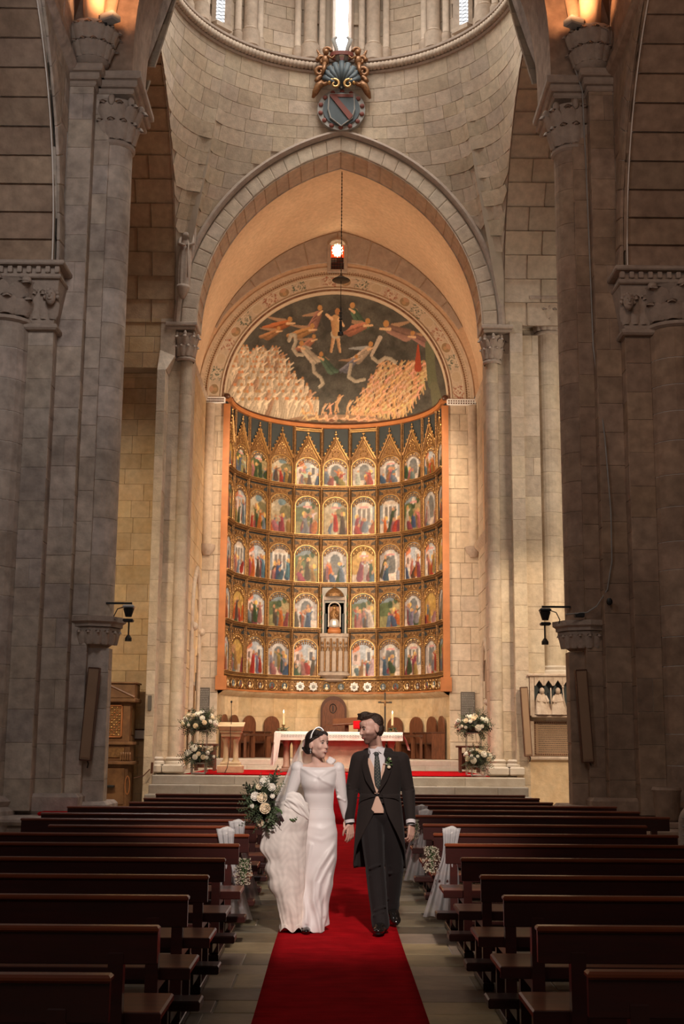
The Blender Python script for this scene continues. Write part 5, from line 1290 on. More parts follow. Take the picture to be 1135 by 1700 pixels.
# ---- wall plaques, framed notice, sign
def plaque(x0, x1, z0, z1, label, frame=False):
    t = thing('inscribed_slab', label, 'plaque', ((x0+x1)/2, 35.99, z0))
    MB().use('plaque').box2((x0, 35.93, z0), (x1, 35.99, z1), bev=.01).obj('slab', None, t)
    mb = MB().use('heraldic_grey'); n = 17
    for i in range(n):
        z = z0+.06+(z1-z0-.12)*i/(n-1); x = x0+.03
        while x < x1-.05:
            w = random.uniform(.015, .045); mb.box((x+w/2, 35.927, z), (w, .004, .016)); x += w+.012
    mb.obj('inscription', None, t)
plaque(-3.93, -3.56, 2.20, 3.08, 'dark inscribed slab on the left wall above the roses')
plaque(3.50, 3.90, 2.15, 3.02, 'dark inscribed slab on the right wall above the roses')
t = thing('framed_notice', 'small framed white notice hanging on the left transept wall', 'picture', (-4.45, 29.95, 1.7))
box_obj('frame', (-4.60, 29.93, 1.72), (.36, .04, .26), 'wood_dark', t, .01); box_obj('sheet', (-4.60, 29.905, 1.72), (.29, .01, .19), 'cloth_white', t)
o = MB().use('plaque').box((-4.24, 29.07, 2.42), (.08, .03, .34), bev=.008).obj('wall_panel', None, None); tag(o, 'narrow dark metal plate on the edge of the left pier', 'plate')

# ---- line array loudspeakers leaning on the piers
def speaker(p0, p1, w, label):
    p0 = Vector(p0); p1 = Vector(p1); d = (p1-p0); R = d.to_track_quat('Z', 'Y').to_matrix()
    # keep the face towards the nave
    z = d.normalized(); x = Vector((1, 0, 0)); x = (x-z*x.dot(z)).normalized(); yv = z.cross(x); R = Matrix((x, yv, z)).transposed()
    t = thing('column_loudspeaker', label, 'loudspeaker', tuple(p0)); c = (p0+p1)/2
    MB().use('speaker').box(c, (w, .12, d.length), R=R, bev=.012).obj('cabinet', None, t)
    mb = MB().use('wood_dark')
    for s in (-1, 1): mb.box(c+R @ Vector((s*w*.5, 0, 0)), (.012, .125, d.length), R=R)
    mb.box(p0, (w, .13, .02), R=R).box(p1, (w, .13, .02), R=R); mb.obj('edge_trim', None, t)
    MB().use('speaker').box(c+R @ Vector((0, -.065, 0)), (w*.8, .008, d.length*.95), R=R).obj('grille_cloth', None, t)
    MB().use('black').tube([p0+Vector((.02, 0, .02)), p0+Vector((.05, 0, -.05)), p0+Vector((.03, .03, -.12))], .012, 5).obj('lead', None, t)
speaker((-3.89, 20.05, 1.25), (-3.80, 20.02, 2.67), .17, 'tall brown loudspeaker leaning on the left great pier')
speaker((3.92, 20.05, 1.28), (3.84, 20.02, 2.70), .17, 'tall brown loudspeaker leaning on the right great pier')
speaker((4.38, 29.3, 1.30), (4.30, 29.3, 2.85), .16, 'tall brown loudspeaker on the right wall, left of the carved tomb')

# ---- spotlights on brackets beside the piers
for sx, side in ((-1, 'left'), (1, 'right')):
    t = thing('spotlight', 'black spotlight hung from a bracket above the carved corbel, %s pier' % side, 'spotlight', (sx*3.35, 20.2, 3.7))
    MB().use('black').box2((sx*3.74, 20.18, 3.70), (sx*3.28, 20.22, 3.73)).obj('bracket', None, t)
    MB().use('black' if sx > 0 else 'metal_grey').box((sx*3.33, 20.2, 3.66), (.18, .14, .06), bev=.02).obj('head', None, t)
    MB().use('black').lathe([(.05, 0), (.09, .13)], (sx*3.33, 20.2, 3.5), 12).box((sx*3.33, 20.2, 3.44), (.16, .14, .05), bev=.015).obj('lens_hood', None, t)
    MB().use('bronze').tube([(sx*3.32, 20.2, 3.42), (sx*3.32, 20.2, 3.2)], .014, 6).lathe([(.055, 0), (.055, .05), (.02, .1)], (sx*3.32, 20.2, 3.11), 10).obj('counterweight', None, t)
    MB().use('black').tube([(sx*3.4, 20.2, 3.66), (sx*3.5, 20.15, 3.62), (sx*3.55, 20.12, 3.5), (sx*3.53, 20.1, 3.44)], .009, 5).obj('lead', None, t)
    # floods on the vault corbels
    t = thing('floodlight', 'small grey floodlight on top of the %s vault corbel' % side, 'floodlight', (sx*3.98, 19.7, 13.5))
    MB().use('heraldic_grey').box((sx*3.92, 19.55, 13.58), (.26, .22, .14), rz=sx*.5, bev=.02).obj('housing', None, t)
    MB().use('black').box((sx*4.05, 19.62, 13.52), (.14, .1, .1), bev=.01).obj('mount', None, t)
o = MB().use('black').box((3.83, 19.95, 3.56), (.15, .12, .07), bev=.01).obj('junction_box', None, None); tag(o, 'small black box on top of the right carved corbel', 'box')
t = thing('round_fixture', 'white round wall fixture on the right pier where the cable turns', 'fixture', (4.3, 19.75, 3.6))
MB().use('cloth_white').lathe([(.075, 0), (.08, .02), (.08, .11), (.06, .13)], (0, 0, 0), 16).obj('cap', None, t).matrix_world = Matrix.Translation((4.35, 19.74, 3.75)) @ Matrix.Rotation(pi/2, 4, 'X')
MB().use('black').ball((4.26, 19.70, 3.75), (.05, .04, .06), 10, 7).obj('lens', None, t)
pts = [(4.0, 19.9, 12.9), (4.1, 19.86, 12.5), (4.15, 19.97, 11), (4.18, 19.97, 8), (4.28, 19.76, 6.4), (4.34, 19.76, 5.2), (4.33, 19.76, 4.4), (4.25, 19.78, 3.95), (4.1, 19.9, 3.7), (3.95, 19.93, 3.6), (3.6, 19.86, 3.56)]
o = MB().use('heraldic_grey').tube(pts, .012, 6).obj('cable', None, None); tag(o, 'long pale cable running down the right pier to the corbel', 'cable')
o = MB().use('metal_grey').tube([(4.0, 19.9, 13.1), (4.3, 19.5, 13.5), (4.5, 19.5, 13.4), (4.55, 19.6, 13.2)], .012, 6).obj('cable', None, None); tag(o, 'short cable looped round the right vault corbel', 'cable')

# ---- hanging censer-like lamp
hx, hy = 0.03, 31.2
t = thing('hanging_lamp', 'dark dish lamp with a long tassel, hanging on a chain', 'lamp', (hx, hy, 11.5))
ch = MB().use('bronze')
for i in range(60): 
    z = 13.55+i*.048; ch.ball((hx, hy, z), (.012 if i % 2 else .02, .02 if i % 2 else .012, .03), 5, 4)
ch.obj('chain', None, t)
MB().use('bronze').lathe([(.21, 0), (.235, .02), (.20, .05), (.12, .09), (.075, .13), (.03, .16), (.012, .2)], (hx, hy, 13.36), 24).obj('dish', None, t, smooth=True)
mb = MB().use('black').tube([(hx, hy, 13.36), (hx, hy, 12.6)], .007, 5); mb.obj('cord', None, t)
mb = MB().use('black'); z = 12.65
for r_, h_ in ((.02, .12), (.04, .07), (.025, .10), (.045, .07), (.035, .3), (.07, .12)): mb.lathe([(.008, 0), (r_, -.02), (r_*1.1, -h_+.02), (.01, -h_)], (hx, hy, z), 10); z -= h_
mb.obj('tassel', None, t)

# ---- carved coat of arms above the chancel arch
cx_, cy_ = -.0, 29.3
t = thing('coat_of_arms', 'carved and painted coat of arms with shell crest above the chancel arch', 'coat of arms', (cx_, cy_, 16.6))
def disc(rx, rz, y, zc, th, m, nm, n=32, poly=None):
    pts = poly or [(rx*cos(2*pi*i/n), rz*sin(2*pi*i/n)) for i in range(n)]
    return MB().use(m).prism(pts, th, Matrix.Translation((cx_, y, zc)) @ Matrix.Rotation(pi/2, 4, 'X')).obj(nm, None, t)
disc(.60, .56, 29.46, 17.18, .12, 'heraldic_grey', 'oval_frame')
for k in range(14):
    a = 2*pi*k/14+.2; MB().use('heraldic_red').ball((cx_+.53*cos(a), 29.33, 17.18+.49*sin(a)), (.06, .03, .06), 8, 5).obj('rosette', None, t)
disc(.46, .45, 29.36, 17.18, .05, 'heraldic_blue', 'inner_field')
shp = [(-.31, .40), (.31, .40), (.33, 0), (.27, -.24), (0, -.46), (-.27, -.24), (-.33, 0)]
disc(0, 0, 29.32, 17.16, .04, 'heraldic_blue', 'shield', poly=shp)
MB().use('heraldic_grey').tube([(cx_+x, 29.28, 17.16+z) for x, z in shp+[shp[0]]], .02, 5).obj('shield_rim', None, t)
MB().use('heraldic_red').prism([(-.30, .36), (-.16, .38), (.29, -.18), (.20, -.30)], .03, Matrix.Translation((cx_, 29.28, 17.16)) @ Matrix.Rotation(pi/2, 4, 'X')).obj('bend', None, t)
MB().use('heraldic_red').box((cx_, 29.28, 17.52), (.58, .03, .08)).obj('chief', None, t)
for k in range(9):                 # shell crest
    a = radians(-72+18*k); L_ = .58-.10*abs(k-4)/4
    MB().use('heraldic_blue').tube([(cx_, 29.30, 17.72), (cx_+L_*.5*sin(a), 29.16, 17.76+L_*.5*cos(a)), (cx_+L_*sin(a), 29.18, 17.80+L_*cos(a))], [.03, .06, .085], 8).obj('shell_rib', None, t, smooth=True)
    if k < 8: MB().use('heraldic_grey').tube([(cx_, 29.27, 17.72), (cx_+L_*.95*sin(a+.15), 29.13, 17.78+L_*.95*cos(a+.15))], [.015, .02], 5).obj('shell_groove', None, t)
def swirl(c, r, turns, sx, m, w=.05, nm='scroll'):
    pts = []; n = 22
    for i in range(n+1):
        a = turns*2*pi*i/n; rr_ = r*(1-.8*i/n); pts.append((c[0]+sx*rr_*cos(a), c[1]-.02*i/n, c[2]+rr_*sin(a)))
    MB().use(m).tube(pts, [w*(1-.5*i/n) for i in range(n+1)], 7).obj(nm, None, t, smooth=True)
for s in (-1, 1):
    swirl((cx_+s*.17, 29.15, 17.76), .15, 1.2, s, 'gilt_bright', .045)
    swirl((cx_+s*.46, 29.2, 17.85), .16, 1.1, s, 'heraldic_gold', .07); swirl((cx_+s*.55, 29.22, 18.12), .14, 1.2, -s, 'heraldic_gold', .065)
    swirl((cx_+s*.48, 29.2, 18.42), .13, 1.2, s, 'heraldic_gold', .06); swirl((cx_+s*.38, 29.2, 18.68), .11, 1.1, -s, 'heraldic_gold', .05)
    MB().use('heraldic_gold').tube([(cx_+s*.40, 29.25, 17.9), (cx_+s*.58, 29.22, 17.75), (cx_+s*.66, 29.25, 17.58), (cx_+s*.72, 29.28, 17.45)], [.09, .10, .08, .03], 8).obj('drapery', None, t, smooth=True)
    # winged child figure
    fb = MB().use('heraldic_gold'); fb.ball((cx_+s*.40, 29.14, 18.62), (.075, .075, .09), 10, 8).ball((cx_+s*.41, 29.17, 18.42), (.10, .08, .14), 10, 8)
    fb.tube([(cx_+s*.36, 29.12, 18.5), (cx_+s*.24, 29.08, 18.42), (cx_+s*.17, 29.08, 18.5)], [.035, .03, .022], 6).tube([(cx_+s*.43, 29.14, 18.32), (cx_+s*.44, 29.08, 18.12), (cx_+s*.50, 29.1, 17.98)], [.055, .045, .03], 7)
    fb.obj('winged_child', None, t, smooth=True)
    for q in range(4): MB().use('heraldic_gold').ball((cx_+s*(.50+.03*q), 29.24, 18.52+.05*q), (.10, .02, .03), 8, 4, Matrix.Rotation(-s*(.3+.25*q), 3, 'Y')).obj('wing_feather', None, t)
    MB().use('heraldic_grey').tube([(cx_+s*.10, 29.2, 18.42), (cx_+s*.14, 29.18, 18.75), (cx_+s*.22, 29.2, 19.0), (cx_+s*.13, 29.2, 19.08)], [.06, .05, .06, .03], 7).obj('crown_arm', None, t, smooth=True)
MB().use('heraldic_red').torus_path(lambda q, a, b: (cx_+(.26+a)*cos(2*pi*q), 29.22+(.14+a)*sin(2*pi*q), 18.52+b), 24, [(0, 0), (.04, .0), (.04, .1), (0, .1)], True).obj('crown_band', None, t)

# ---- standing stone figure at the left springing of the chancel arch
t = thing('stone_statue', 'slender standing stone angel at the left springing of the chancel arch', 'statue', (-3.80, 29.15, 12.3))
sx_, sy_ = -3.80, 29.20
MB().use('stone_carved').lathe([(.05, 0), (.10, .1), (.13, .2), (.16, .26), (.16, .32)], (sx_, sy_, 12.12), 12).obj('bracket', None, t, smooth=True)
mb = MB().use('stone_carved'); 
def robe(u, v):
    a = 2*pi*u; r = (.15-.03*v+.03*sin(pi*v)) * (1+.10*sin(a*9+v*2)*(1-v)); return (sx_+.05*v+r*cos(a)*.95, sy_+r*sin(a)*.75, 12.42+1.25*v)
mb.grid(robe, 40, 14, closed=True); mb.lathe([(.13, 0), (.12, .12), (.06, .2), (.045, .28)], (sx_+.05, sy_, 13.64), 14)
mb.ball((sx_+.06, sy_-.02, 14.02), (.08, .09, .11), 12, 9)
for s in (-1, 1): mb.tube([(sx_+.05+s*.12, sy_, 13.76), (sx_+.05+s*.17, sy_-.06, 13.5), (sx_+.05+s*.03, sy_-.16, 13.42)], [.05, .045, .03], 8)
mb.tube([(sx_+.12, sy_-.17, 13.5), (sx_+.12, sy_-.17, 12.6)], .015, 5)
mb.obj('figure', None, t, smooth=True)
for s in (-1, 1): MB().use('stone_carved').ball((sx_+.05+s*.15, sy_+.07, 13.55), (.06, .03, .45), 8, 8, Matrix.Rotation(s*.1, 3, 'Y')).obj('wing', None, t, smooth=True)

# ---- wall tomb on the right
t = thing('wall_tomb', 'pale wall tomb with two seated carved figures above an inscribed slab', 'tomb', (4.95, 29.5, 1.3))
tx0, tx1 = 4.46, 5.55; ty = 29.45
box_obj('back_block', ((tx0+tx1)/2, 29.8, 2.15), (tx1-tx0, .4, 1.95), 'marble', t)
box_obj('cornice', ((tx0+tx1)/2, 29.62, 3.14), (tx1-tx0+.1, .5, .07), 'stone_pale', t, .02)
box_obj('lower_moulding', ((tx0+tx1)/2, 29.6, 1.25), (tx1-tx0+.08, .42, .08), 'stone_pale', t, .02)
box_obj('lower_wall', ((tx0+tx1)/2, 29.75, .68), (tx1-tx0+.1, .6, 1.1), 'stone_gold', t, .02)
for x in (tx0+.05, tx1-.05): box_obj('pilaster', (x, 29.52, 2.66), (.10, .22, .92), 'stone_pale', t, .015)
for x in (tx0+.05, tx1-.05): box_obj('pilaster', (x, 29.56, 1.7), (.08, .12, .82), 'stone_pale', t, .015)
box_obj('niche_back', ((tx0+tx1)/2, 29.57, 2.66), (tx1-tx0-.2, .04, .86), 'slate_blue', t)
box_obj('ledge', ((tx0+tx1)/2, 29.5, 2.2), (tx1-tx0-.06, .22, .05), 'stone_pale', t, .01)
for k in range(4):
    x = tx0+.22+k*.215; MB().use('stone_pale').prism([(-.11, .2), (-.11, .0), (-.085, .0), (0, .13), (.085, .0), (.11, .0), (.11, .2)], .08, Matrix.Translation((x, 29.48, 2.90)) @ Matrix.Rotation(pi/2, 4, 'X')).obj('gablet', None, t)
for k, x in enumerate((4.76, 5.10)):
    mb = MB().use('stone_pale')
    def rb_(u, v, x=x): 
        a = 2*pi*u; r = .16*(1-v)**.7+.07; r *= 1+.08*sin(a*8+v*5); return (x+.06*(k-.5)*v+r*cos(a), 29.5+r*.7*sin(a)-.02*(1-v), 2.24+.48*v)
    mb.grid(rb_, 32, 10, closed=True); mb.ball((x+.03*(k-.5), 29.46, 2.78), (.06, .065, .08), 10, 8)
    for s in (-1, 1): mb.tube([(x+s*.07, 29.48, 2.66), (x+s*.12, 29.42, 2.55), (x+(.08 if k == 0 else -.08)+s*.02, 29.38, 2.52)], [.035, .03, .02], 7)
    if k: mb.tube([(x-.15, 29.4, 2.3), (x-.16, 29.4, 2.85)], .014, 5).tube([(x+.16, 29.4, 2.3), (x+.12, 29.4, 2.85)], .014, 5).ball((x+.12, 29.4, 2.87), .03, 6, 5)
    mb.obj('carved_figure', None, t, smooth=True)
    MB().use('marble_pink').box((x, 29.42, 2.24), (.30, .1, .03)).obj('cushion', None, t)
MB().use('speaker').box(((tx0+tx1)/2, 29.585, 1.7), (tx1-tx0-.2, .03, .78)).obj('inscribed_panel', None, t)
mb = MB().use('plaque')
for i in range(14):
    z = 1.40+.62*i/13; x = tx0+.2
    while x < tx1-.22: w = random.uniform(.02, .06); mb.box((x+w/2, 29.568, z), (w, .004, .010)); x += w+.012
mb.obj('inscription', None, t)
mb = MB().use('wood_dark')
for i in range(18): mb.box((tx0+.125, 29.57, 1.36+.04*i), (.03, .01, .022)).box((tx1-.125, 29.57, 1.36+.04*i), (.03, .01, .022))
for i in range(20): mb.box((tx0+.14+.0435*i, 29.57, 2.06), (.024, .01, .03)).box((tx0+.14+.0435*i, 29.57, 1.34), (.024, .01, .03))
mb.obj('carved_border', None, t)

# ---- wooden cabinet against the left transept wall
t = thing('wooden_cabinet', 'tall wooden cabinet with pediment and gilded openwork panels behind the left pier', 'cabinet', (-5.3, 29.2, 0))
x0, x1, yf, yb = -5.86, -4.55, 28.7, 29.6
def bx(nm, a, b, m='wood_chest', bev=.01): return MB().use(m).box2(a, b, bev=bev).obj(nm, None, t)
bx('base', (x0, yf, .0), (x1, yb, .12)); bx('lower_body', (x0+.08, yf+.08, .12), (x1-.08, yb, 1.05)); bx('middle_shelf', (x0-.02, yf-.05, 1.05), (x1+.03, yb, 1.12))
bx('drawer_row', (x0+.05, yf+.05, 1.12), (x1-.05, yb, 1.48)); bx('waist_moulding', (x0-.02, yf-.02, 1.48), (x1+.02, yb, 1.55))
bx('upper_body', (x0+.08, yf+.1, 1.55), (x1-.08, yb, 2.42)); bx('cornice', (x0-.04, yf-.06, 2.42), (x1+.05, yb, 2.52), bev=.02)
bx('top', (x0, yf+.15, 2.52), (x1, yb, 2.84)); bx('top_moulding', (x0-.02, yf+.1, 2.84), (x1+.04, yb, 2.88))
MB().use('wood_chest').prism([(x0, 0), (x1+.02, 0), ((x0+x1)/2, .30)], .06, Matrix.Translation((0, yf+.0, 2.52)) @ Matrix.Rotation(pi/2, 4, 'X')).obj('pediment', None, t)
for s in (-1, 1): 
    mm = (x0+x1)/2; MB().use('wood_chest').tube([(mm+s*(x1-mm+.03), yf-.06, 2.53), (mm, yf-.06, 2.84)], .025, 4).obj('pediment_moulding', None, t)
for (a, b) in ((-5.62, -4.82),):
    MB().use('gilt').box2((a, yf+.08, 1.66), (b, yf+.1, 2.34)).obj('gilded_ground', None, t)
    for i in range(14):
        for j in range(12):
            mb = None
            if (i*7+j*5) % 3: 
                MB().use('gilt_bright' if (i+j) % 2 else 'wood_orange').ball((a+.04+(b-a-.08)*i/13, yf+.07, 1.70+.60*j/11), (.024, .02, .02), 6, 4).obj('lattice_knob', None, t)
    for p in ((a, 1.64, b, 1.67), (a, 2.33, b, 2.36)): bx('panel_frame', (p[0]-.03, yf+.05, p[1]), (p[2]+.03, yf+.1, p[3]), 'wood_orange', .005)
    for q in (a-.03, b): bx('panel_frame', (q, yf+.05, 1.64), (q+.03, yf+.1, 2.36), 'wood_orange', .005)
bx('drawer', (-5.42, yf+.02, 1.2), (-4.72, yf+.06, 1.42), 'gilt')
bx('side_panel', (x1-.08, yf+.3, 1.7), (x1-.06, yb-.2, 2.3), 'gilt')
mb = MB().use('wood_chest')
for q in range(5): mb.lathe([(.02, 0), (.03, .05), (.018, .10), (.028, .15), (.02, .2)], (-4.78+.05*q, yf-.02, 1.12), 8)
mb.obj('baluster_row', None, t, smooth=True)
bx('kneeling_shelf', (-5.5, yf-.1, .55), (-4.9, yf+.1, .6), 'black'); bx('door', (-5.4, yf+.06, .18), (-4.7, yf+.09, .98))
MB().use('wood_orange').tube([(-4.62+.05*cos(a_), yf+.04, .6+.2*sin(a_)) for a_ in [i*pi/8 for i in range(17)]], .01, 5).obj('oval_moulding', None, t)
o = MB().use('wood_dark').tube([(-4.5, 28.9, .75), (-4.3, 28.9, .8), (-4.16, 28.95, .95)], .012, 5).tube([(-4.13, 29.0, .85), (-4.12, 29.0, 1.1)], .03, 6).obj('rope_barrier', None, None); tag(o, 'thin dark cord strung from the cabinet to the left pier', 'cord')
o = MB().use('carpet_red').box((-4.05, 19.55, .47), (.75, .5, .05), bev=.02).obj('red_cloth', None, None); tag(o, 'folded red cloth lying on the plinth of the left pier', 'cloth')
# ---- stones at the right
t = thing('stone_trough', 'tapered grey stone tub standing on the plinth of the right pier', 'tub', (4.9, 19.1, .44))
MB().use('stone_red').lathe([(.12, 0), (.17, .05), (.20, .42), (.22, .46), (.20, .5), (.15, .5), (.14, .3)], (4.85, 18.95, .44), 18).obj('bowl', None, t, smooth=True, angle=40)
MB().use('stone_red').box((4.85, 18.95, .40), (.5, .45, .10), bev=.02).obj('foot', None, t)
MB().use('stone_red').box2((4.5, 18.6, 0), (6.5, 19.2, .36), bev=.04).obj('bench_block', None, t)
sb = thing('shawl_bundle', 'rounded pale stone block with worn grooves at the end of a right pew', 'block', (3.5, 11.9, 0))
mb = MB().use('stone_pale')
def bund(u, v):
    a = 2*pi*u; z = 1.02*v; r = .25*(1 if v < .8 else sqrt(max(0, 1-((v-.8)/.2)**2)))*(1+.03*sin(a*5+v*9)); return (3.52+r*cos(a), 12.35+r*.8*sin(a), z)
mb.grid(bund, 36, 26, closed=True); mb.obj('body', None, sb, smooth=True)
mb = MB().use('stone_carved')
for k in range(4): mb.tube([(3.52-.26*cos(.2), 12.22, .86-.08*k), (3.4, 12.12, .82-.08*k+.02*(k % 2)), (3.55, 12.10, .78-.09*k)], .010, 5)
mb.tube([(3.38, 12.14, .8), (3.36, 12.14, .5)], .009, 5); mb.obj('groove', None, sb)
sb.name = 'stone_block'
# ================================================================== PEWS
def make_pew(length, name='pew'):
    # local: x from 0 (aisle end) to length, y=0 is the back, seat towards +y (the altar)
    t = thing(name, 'x', 'pew', (0, 0, 0), 0, 'dark wooden pews')
    L = length
    def pc(nm, a, b, m, bev=.006): return MB().use(m).box2(a, b, bev=bev).obj(nm, None, t)
    pc('back_board', (0, .0, .655), (L, .028, .785), 'wood_pew', .004)
    pc('top_rail', (-.005, -.018, .775), (L+.005, .045, .80), 'wood_seat', .008)
    pc('seat', (-.01, .10, .425), (L+.01, .50, .46), 'wood_seat', .008)
    pc('seat_edge', (-.01, .085, .405), (L+.01, .10, .46), 'wood_pew', .004)
    pc('kneeler', (-.01, -.36, .165), (L+.01, -.18, .215), 'wood_pew', .008)
    pc('foot_rail', (.15, -.02, .05), (L-.15, .04, .11), 'wood_pew', .004)
    xs = [.16, L-.16] + ([L/2] if L > 2.5 else [])
    for x in xs:
        pc('back_post', (x-.03, -.005, .0), (x+.03, .05, .70), 'wood_pew', .004)
        pc('seat_leg', (x-.03, .40, .0), (x+.03, .46, .43), 'wood_pew', .004)
        pc('seat_bearer', (x-.025, .03, .36), (x+.025, .46, .41), 'wood_pew', .003)
        pc('kneeler_arm', (x-.02, -.34, .10), (x+.02, .0, .16), 'wood_pew', .003)
        pc('foot', (x-.035, -.05, .0), (x+.035, .50, .045), 'wood_pew', .004)
    return t
YR = [4.23, 5.26, 6.29, 7.26, 8.37, 9.56, 10.68, 11.95, 13.45, 14.55, 15.73, 16.75, 18.1, 19.2]
YL = [4.10, 5.17, 6.19, 7.14, 8.19, 9.38, 10.39, 11.42, 12.4, 13.4, 14.8, 16.0, 17.2, 18.7]
LR = [3.6]*6 + [2.0, 2.05, 2.65, 2.60, 2.60, 2.0, 2.04, 2.0]
LL = [3.6]*6 + [3.3, 1.82, 2.30, 2.34, 2.36, 1.85, 1.85, 1.9]
ORD = ['nearest the camera', 'second from the front', 'third from the front', 'fourth from the front', 'fifth from the front', 'sixth from the front', 'seventh from the front', 'eighth from the front', 'ninth from the front', 'tenth from the front', 'eleventh from the front', 'twelfth from the front', 'thirteenth from the front', 'farthest, by the steps']
cache = {}
def pew_at(x, y, L, side, k):
    lab = 'dark wooden pew on the %s of the aisle, %s' % (side, ORD[k])
    if k == 13: lab = 'dark wooden pew on the %s of the aisle, last before the steps' % side
    key = (L, side)
    if key not in cache:
        t = make_pew(L); cache[key] = t
        t.location = (x, y, 0)
        t['label'] = lab; return t
    return dup(cache[key], (x, y, 0), None, lab)
for k in range(14):
    pew_at(.81, YR[k], LR[k], 'right', k)
    pew_at(-.69-LL[k], YL[k], LL[k], 'left', k)

# ---- tulle swags with gypsophila tied on pews
def swag(x, y, z, side, label, floor=.06, w=.075, spread=.16, flip=1):
    t = thing('tulle_swag', label, 'decoration', (x, y, z), 0, 'white tulle swags tied on the pews')
    def drape(u, v):
        # front face down from the rail, over it and behind
        a = (u-.5)*2; ww = w*(1-.25*sin(pi*min(1, v*2.2)))*(1 if v < .35 else 1+(v-.35)*1.5*spread/w*.5)
        yy = y-.03-.03*sin(u*20)*(.2+v) - .02; zz = z+.045-(z-floor)*v
        return (x+a*ww+.10*v*flip*.6, yy+(.35*v*v if v > .0 else 0)+.0, zz)
    mb = MB().use('tulle').grid(drape, 30, 22); mb.obj('hanging_veil', None, t, smooth=True)
    kb = MB().use('cloth_white')
    def knot(u, v):
        a = 2*pi*u; r = .045*sin(pi*min(.999, .02+v*.96))**.6*(1+.12*sin(a*7+v*6)); return (x-w*.85+2*w*.85*v+.008*sin(a*5), y+.01+r*cos(a)*1.2, z+.012+r*sin(a)*.95)
    kb.grid(knot, 24, 16, closed=True); kb.obj('tulle_knot', None, t, smooth=True)
    return t
def gyp(x, y, z, label, n=260, r=.075, h=.20):
    t = thing('gypsophila_bunch', label, 'flowers', (x, y, z), 0, 'gypsophila bunches tied on the pews')
    st_ = MB().use('green_stem')
    for k in range(26):
        a = random.uniform(0, 2*pi); q = random.uniform(0, r*.8); st_.tube([(x, y, z-h*.6), (x+q*cos(a)*.6, y+q*sin(a)*.6, z), (x+q*cos(a), y+q*sin(a), z+h*.5)], .0018, 3)
    st_.obj('stem', None, t)
    fb = MB().use('gypsophila')
    for k in range(n):
        a = random.uniform(0, 2*pi); q = r*sqrt(random.uniform(0, 1)); zz = random.uniform(-h*.5, h*.5); f = 1-.5*abs(zz/h)
        fb.ball((x+q*f*cos(a), y+q*f*sin(a), z+zz), random.uniform(.004, .0075), 4, 3)
    fb.obj('blossom', None, t, stuff=True); return t
swag(-.87, YL[6]-.0, .80, 'left', 'white tulle swag on the left pew behind the bride, nearer one', flip=1)
swag(-.86, YL[7]+.0, .80, 'left', 'white tulle swag on a left pew, half behind the bouquet', flip=1)
swag(.95, YR[6], .80, 'right', 'white tulle swag nearest the camera on the right pews', flip=-1)
swag(.94, YR[8]+.12, .80, 'right', 'middle one of the three white tulle swags right of groom', flip=-1)
swag(.96, YR[9], .80, 'right', 'farthest white tulle swag right of groom, beside his hand', flip=-1)
swag(-.86, YL[5], .55, 'left', 'grey white tulle hanging below the left pew board, nearest camera', floor=.02, flip=-1, w=.16) if False else None
gyp(-.72, YL[6]-.08, .52, 'gypsophila bunch hanging at the left pew end')
gyp(.78, YR[6]-.10, .60, 'gypsophila bunch at the right pew end, nearer the camera')
gyp(.80, YR[8]-.10, .66, 'gypsophila bunch at the right pew end, beside the groom')
# ================================================================== THE COUPLE
def capsule(mb, a, b, ra, rb, n=14):
    a = Vector(a); b = Vector(b); d = b-a; L = d.length; t = d/L if L > 1e-6 else Vector((0, 0, 1))
    pts = []; rs = []
    for k in range(5): an = pi/2*(1-k/4); pts.append(a-t*ra*sin(an)); rs.append(max(.0008, ra*cos(an)))
    for k in range(1, 5): an = pi/2*k/4; pts.append(b+t*rb*sin(an)); rs.append(max(.0008, rb*cos(an)))
    pts.insert(5, a+d*.5); rs.insert(5, (ra+rb)/2)
    mb.tube(pts, rs, n)
def fused(name, mb, voxel, matname, parent, smooth=4, colfn=None, keep=None, relax=None):
    me = mb.mesh(name+'_raw', matname); o = bpy.data.objects.new(name+'_raw', me); COL.objects.link(o)
    r = o.modifiers.new('r', 'REMESH'); r.mode = 'VOXEL'; r.voxel_size = voxel; r.use_smooth_shade = True
    if smooth: s = o.modifiers.new('s', 'SMOOTH'); s.iterations = smooth; s.factor = .5
    dg = bpy.context.evaluated_depsgraph_get(); m2 = bpy.data.meshes.new_from_object(o.evaluated_get(dg)); bpy.data.objects.remove(o); m2.name = name
    m2.materials.clear(); m2.materials.append(MATS[matname]); m2.polygons.foreach_set('use_smooth', [True]*len(m2.polygons))
    while m2.color_attributes: m2.color_attributes.remove(m2.color_attributes[0])
    n = len(m2.vertices); co = np.empty(n*3, 'f'); m2.vertices.foreach_get('co', co); co = co.reshape(-1, 3)
    if relax is not None:
        ne = len(m2.edges); ed = np.empty(ne*2, 'i'); m2.edges.foreach_get('vertices', ed); ed = ed.reshape(-1, 2)
        for c_, r_, it in relax:
            w = (np.clip(1.6-1.6*np.linalg.norm(co-np.array(c_, 'f'), axis=1)/r_, 0, 1)*.6)[:, None]
            for _ in range(it):
                sm = np.zeros_like(co); cn = np.zeros(n, 'f'); np.add.at(sm, ed[:, 0], co[ed[:, 1]]); np.add.at(sm, ed[:, 1], co[ed[:, 0]]); np.add.at(cn, ed[:, 0], 1); np.add.at(cn, ed[:, 1], 1)
                co = co + (sm/np.maximum(cn, 1)[:, None]-co)*w
        m2.vertices.foreach_set('co', co.astype('f').ravel()); m2.update()
    buf = np.ones((n, 4), 'f')
    if colfn is not None: buf[:, :3] = colfn(co)
    a = m2.color_attributes.new('Col', 'FLOAT_COLOR', 'POINT'); a.data.foreach_set('color', buf.ravel())
    return link(name, m2, parent)
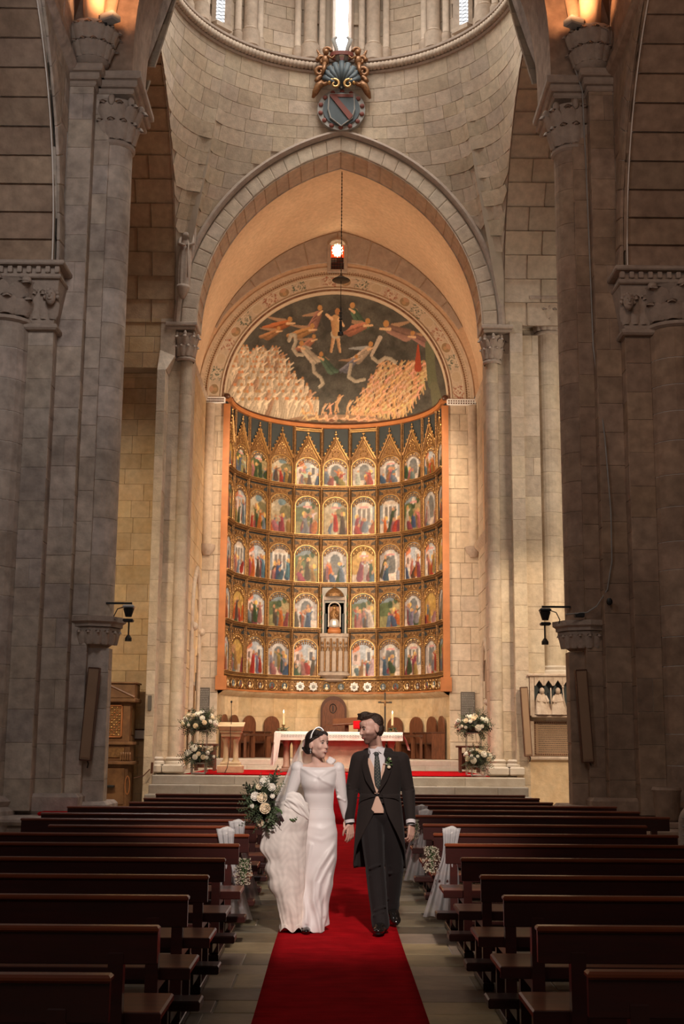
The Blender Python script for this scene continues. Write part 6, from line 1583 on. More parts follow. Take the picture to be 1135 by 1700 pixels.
def headM(c, yaw, pitch=0, roll=0): return Matrix.Translation(c) @ Matrix.Rotation(radians(yaw), 4, 'Z') @ Matrix.Rotation(radians(pitch), 4, 'X') @ Matrix.Rotation(radians(roll), 4, 'Y')
def head_prims(mb, M, man=True, smile=False):
    R = M.to_3x3()
    def E(c, r): mb.ball(M @ Vector(c), r, 20, 14, R)
    def K(a, b, ra, rb): capsule(mb, M @ Vector(a), M @ Vector(b), ra, rb, 10)
    w = 1.0 if man else .93
    E((0, -.012, .038), (.076*w, .096, .082)); E((0, .022, -.005), (.068*w, .075, .085)); E((0, .035, -.050), (.052*w, .058, .062 if man else .056))
    E((0, .060, -.096 if man else -.090), (.026 if man else .021, .026, .022)); K((-.045*w, .005, -.055), (0, .058, -.094), .022, .020); K((.045*w, .005, -.055), (0, .058, -.094), .022, .020)
    K((-.036, .079, .027), (.036, .079, .027), .012, .012); E((0, .070, .05), (.05, .03, .035))
    K((0, .091, .018), (0, .112 if man else .107, -.022), .0085, .011 if man else .0095); E((0, .106 if man else .101, -.027), (.016 if man else .014, .014, .010))
    for s in (-1, 1):
        E((s*.038, .064, -.022), (.022, .022, .022)); E((s*.078*w, -.008, -.005), (.009, .022, .032)); E((s*.079*w, -.006, -.028), (.008, .011, .012))
    E((0, .088, -.052), (.024, .014, .010)); K((-.019, .087, -.060), (.019, .087, -.060), .0085, .0085)
def face_parts(parent, M, man=True):
    R = M.to_3x3()
    def P(nm, m, items, smooth=True):
        mb = MB().use(m)
        for c, r in items: mb.ball(M @ Vector(c), r, 10, 7, R)
        mb.obj(nm, None, parent, smooth=smooth)
    w = 1.0 if man else .93
    for s in (-1, 1):
        P('eye', 'eye_white', [((s*.031*w, .0835, .008), (.0125, .009, .0065 if not man else .0055))])
        P('iris', 'eye_dark', [((s*.031*w+(-.003 if man else .003), .0905, .0075), (.0058, .004, .0058))])
        mb = MB().use('hair_dark'); b = .0032 if man else .002
        mb.tube([M @ Vector((s*.012, .093, .024)), M @ Vector((s*.030, .094, .031)), M @ Vector((s*.049, .082, .026))], [b, b*1.3, b*.7], 6)
        mb.tube([M @ Vector((s*.018, .0925, .0125)), M @ Vector((s*.031, .0945, .0158)), M @ Vector((s*.045, .086, .011))], [.0014, .002, .0018], 5)
        mb.obj('brow', None, parent)
    if man:
        P('lips', 'lips', [((0, .0965, -.058), (.019, .005, .0035)), ((0, .0955, -.066), (.017, .006, .0045))])
    else:
        mb = MB().use('lips')
        mb.tube([M @ Vector((-.023, .084, -.052)), M @ Vector((-.011, .0975, -.0555)), M @ Vector((0, .0995, -.055)), M @ Vector((.011, .0975, -.0555)), M @ Vector((.023, .084, -.052))], [.0006, .003, .0028, .003, .0006], 6)
        mb.tube([M @ Vector((-.022, .084, -.053)), M @ Vector((-.011, .0965, -.0655)), M @ Vector((0, .098, -.068)), M @ Vector((.011, .0965, -.0655)), M @ Vector((.022, .084, -.053))], [.001, .004, .0048, .004, .001], 6)
        mb.obj('lips', None, parent, smooth=True)
        P('teeth', 'teeth', [((0, .0945, -.0605), (.016, .006, .0050))])
def hand_prims(mb, wrist, d, n, s=1.0, curl=.5, side=1, spread=.12):
    # wrist point, d = pointing direction, n = palm normal (palm faces n), side = +1/-1 side of the thumb
    d = Vector(d).normalized(); n = Vector(n); n = (n-d*n.dot(d)).normalized(); x = d.cross(n)*side; w = Vector(wrist)
    L = [.070, .078, .074, .060]
    for k in range(4):
        off = (k-1.5)*.0195*s; kb = w + d*.088*s - x*off*1.0 + d*(-.006*abs(k-1.2))*s
        capsule(mb, w - x*off*.55 + d*.01, kb, .0145*s, .0115*s, 8)
        an = curl*.6; p = kb; dirs = d - x*(off*spread*6)
        for seg, (fr, ra) in enumerate(((.45, .0098), (.32, .0088), (.23, .0078))):
            dd = (dirs.normalized()*cos(an) + n*sin(an)).normalized(); q = p + dd*L[k]*s*fr
            capsule(mb, p, q, ra*s*1.02, ra*s*.95, 8); p = q; an += curl*(.8+.1*k)
    th = w + x*.026*s + d*.022*s; t1 = th + (x*.75+d*.75+n*.25).normalized()*.038*s; t2 = t1 + (d*.9+x*.1+n*.45).normalized()*.030*s; t3 = t2+(d*.9-x*.15+n*.5).normalized()*.022*s
    capsule(mb, w+d*.01, th, .016*s, .016*s, 8); capsule(mb, th, t1, .0145*s, .0115*s, 8); capsule(mb, t1, t2, .0110*s, .0098*s, 8); capsule(mb, t2, t3, .0095*s, .008*s, 8)
def lerp_tab(tab, z):
    for a, b in zip(tab[:-1], tab[1:]):
        if a[0] >= z >= b[0]:
            f = (a[0]-z)/(a[0]-b[0]); f = f*f*(3-2*f); return [p+(q-p)*f for p, q in zip(a, b)]
    return list(tab[0] if z > tab[0][0] else tab[-1])

# ------------------------------------------------------------------ groom
gm = thing('person', 'man in a dark morning coat and peach waistcoat walking beside the bride, looking at her', 'person', (.38, 10.75, .02))
MH = headM((.300, 10.80, 1.640), 117, -9, 3)
mb = MB()
head_prims(mb, MH, True)
capsule(mb, (.345, 10.85, 1.42), (.325, 10.83, 1.56), .062, .058); capsule(mb, (.345, 10.83, 1.43), (.30, 10.80, 1.56), .04, .045)
capsule(mb, (.24, 10.87, 1.40), (.50, 10.87, 1.40), .06, .06)
for z, rx, ry in ((1.33, .15, .09), (1.2, .15, .095), (1.08, .135, .09), (.98, .14, .095)): mb.ball((.373, 10.87, z), (rx, ry, .12), 16, 12)
capsule(mb, (.20, 10.87, 1.39), (.142, 10.88, 1.12), .048, .04); capsule(mb, (.142, 10.88, 1.12), (.125, 10.82, .87), .038, .026)
capsule(mb, (.545, 10.87, 1.40), (.603, 10.88, 1.12), .048, .04); capsule(mb, (.603, 10.88, 1.12), (.625, 10.80, .865), .038, .026)
capsule(mb, (.30, 10.86, .92), (.335, 10.74, .50), .085, .055); capsule(mb, (.335, 10.74, .50), (.375, 10.63, .12), .052, .036)
capsule(mb, (.45, 10.88, .92), (.500, 10.96, .50), .085, .055); capsule(mb, (.500, 10.96, .50), (.475, 11.14, .18), .052, .036)
hand_prims(mb, (.125, 10.81, .865), (.02, -.05, -1), (-.55, .8, 0), 1.0, .42, -1)
hand_prims(mb, (.627, 10.79, .86), (.02, -.12, -1), (-.7, .72, 0), 1.0, .62, 1)
IM = MH.inverted()
def gcol(co):
    H = np.c_[co, np.ones(len(co))] @ np.array(IM.transposed()); x, y, z = H[:, 0], H[:, 1], H[:, 2]
    c = np.ones((len(co), 3)); near = (np.abs(x) < .1) & (np.abs(y) < .14) & (z < .06) & (z > -.14)
    beard = near & (z < -.030-.25*np.maximum(0, .05-y)*(-1)) & (y > -.02) & ~((np.abs(x) < .021) & (z > -.074) & (z < -.050) & (y > .08))
    jaw = np.clip((-.022-z)/.02, 0, 1)*np.clip((y+.03)/.03, 0, 1)*near; must = near & (np.abs(x) < .03) & (z < -.036) & (z > -.053) & (y > .085)
    k = np.maximum(jaw*.85, must*.85)[:, None]; k[(np.abs(x) < .018) & (z > -.072) & (z < -.054) & (y > .085)] = 0
    c = c*(1-k) + np.array((.22, .17, .16))*k; return c
fused('body', mb, .0042, 'skin_groom', gm, 3, gcol, relax=[(tuple(MH.translation), .16, 9)])
face_parts(gm, MH, True)
R3 = MH.to_3x3(); hb = MB()
def HE(mb, c, r): mb.ball(MH @ Vector(c), r, 18, 12, R3)
HE(hb, (0, -.030, .052), (.079, .088, .080)); HE(hb, (0, -.055, .0), (.070, .055, .075)); HE(hb, (0, .030, .108), (.058, .062, .038)); HE(hb, (.0, .070, .112), (.048, .035, .032)); HE(hb, (-.02, .055, .128), (.042, .045, .026))
for q in range(7): capsule(hb, MH @ Vector((-.045+.015*q, -.02, .118)), MH @ Vector((-.050+.016*q+.01*(q % 2), .088-.004*abs(q-3), .112+.012*(q % 3))), .015, .012, 8)
for q in range(4): capsule(hb, MH @ Vector((-.03+.02*q, .08, .125)), MH @ Vector((-.035+.02*q, .102, .100)), .013, .008, 8)
hr = fused('hair', hb, .004, 'hair_brown', gm, 2)
# trousers and shoes
mb = MB(); mb.ball((.373, 10.87, .95), (.155, .115, .12), 20, 14)
capsule(mb, (.300, 10.86, .90), (.332, 10.74, .50), .104, .083); capsule(mb, (.332, 10.74, .50), (.366, 10.64, .15), .082, .073); capsule(mb, (.366, 10.64, .15), (.372, 10.62, .10), .074, .078)
capsule(mb, (.450, 10.88, .90), (.500, 10.96, .50), .104, .083); capsule(mb, (.500, 10.96, .50), (.482, 11.11, .21), .080, .070); capsule(mb, (.482, 11.11, .21), (.478, 11.13, .17), .070, .074)
for z, y_, x_ in ((.16, 10.58, .36), (.20, 10.59, .37), (.46, 10.67, .33), (.52, 10.66, .33)): capsule(mb, (x_-.04, y_, z), (x_+.04, y_, z+.03), .014, .010, 8)
for z, y_, x_ in ((.24, 11.03, .48), (.46, 10.90, .50), (.52, 10.89, .50)): capsule(mb, (x_-.04, y_, z), (x_+.04, y_, z+.03), .014, .010, 8)
fused('trousers', mb, .006, 'trouser', gm, 3)
def shoe(heel, toe, up=0):
    heel = Vector(heel); toe = Vector(toe); d = (toe-heel).normalized(); mb = MB(); R = Matrix((d.cross(Vector((0, 0, 1))).normalized(), d, d.cross(Vector((0, 0, 1))).normalized().cross(d))).transposed()
    L = (toe-heel).length
    mb.ball(heel+d*.04+R @ Vector((0, 0, .035)), (.040, .055, .045), 16, 10, R); mb.ball(heel+d*L*.55+R @ Vector((0, 0, .028)), (.047, .10, .040), 16, 10, R); mb.ball(heel+d*L*.80+R @ Vector((0, 0, .018)), (.047, .075, .030), 16, 10, R)
    capsule(mb, heel+d*.05+R @ Vector((0, 0, .06)), heel+d*.07+R @ Vector((0, 0, .09)), .042, .040, 12)
    sh = fused('shoe', mb, .005, 'leather', gm, 4)
    sl = MB().use('black'); pts = []
    for k in range(20):
        a = 2*pi*k/20; pts.append((.044*sin(a)*(1.0 if cos(a) > 0 else .82), L/2+.003 + (L/2+.012)*cos(a)))
    sl.prism(pts, .012, Matrix.Translation(heel-R @ Vector((0, 0, .006))) @ R.to_4x4()); sl.add([heel+R @ Vector(p) for p in ((-.034, 0, -.03), (.034, 0, -.03), (.034, .06, -.03), (-.034, .06, -.03), (-.034, 0, 0), (.034, 0, 0), (.034, .06, 0), (-.034, .06, 0))], [(0, 1, 2, 3), (4, 5, 6, 7), (0, 1, 5, 4), (1, 2, 6, 5), (2, 3, 7, 6), (3, 0, 4, 7)])
    sl.obj('sole', None, gm)
    lc = MB().use('black')
    for k in range(4): c = heel+d*(L*.42+.022*k)+R @ Vector((0, 0, .069-.008*k)); lc.tube([c-R @ Vector((.016, 0, .006)), c+R @ Vector((0, 0, .002)), c+R @ Vector((.016, 0, -.006))], .0028, 5)
    lc.obj('laces', None, gm)
shoe((.385, 10.68, .047), (.345, 10.40, .047)); shoe((.470, 11.20, .145), (.515, 10.97, .045))
# morning coat
mb = MB()
mb.lathe([(.02, 1.46), (.10, 1.445), (.165, 1.42), (.190, 1.38), (.196, 1.32), (.193, 1.26), (.184, 1.20), (.174, 1.14), (.170, 1.09), (.171, 1.03), (.10, 1.025), (.02, 1.025)][::-1], (.373, 10.865, 0), 40, sy=.64)
capsule(mb, (.215, 10.87, 1.395), (.535, 10.87, 1.395), .066, .066); capsule(mb, (.27, 10.88, 1.435), (.44, 10.88, 1.44), .05, .05)
for s, ex, wx_, wy in ((-1, .135, .118, 10.82), (1, .612, .628, 10.81)):
    sx_ = .195 if s < 0 else .553
    capsule(mb, (sx_, 10.87, 1.385), (ex, 10.885, 1.13), .070, .057); capsule(mb, (ex, 10.885, 1.13), (wx_, wy, .885), .057, .042)
    for k in range(4): capsule(mb, (ex-.02, 10.84, 1.18-.03*k), (ex+.04, 10.845, 1.165-.03*k), .014, .010, 8)
coat = fused('coat', mb, .006, 'suit', gm, 4)
def skirt(u, v):
    z = 1.11-.61*v; op = radians(4+12*min(1, v/.28)+ 84*max(0, (v-.25)/.75)**1.25)
    if v > .92: z += 0
    a = op + (2*pi-2*op)*u; rx = .165+.05*v+.01*sin(v*3); ry = .118+.045*v
    rip = 1+.015*sin(a*11+v*3)*v
    return (.373+rx*rip*sin(a)*(-1), 10.865-ry*rip*cos(a), z+.05*v*max(0, cos(a)))
mb = MB().use('suit').grid(skirt, 72, 24); sk = mb.obj('coat_tails', None, gm, smooth=True); m = sk.modifiers.new('s', 'SOLIDIFY'); m.thickness = .007; m.offset = 0
# front dressings: shirt, waistcoat, tie, lapels following the chest surface
def chest_y(x, z):
    ry = .1185 if z < 1.3 else .118-.25*(z-1.3)**1.4; rx = .19
    q = max(0, 1-((x-.373)/rx)**2); return 10.862-ry*sqrt(q)-.006
def patch(nm, m, outline, off, rows=18, cols=8, bulge=0.0):
    # outline: list of (z, x0, x1) from top to bottom
    def fn(u, v):
        q = v*(len(outline)-1); i = min(int(q), len(outline)-2); f = q-i; a, b = outline[i], outline[i+1]
        z = a[0]+(b[0]-a[0])*f; x0 = a[1]+(b[1]-a[1])*f; x1 = a[2]+(b[2]-a[2])*f; x = x0+(x1-x0)*u
        return (x, chest_y(x, z)-off-bulge*sin(pi*u), z)
    mb = MB().use(m).grid(fn, cols, rows); o = mb.obj(nm, None, gm, smooth=True); md = o.modifiers.new('s', 'SOLIDIFY'); md.thickness = .004; md.offset = 0; return o
patch('shirt_front', 'shirt', [(1.435, .285, .395), (1.40, .276, .412), (1.30, .29, .40), (1.20, .325, .365)], .004)
patch('waistcoat', 'waistcoat', [(1.40, .262, .285), (1.30, .262, .33), (1.24, .272, .345), (1.20, .283, .352), (1.11, .325, .352)], .009)
patch('waistcoat', 'waistcoat', [(1.36, .395, .425), (1.27, .372, .420), (1.20, .345, .395), (1.11, .34, .36)], .008)
patch('waistcoat_hem', 'waistcoat', [(1.09, .335, .355), (1.04, .318, .378), (.985, .298, .400), (.955, .300, .400)], .0, bulge=.004)
# collar, tie
MB().use('shirt').prism([(-.062, .022), (-.052, -.030), (-.012, .0), (-.006, .02)], .008, Matrix.Translation((.345, 10.775, 1.455)) @ Matrix.Rotation(pi/2-.2, 4, 'X')).prism([(.066, .03), (.052, -.028), (.012, .0), (.008, .02)], .008, Matrix.Translation((.345, 10.775, 1.455)) @ Matrix.Rotation(pi/2-.2, 4, 'X')).obj('collar', None, gm)
MB().use('shirt').lathe([(.068, 0), (.066, .045), (.062, .06)], (.338, 10.842, 1.435), 24, cap=False).obj('collar_band', None, gm, smooth=True)
mb = MB().use('tie'); mb.ball((.340, 10.750, 1.432), (.022, .014, .020), 12, 8)
tp = [(1.42, .016), (1.38, .021), (1.32, .026), (1.24, .029), (1.18, .022), (1.15, .006)]
mb.grid(lambda u, v: (lambda i, f: (.341+.012*v+(u*2-1)*(tp[i][1]+(tp[i+1][1]-tp[i][1])*f), chest_y(.35, 1.42-.27*v)-.014-.006*(1-(2*u-1)**2), tp[i][0]+(tp[i+1][0]-tp[i][0])*f))(min(int(v*5), 4), v*5-min(int(v*5), 4)), 8, 20)
ti = mb.obj('tie', None, gm, smooth=True)
mb = MB().use('tie_dot')
for k in range(9):
    for j in (-1, 0, 1):
        z = 1.40-.026*k-(.013 if j else 0); x = .342+.0007*k*k*.3+j*.013; mb.ball((x, chest_y(.35, z)-.0215+abs(j)*.002, z), (.0028, .0015, .0028), 6, 4)
mb.obj('tie_dots', None, ti)
# lapels
patch('lapel', 'suit', [(1.43, .235, .272), (1.36, .222, .268), (1.30, .225, .283), (1.22, .248, .305), (1.12, .318, .338)], .012)
patch('lapel', 'suit', [(1.44, .410, .440), (1.36, .415, .470), (1.30, .405, .462), (1.22, .375, .430), (1.12, .348, .362)], .012)
MB().use('black').ball((.345, 10.728, 1.105), (.010, .005, .010), 10, 6).obj('button', None, gm)
MB().use('suit').tube([(.18, 10.765, 1.075), (.26, 10.742, 1.08), (.345, 10.738, 1.09), (.43, 10.742, 1.08), (.53, 10.765, 1.075)], .004, 6).obj('waist_seam', None, gm, smooth=True)
# shirt cuffs
for a, b in (((.1185, 10.82, .893), (.122, 10.815, .868)), ((.6275, 10.812, .893), (.628, 10.80, .866))): MB().use('shirt').tube([a, b], [.0415, .040], 20).obj('cuff', None, gm, smooth=True, angle=50)
MB().use('metal_grey').tube([(.628+.036*cos(t), 10.80+.036*sin(t), .862) for t in [i*pi/10 for i in range(21)]], .006, 6).obj('watch', None, gm)
# buttonhole flower
t = MB().use('green_stem').tube([(.44, chest_y(.44, 1.33)-.018, 1.32), (.444, chest_y(.44, 1.36)-.02, 1.37), (.45, chest_y(.44, 1.4)-.02, 1.40)], .004, 5)
for k in range(9): t.ball((.444+random.uniform(-.02, .02), chest_y(.44, 1.37)-.025, 1.33+.009*k), (.012, .006, .008), 6, 4)
t.use('rose').ball((.442, chest_y(.44, 1.33)-.028, 1.328), (.016, .012, .014), 8, 6).ball((.452, chest_y(.44, 1.4)-.026, 1.395), (.011, .009, .010), 8, 6)
t.use('silver').tube([(.395, chest_y(.41, 1.35)-.024, 1.356), (.46, chest_y(.45, 1.35)-.024, 1.348)], .003, 5)
t.obj('buttonhole', None, gm, smooth=True)

# ------------------------------------------------------------------ bride
bd_ = thing('person', 'woman in a white wedding dress and veil walking hand in hand, gathering up her train', 'person', (-.16, 10.75, .02))
BH = headM((-.155, 10.74, 1.505), -132, 3, -3)
mb = MB(); head_prims(mb, BH, False)
capsule(mb, (-.150, 10.775, 1.30), (-.160, 10.765, 1.43), .050, .046); capsule(mb, (-.27, 10.78, 1.305), (-.03, 10.78, 1.31), .042, .042); capsule(mb, (-.15, 10.77, 1.33), (-.24, 10.775, 1.315), .05, .035); capsule(mb, (-.15, 10.77, 1.33), (-.06, 10.775, 1.32), .05, .035)
for z, rx, ry in ((1.25, .12, .075), (1.12, .10, .075), (1.0, .09, .07), (.9, .11, .08)): mb.ball((-.14, 10.78, z), (rx, ry, .1), 16, 12)
capsule(mb, (-.30, 10.78, 1.29), (-.375, 10.79, 1.09), .038, .032); capsule(mb, (-.375, 10.79, 1.09), (-.400, 10.65, .985), .030, .021)
capsule(mb, (.02, 10.785, 1.295), (.050, 10.81, 1.08), .038, .032); capsule(mb, (.050, 10.81, 1.08), (.090, 10.86, .895), .030, .021)
capsule(mb, (-.19, 10.78, .88), (-.20, 10.72, .48), .07, .045); capsule(mb, (-.20, 10.72, .48), (-.215, 10.70, .12), .04, .028)
capsule(mb, (-.09, 10.79, .88), (-.12, 10.82, .48), .07, .045); capsule(mb, (-.12, 10.82, .48), (-.15, 10.90, .12), .04, .028)
hand_prims(mb, (-.400, 10.640, .975), (-.25, -.45, -.35), (.5, -.2, -.75), .92, 1.15, 1)
hand_prims(mb, (.090, 10.862, .885), (.10, -.05, -1), (.75, -.5, 0), .92, .35, 1)
fused('body', mb, .0042, 'skin_bride', bd_, 3, relax=[(tuple(BH.translation), .16, 11), ((-.15, 10.77, 1.35), .14, 12)])
face_parts(bd_, BH, False)
R3 = BH.to_3x3(); hb = MB()
def HB(c, r): hb.ball(BH @ Vector(c), r, 18, 12, R3)
HB((0, -.030, .050), (.078, .090, .080)); HB((0, -.045, .005), (.074, .070, .070)); HB((0, -.088, -.022), (.055, .045, .045)); HB((0, -.105, -.035), (.045, .035, .038)); HB((.03, .035, .086), (.045, .045, .030)); HB((-.03, .035, .086), (.045, .045, .030))
for s in (-1, 1): capsule(hb, BH @ Vector((s*.03, .072, .080)), BH @ Vector((s*.073, .005, .040)), .016, .014, 8); capsule(hb, BH @ Vector((s*.073, .005, .040)), BH @ Vector((s*.066, -.05, -.01)), .014, .016, 8)
for q in range(5): capsule(hb, BH @ Vector((-.03+.015*q, -.10, -.055)), BH @ Vector((-.02+.01*q, -.145, -.02)), .012, .012, 8)
fused('hair', hb, .004, 'hair_dark', bd_, 2)
tb = MB().use('silver')
for k in range(23):
    a = pi*(k+.5)/23; p = BH @ Vector((.084*cos(a), -.002+.012*sin(a), .045+.092*sin(a)))
    tb.ball(p, (.0065, .0065, .0065), 6, 5); tb.ball(p+R3 @ Vector((0, .01, .006)), (.004, .004, .007), 6, 4)
tb.obj('tiara', None, bd_)
for s in (-1, 1): MB().use('silver').ball(BH @ Vector((s*.077, -.004, -.048)), (.007, .007, .010), 8, 6).ball(BH @ Vector((s*.078, -.004, -.066)), (.005, .005, .007), 8, 6).obj('earring', None, bd_)
# dress
DT = [(1.342, -.148, 10.78, .172, .078), (1.30, -.146, 10.775, .168, .098), (1.20, -.143, 10.765, .142, .112), (1.10, -.138, 10.775, .122, .096), (1.00, -.131, 10.78, .112, .088), (.90, -.131, 10.785, .128, .102),
      (.78, -.132, 10.785, .148, .122), (.60, -.133, 10.78, .148, .135), (.40, -.150, 10.775, .133, .140), (.20, -.185, 10.77, .128, .150), (.03, -.212, 10.76, .148, .175)]
FOLDS = [([(-.005, .70), (-.06, .62), (-.13, .52), (-.17, .42), (-.175, .28), (-.13, .14), (-.10, .04)], .020, .020), ([(-.01, .60), (-.07, .50), (-.12, .40), (-.13, .28), (-.09, .15)], .015, .016), ([(-.03, .46), (-.06, .36), (-.075, .26), (-.06, .08)], .014, .015),
 ([(-.20, .70), (-.235, .5), (-.25, .3), (-.22, .08)], .016, .018), ([(-.28, 1.32), (-.22, 1.28), (-.14, 1.245), (-.07, 1.205), (-.02, 1.18)], .011, .016), ([(-.01, 1.32), (-.07, 1.285), (-.13, 1.245)], .009, .014), ([(-.27, 1.17), (-.15, 1.155), (-.03, 1.17)], .006, .03), ([(-.02, .86), (-.10, .83), (-.22, .85)], .004, .02), ([(-.02, .78), (-.11, .74), (-.23, .77)], .004, .02)]
def fold_disp(x, z):
    t = 0
    for pts, amp, w in FOLDS:
        best = 9
        for (x0, z0), (x1, z1) in zip(pts[:-1], pts[1:]):
            if abs((z0+z1)/2-z) > .3: continue
            dx, dz = x1-x0, z1-z0; q = max(0, min(1, ((x-x0)*dx+(z-z0)*dz)/(dx*dx+dz*dz))); d = (x-x0-q*dx)**2+(z-z0-q*dz)**2
            if d < best: best = d
        if best < .02: t += amp*math.exp(-best/(w*w))
    return t
def dress(u, v):
    z = 1.342-1.312*v; _, cx, cy, rx, ry = lerp_tab(DT, z); a = 2*pi*u; s = max(0, min(1, (.85-z)/.8)); s2 = max(0, min(1, (.5-z)/.45))
    k = 1 + s*(.045*sin(5*a+8*z+.4)+.035*sin(9*a-11*z))+s2*(.07*sin(7*a+16*z)+.03*sin(13*a+6*z)) 
    # soft bust and draped neckline
    b = .010*max(0, 1-abs(z-1.21)/.10)*(max(0, cos((a+pi/2)*1)))*(1-.6*math.exp(-((cos(a))/.16)**2))
    zz = z
    if z > 1.30: zz -= .020*max(0, sin(-a))*1.0*((z-1.30)/.04)
    if z < .25: zz += .035*sin(3*a+1)*(.25-z)/.25
    x = cx+(rx*k+b)*cos(a); y = cy+(ry*k+b*1.6)*sin(a)
    if sin(a) < -.05: y -= fold_disp(x, z)*min(1, -sin(a)*1.6)
    return (x, y, max(zz, .022))
mb = MB().use('satin').grid(dress, 220, 200, closed=True); o = mb.obj('dress', None, bd_, smooth=True); m = o.modifiers.new('s', 'SOLIDIFY'); m.thickness = .004; m.offset = 0
MB().use('satin').tube([(lambda d: (d[1]+d[3]*1.0*cos(a), d[2]+d[4]*1.0*sin(a), .985))(lerp_tab(DT, .985)) for a in [i*2*pi/40 for i in range(41)]], .0035, 6).obj('waist_seam', None, bd_, smooth=True)
# sleeves with raised shoulders
mb = MB()
mb.ball((-.318, 10.775, 1.315), (.055, .055, .055), 16, 12); capsule(mb, (-.322, 10.775, 1.325), (-.335, 10.775, 1.345), .032, .012); capsule(mb, (-.315, 10.78, 1.29), (-.378, 10.79, 1.09), .057, .046); capsule(mb, (-.378, 10.79, 1.09), (-.400, 10.67, 1.0), .044, .030)
fused('sleeve', mb, .005, 'satin', bd_, 3)
mb = MB()
mb.ball((.022, 10.78, 1.312), (.052, .055, .055), 16, 12); capsule(mb, (.030, 10.775, 1.325), (.038, 10.775, 1.342), .032, .012); capsule(mb, (.022, 10.785, 1.29), (.052, 10.81, 1.09), .056, .046); capsule(mb, (.052, 10.81, 1.09), (.086, 10.855, .92), .044, .030)
for k in range(2): capsule(mb, (.02, 10.773, 1.13-.05*k), (.08, 10.785, 1.10-.05*k), .012, .009, 8)
fused('sleeve', mb, .005, 'satin', bd_, 3)
# veil
def veil(u, v):
    a = pi*(.05+.9*u); top = BH @ Vector((0, -.075, .075)); w = .055+.20*v**.8; x = top.x-.03*v-.06*v*v + w*cos(a)*(1.0); y = top.y+.02+.06*v+(.05+.08*v)*sin(a)+.012*sin(u*34)*v; z = top.z - .02*abs(cos(a)) - .62*v**1.15
    return (x, y, z)
o = MB().use('veil').grid(veil, 48, 24).obj('veil', None, bd_, smooth=True)
rf = MB().use('satin')
for k in range(9):
    a = k*2.4; rf.ball((-.045+.022*cos(a)*(k/9+.3), 10.835+.01*sin(a), 1.372+.018*sin(a)), (.022, .014, .017), 8, 6, Matrix.Rotation(a, 3, 'Y'))
rf.obj('veil_gather', None, bd_, smooth=True)
# hem shoes
for x, y_ in ((-.225, 10.585), (-.155, 10.72)):
    mb = MB(); mb.ball((x, y_, .042), (.036, .085, .028), 14, 9); mb.ball((x, y_+.05, .055), (.034, .05, .04), 14, 9); fused('shoe', mb, .005, 'leather', bd_, 3)
# gathered lace train over the right forearm
TT = [(1.075, -.345, 10.66, .05, .05), (1.03, -.335, 10.63, .115, .085), (.97, -.335, 10.62, .125, .095), (.90, -.360, 10.625, .145, .105), (.80, -.405, 10.64, .178, .11), (.68, -.425, 10.65, .186, .12), (.55, -.405, 10.66, .165, .12),
      (.42, -.385, 10.67, .145, .12), (.28, -.372, 10.68, .125, .12), (.15, -.352, 10.68, .110, .12), (.045, -.335, 10.66, .085, .11)]
def train(u, v):
    z = 1.06-1.015*v; _, cx, cy, rx, ry = lerp_tab(TT, z); a = 2*pi*u; s = min(1, v*1.8)
    k = 1+.030*sin(5*a+5.5*z)*s+.018*sin(9*a-6*z+1)*s + .010*sin(17*a+z*8)*s + .022*sin(3*a+11*z)*s
    e = max(0, cos(a-pi))**2*s
    return (cx+rx*k*cos(a)-(.018*sin(z*17+1)+.009*sin(z*41))*e, cy+ry*k*sin(a)+.012*sin(z*12+3*a)*s, z+.018*sin(5*a)*(1 if v > .97 else 0))
mb = MB().use('lace_cloth').grid(train, 180, 140, closed=True)
tr_c = []
for (x, y, z) in mb.v:
    fl = sin(x*70+2.5*sin(z*26))*sin(z*62+2.5*sin(x*38)); edge = sin(x*37-z*11)*sin(z*23+x*17)
    base = 1.0 if fl > .25 else (.93 if fl > -.4 else .88); warm = max(0, min(1, (.6-z)/.5)); tr_c.append((base, base*(.985-.03*warm), base*(.965-.06*warm)))
mb.c = tr_c; o = mb.obj('lace_train', None, bd_, smooth=True)
# lace edging that follows the outer fold, and the swathe thrown over the forearm
mb = MB().use('lace_cloth')
def edging(u, v):
    z = .98-.90*v; _, cx, cy, rx, ry = lerp_tab(TT, z); w_ = .035+.012*sin(v*60); return (cx+rx*.62+w_*(u-.5)*2, cy-ry*.80-.016-.006*sin(v*70), z)
def swathe(u, v):
    a = 2*pi*u; t = v; cx = -.405+.19*t; cz = 1.062-.03*t-.12*t*t; r = .012+.058*sin(pi*min(1, .12+t*.86))**.7
    r *= 1+.10*sin(9*a+4*t)+.05*sin(15*a-7*t)
    return (cx+r*.35*cos(a), 10.595-.01*sin(pi*t)+r*.95*sin(a)*(-1), cz+r*1.15*cos(a))
mb = MB().use('lace_cloth').grid(swathe, 90, 40, closed=True); mb.obj('train_fold', None, bd_, smooth=True)

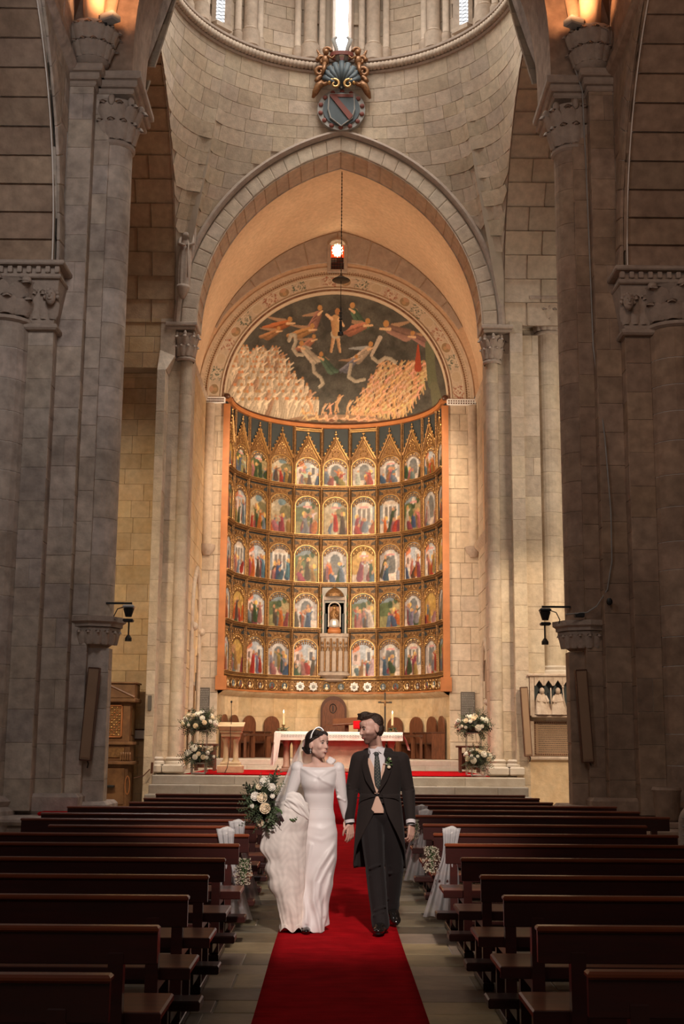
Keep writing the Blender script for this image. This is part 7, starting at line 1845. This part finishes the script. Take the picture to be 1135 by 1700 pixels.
# ------------------------------------------------------------------ bouquet
bq = thing('bouquet', 'loose bouquet of cream roses and grey green leaves with dark ribbons, held by bride', 'flowers', (-.56, 10.55, .9))
c = Vector((-.575, 10.56, 1.035))
MB().use('leaf_dark').ball(c, (.085, .07, .105), 12, 8).obj('leaf_core', None, bq)
SMb = [sprig_mesh(.15, 11, .013), sprig_mesh(.19, 13, .011), sprig_mesh(.13, 8, .018, 'leaf_dark'), sprig_mesh(.12, 7, .022)]
for k in range(150):
    a = random.uniform(0, 2*pi); z = random.uniform(-1, 1); q = sqrt(1-z*z); d = Vector((q*cos(a), q*sin(a), z))
    if d.x > .75: continue
    p = c+Vector((d.x*.085, d.y*.07, d.z*.115))*random.uniform(.4, 1); o = link('leaf_sprig', random.choice(SMb), bq); o.matrix_basis = Matrix.Translation(p) @ orient(d+Vector((-.15, 0, .05)), random.uniform(0, 6)) @ Matrix.Scale(random.uniform(.55, 1.0)*(1.15 if d.z > .5 or d.z < -.6 else 1), 4)
for dx, dz, dy, s, m_ in ((-.015, .045, -.105, .78, 0), (.01, -.035, -.115, .80, 0), (-.07, .055, -.085, .55, 1), (.0, .165, -.05, .62, 1), (.055, .125, -.06, .5, 1), (-.045, .13, -.06, .45, 0), (.065, .06, -.095, .5, 2), (-.03, -.15, -.06, .55, 0), (-.095, -.02, -.07, .45, 2), (.03, -.13, -.07, .42, 2)):
    o = link('rose', RM[m_], bq); o.matrix_basis = Matrix.Translation(c+Vector((dx, dy, dz))) @ orient((dx*3, -1, dz*2+.1), random.uniform(0, 6)) @ Matrix.Scale(s, 4)
st_ = MB().use('green_stem')
for k in range(12):
    a = 2*pi*k/12; st_.tube([c+Vector((.05, 0, -.01)), Vector((-.445+.008*cos(a), 10.575+.01*sin(a), .965+.01*cos(a))), Vector((-.335+.028*cos(a), 10.53+.02*sin(a), .925+.03*sin(a)))], .0048, 5)
st_.obj('stem', None, bq)
for (x0_, x1_, z1_) in ((-.475, -.435, .83), (-.455, -.405, .86)):
    MB().use('ribbon').grid(lambda u, v: (x0_+(x1_-x0_)*v+.018*(u-.5), 10.52-.012*sin(v*5), .965-(.965-z1_)*v+.006*u), 2, 12).obj('ribbon', None, bq, smooth=True)
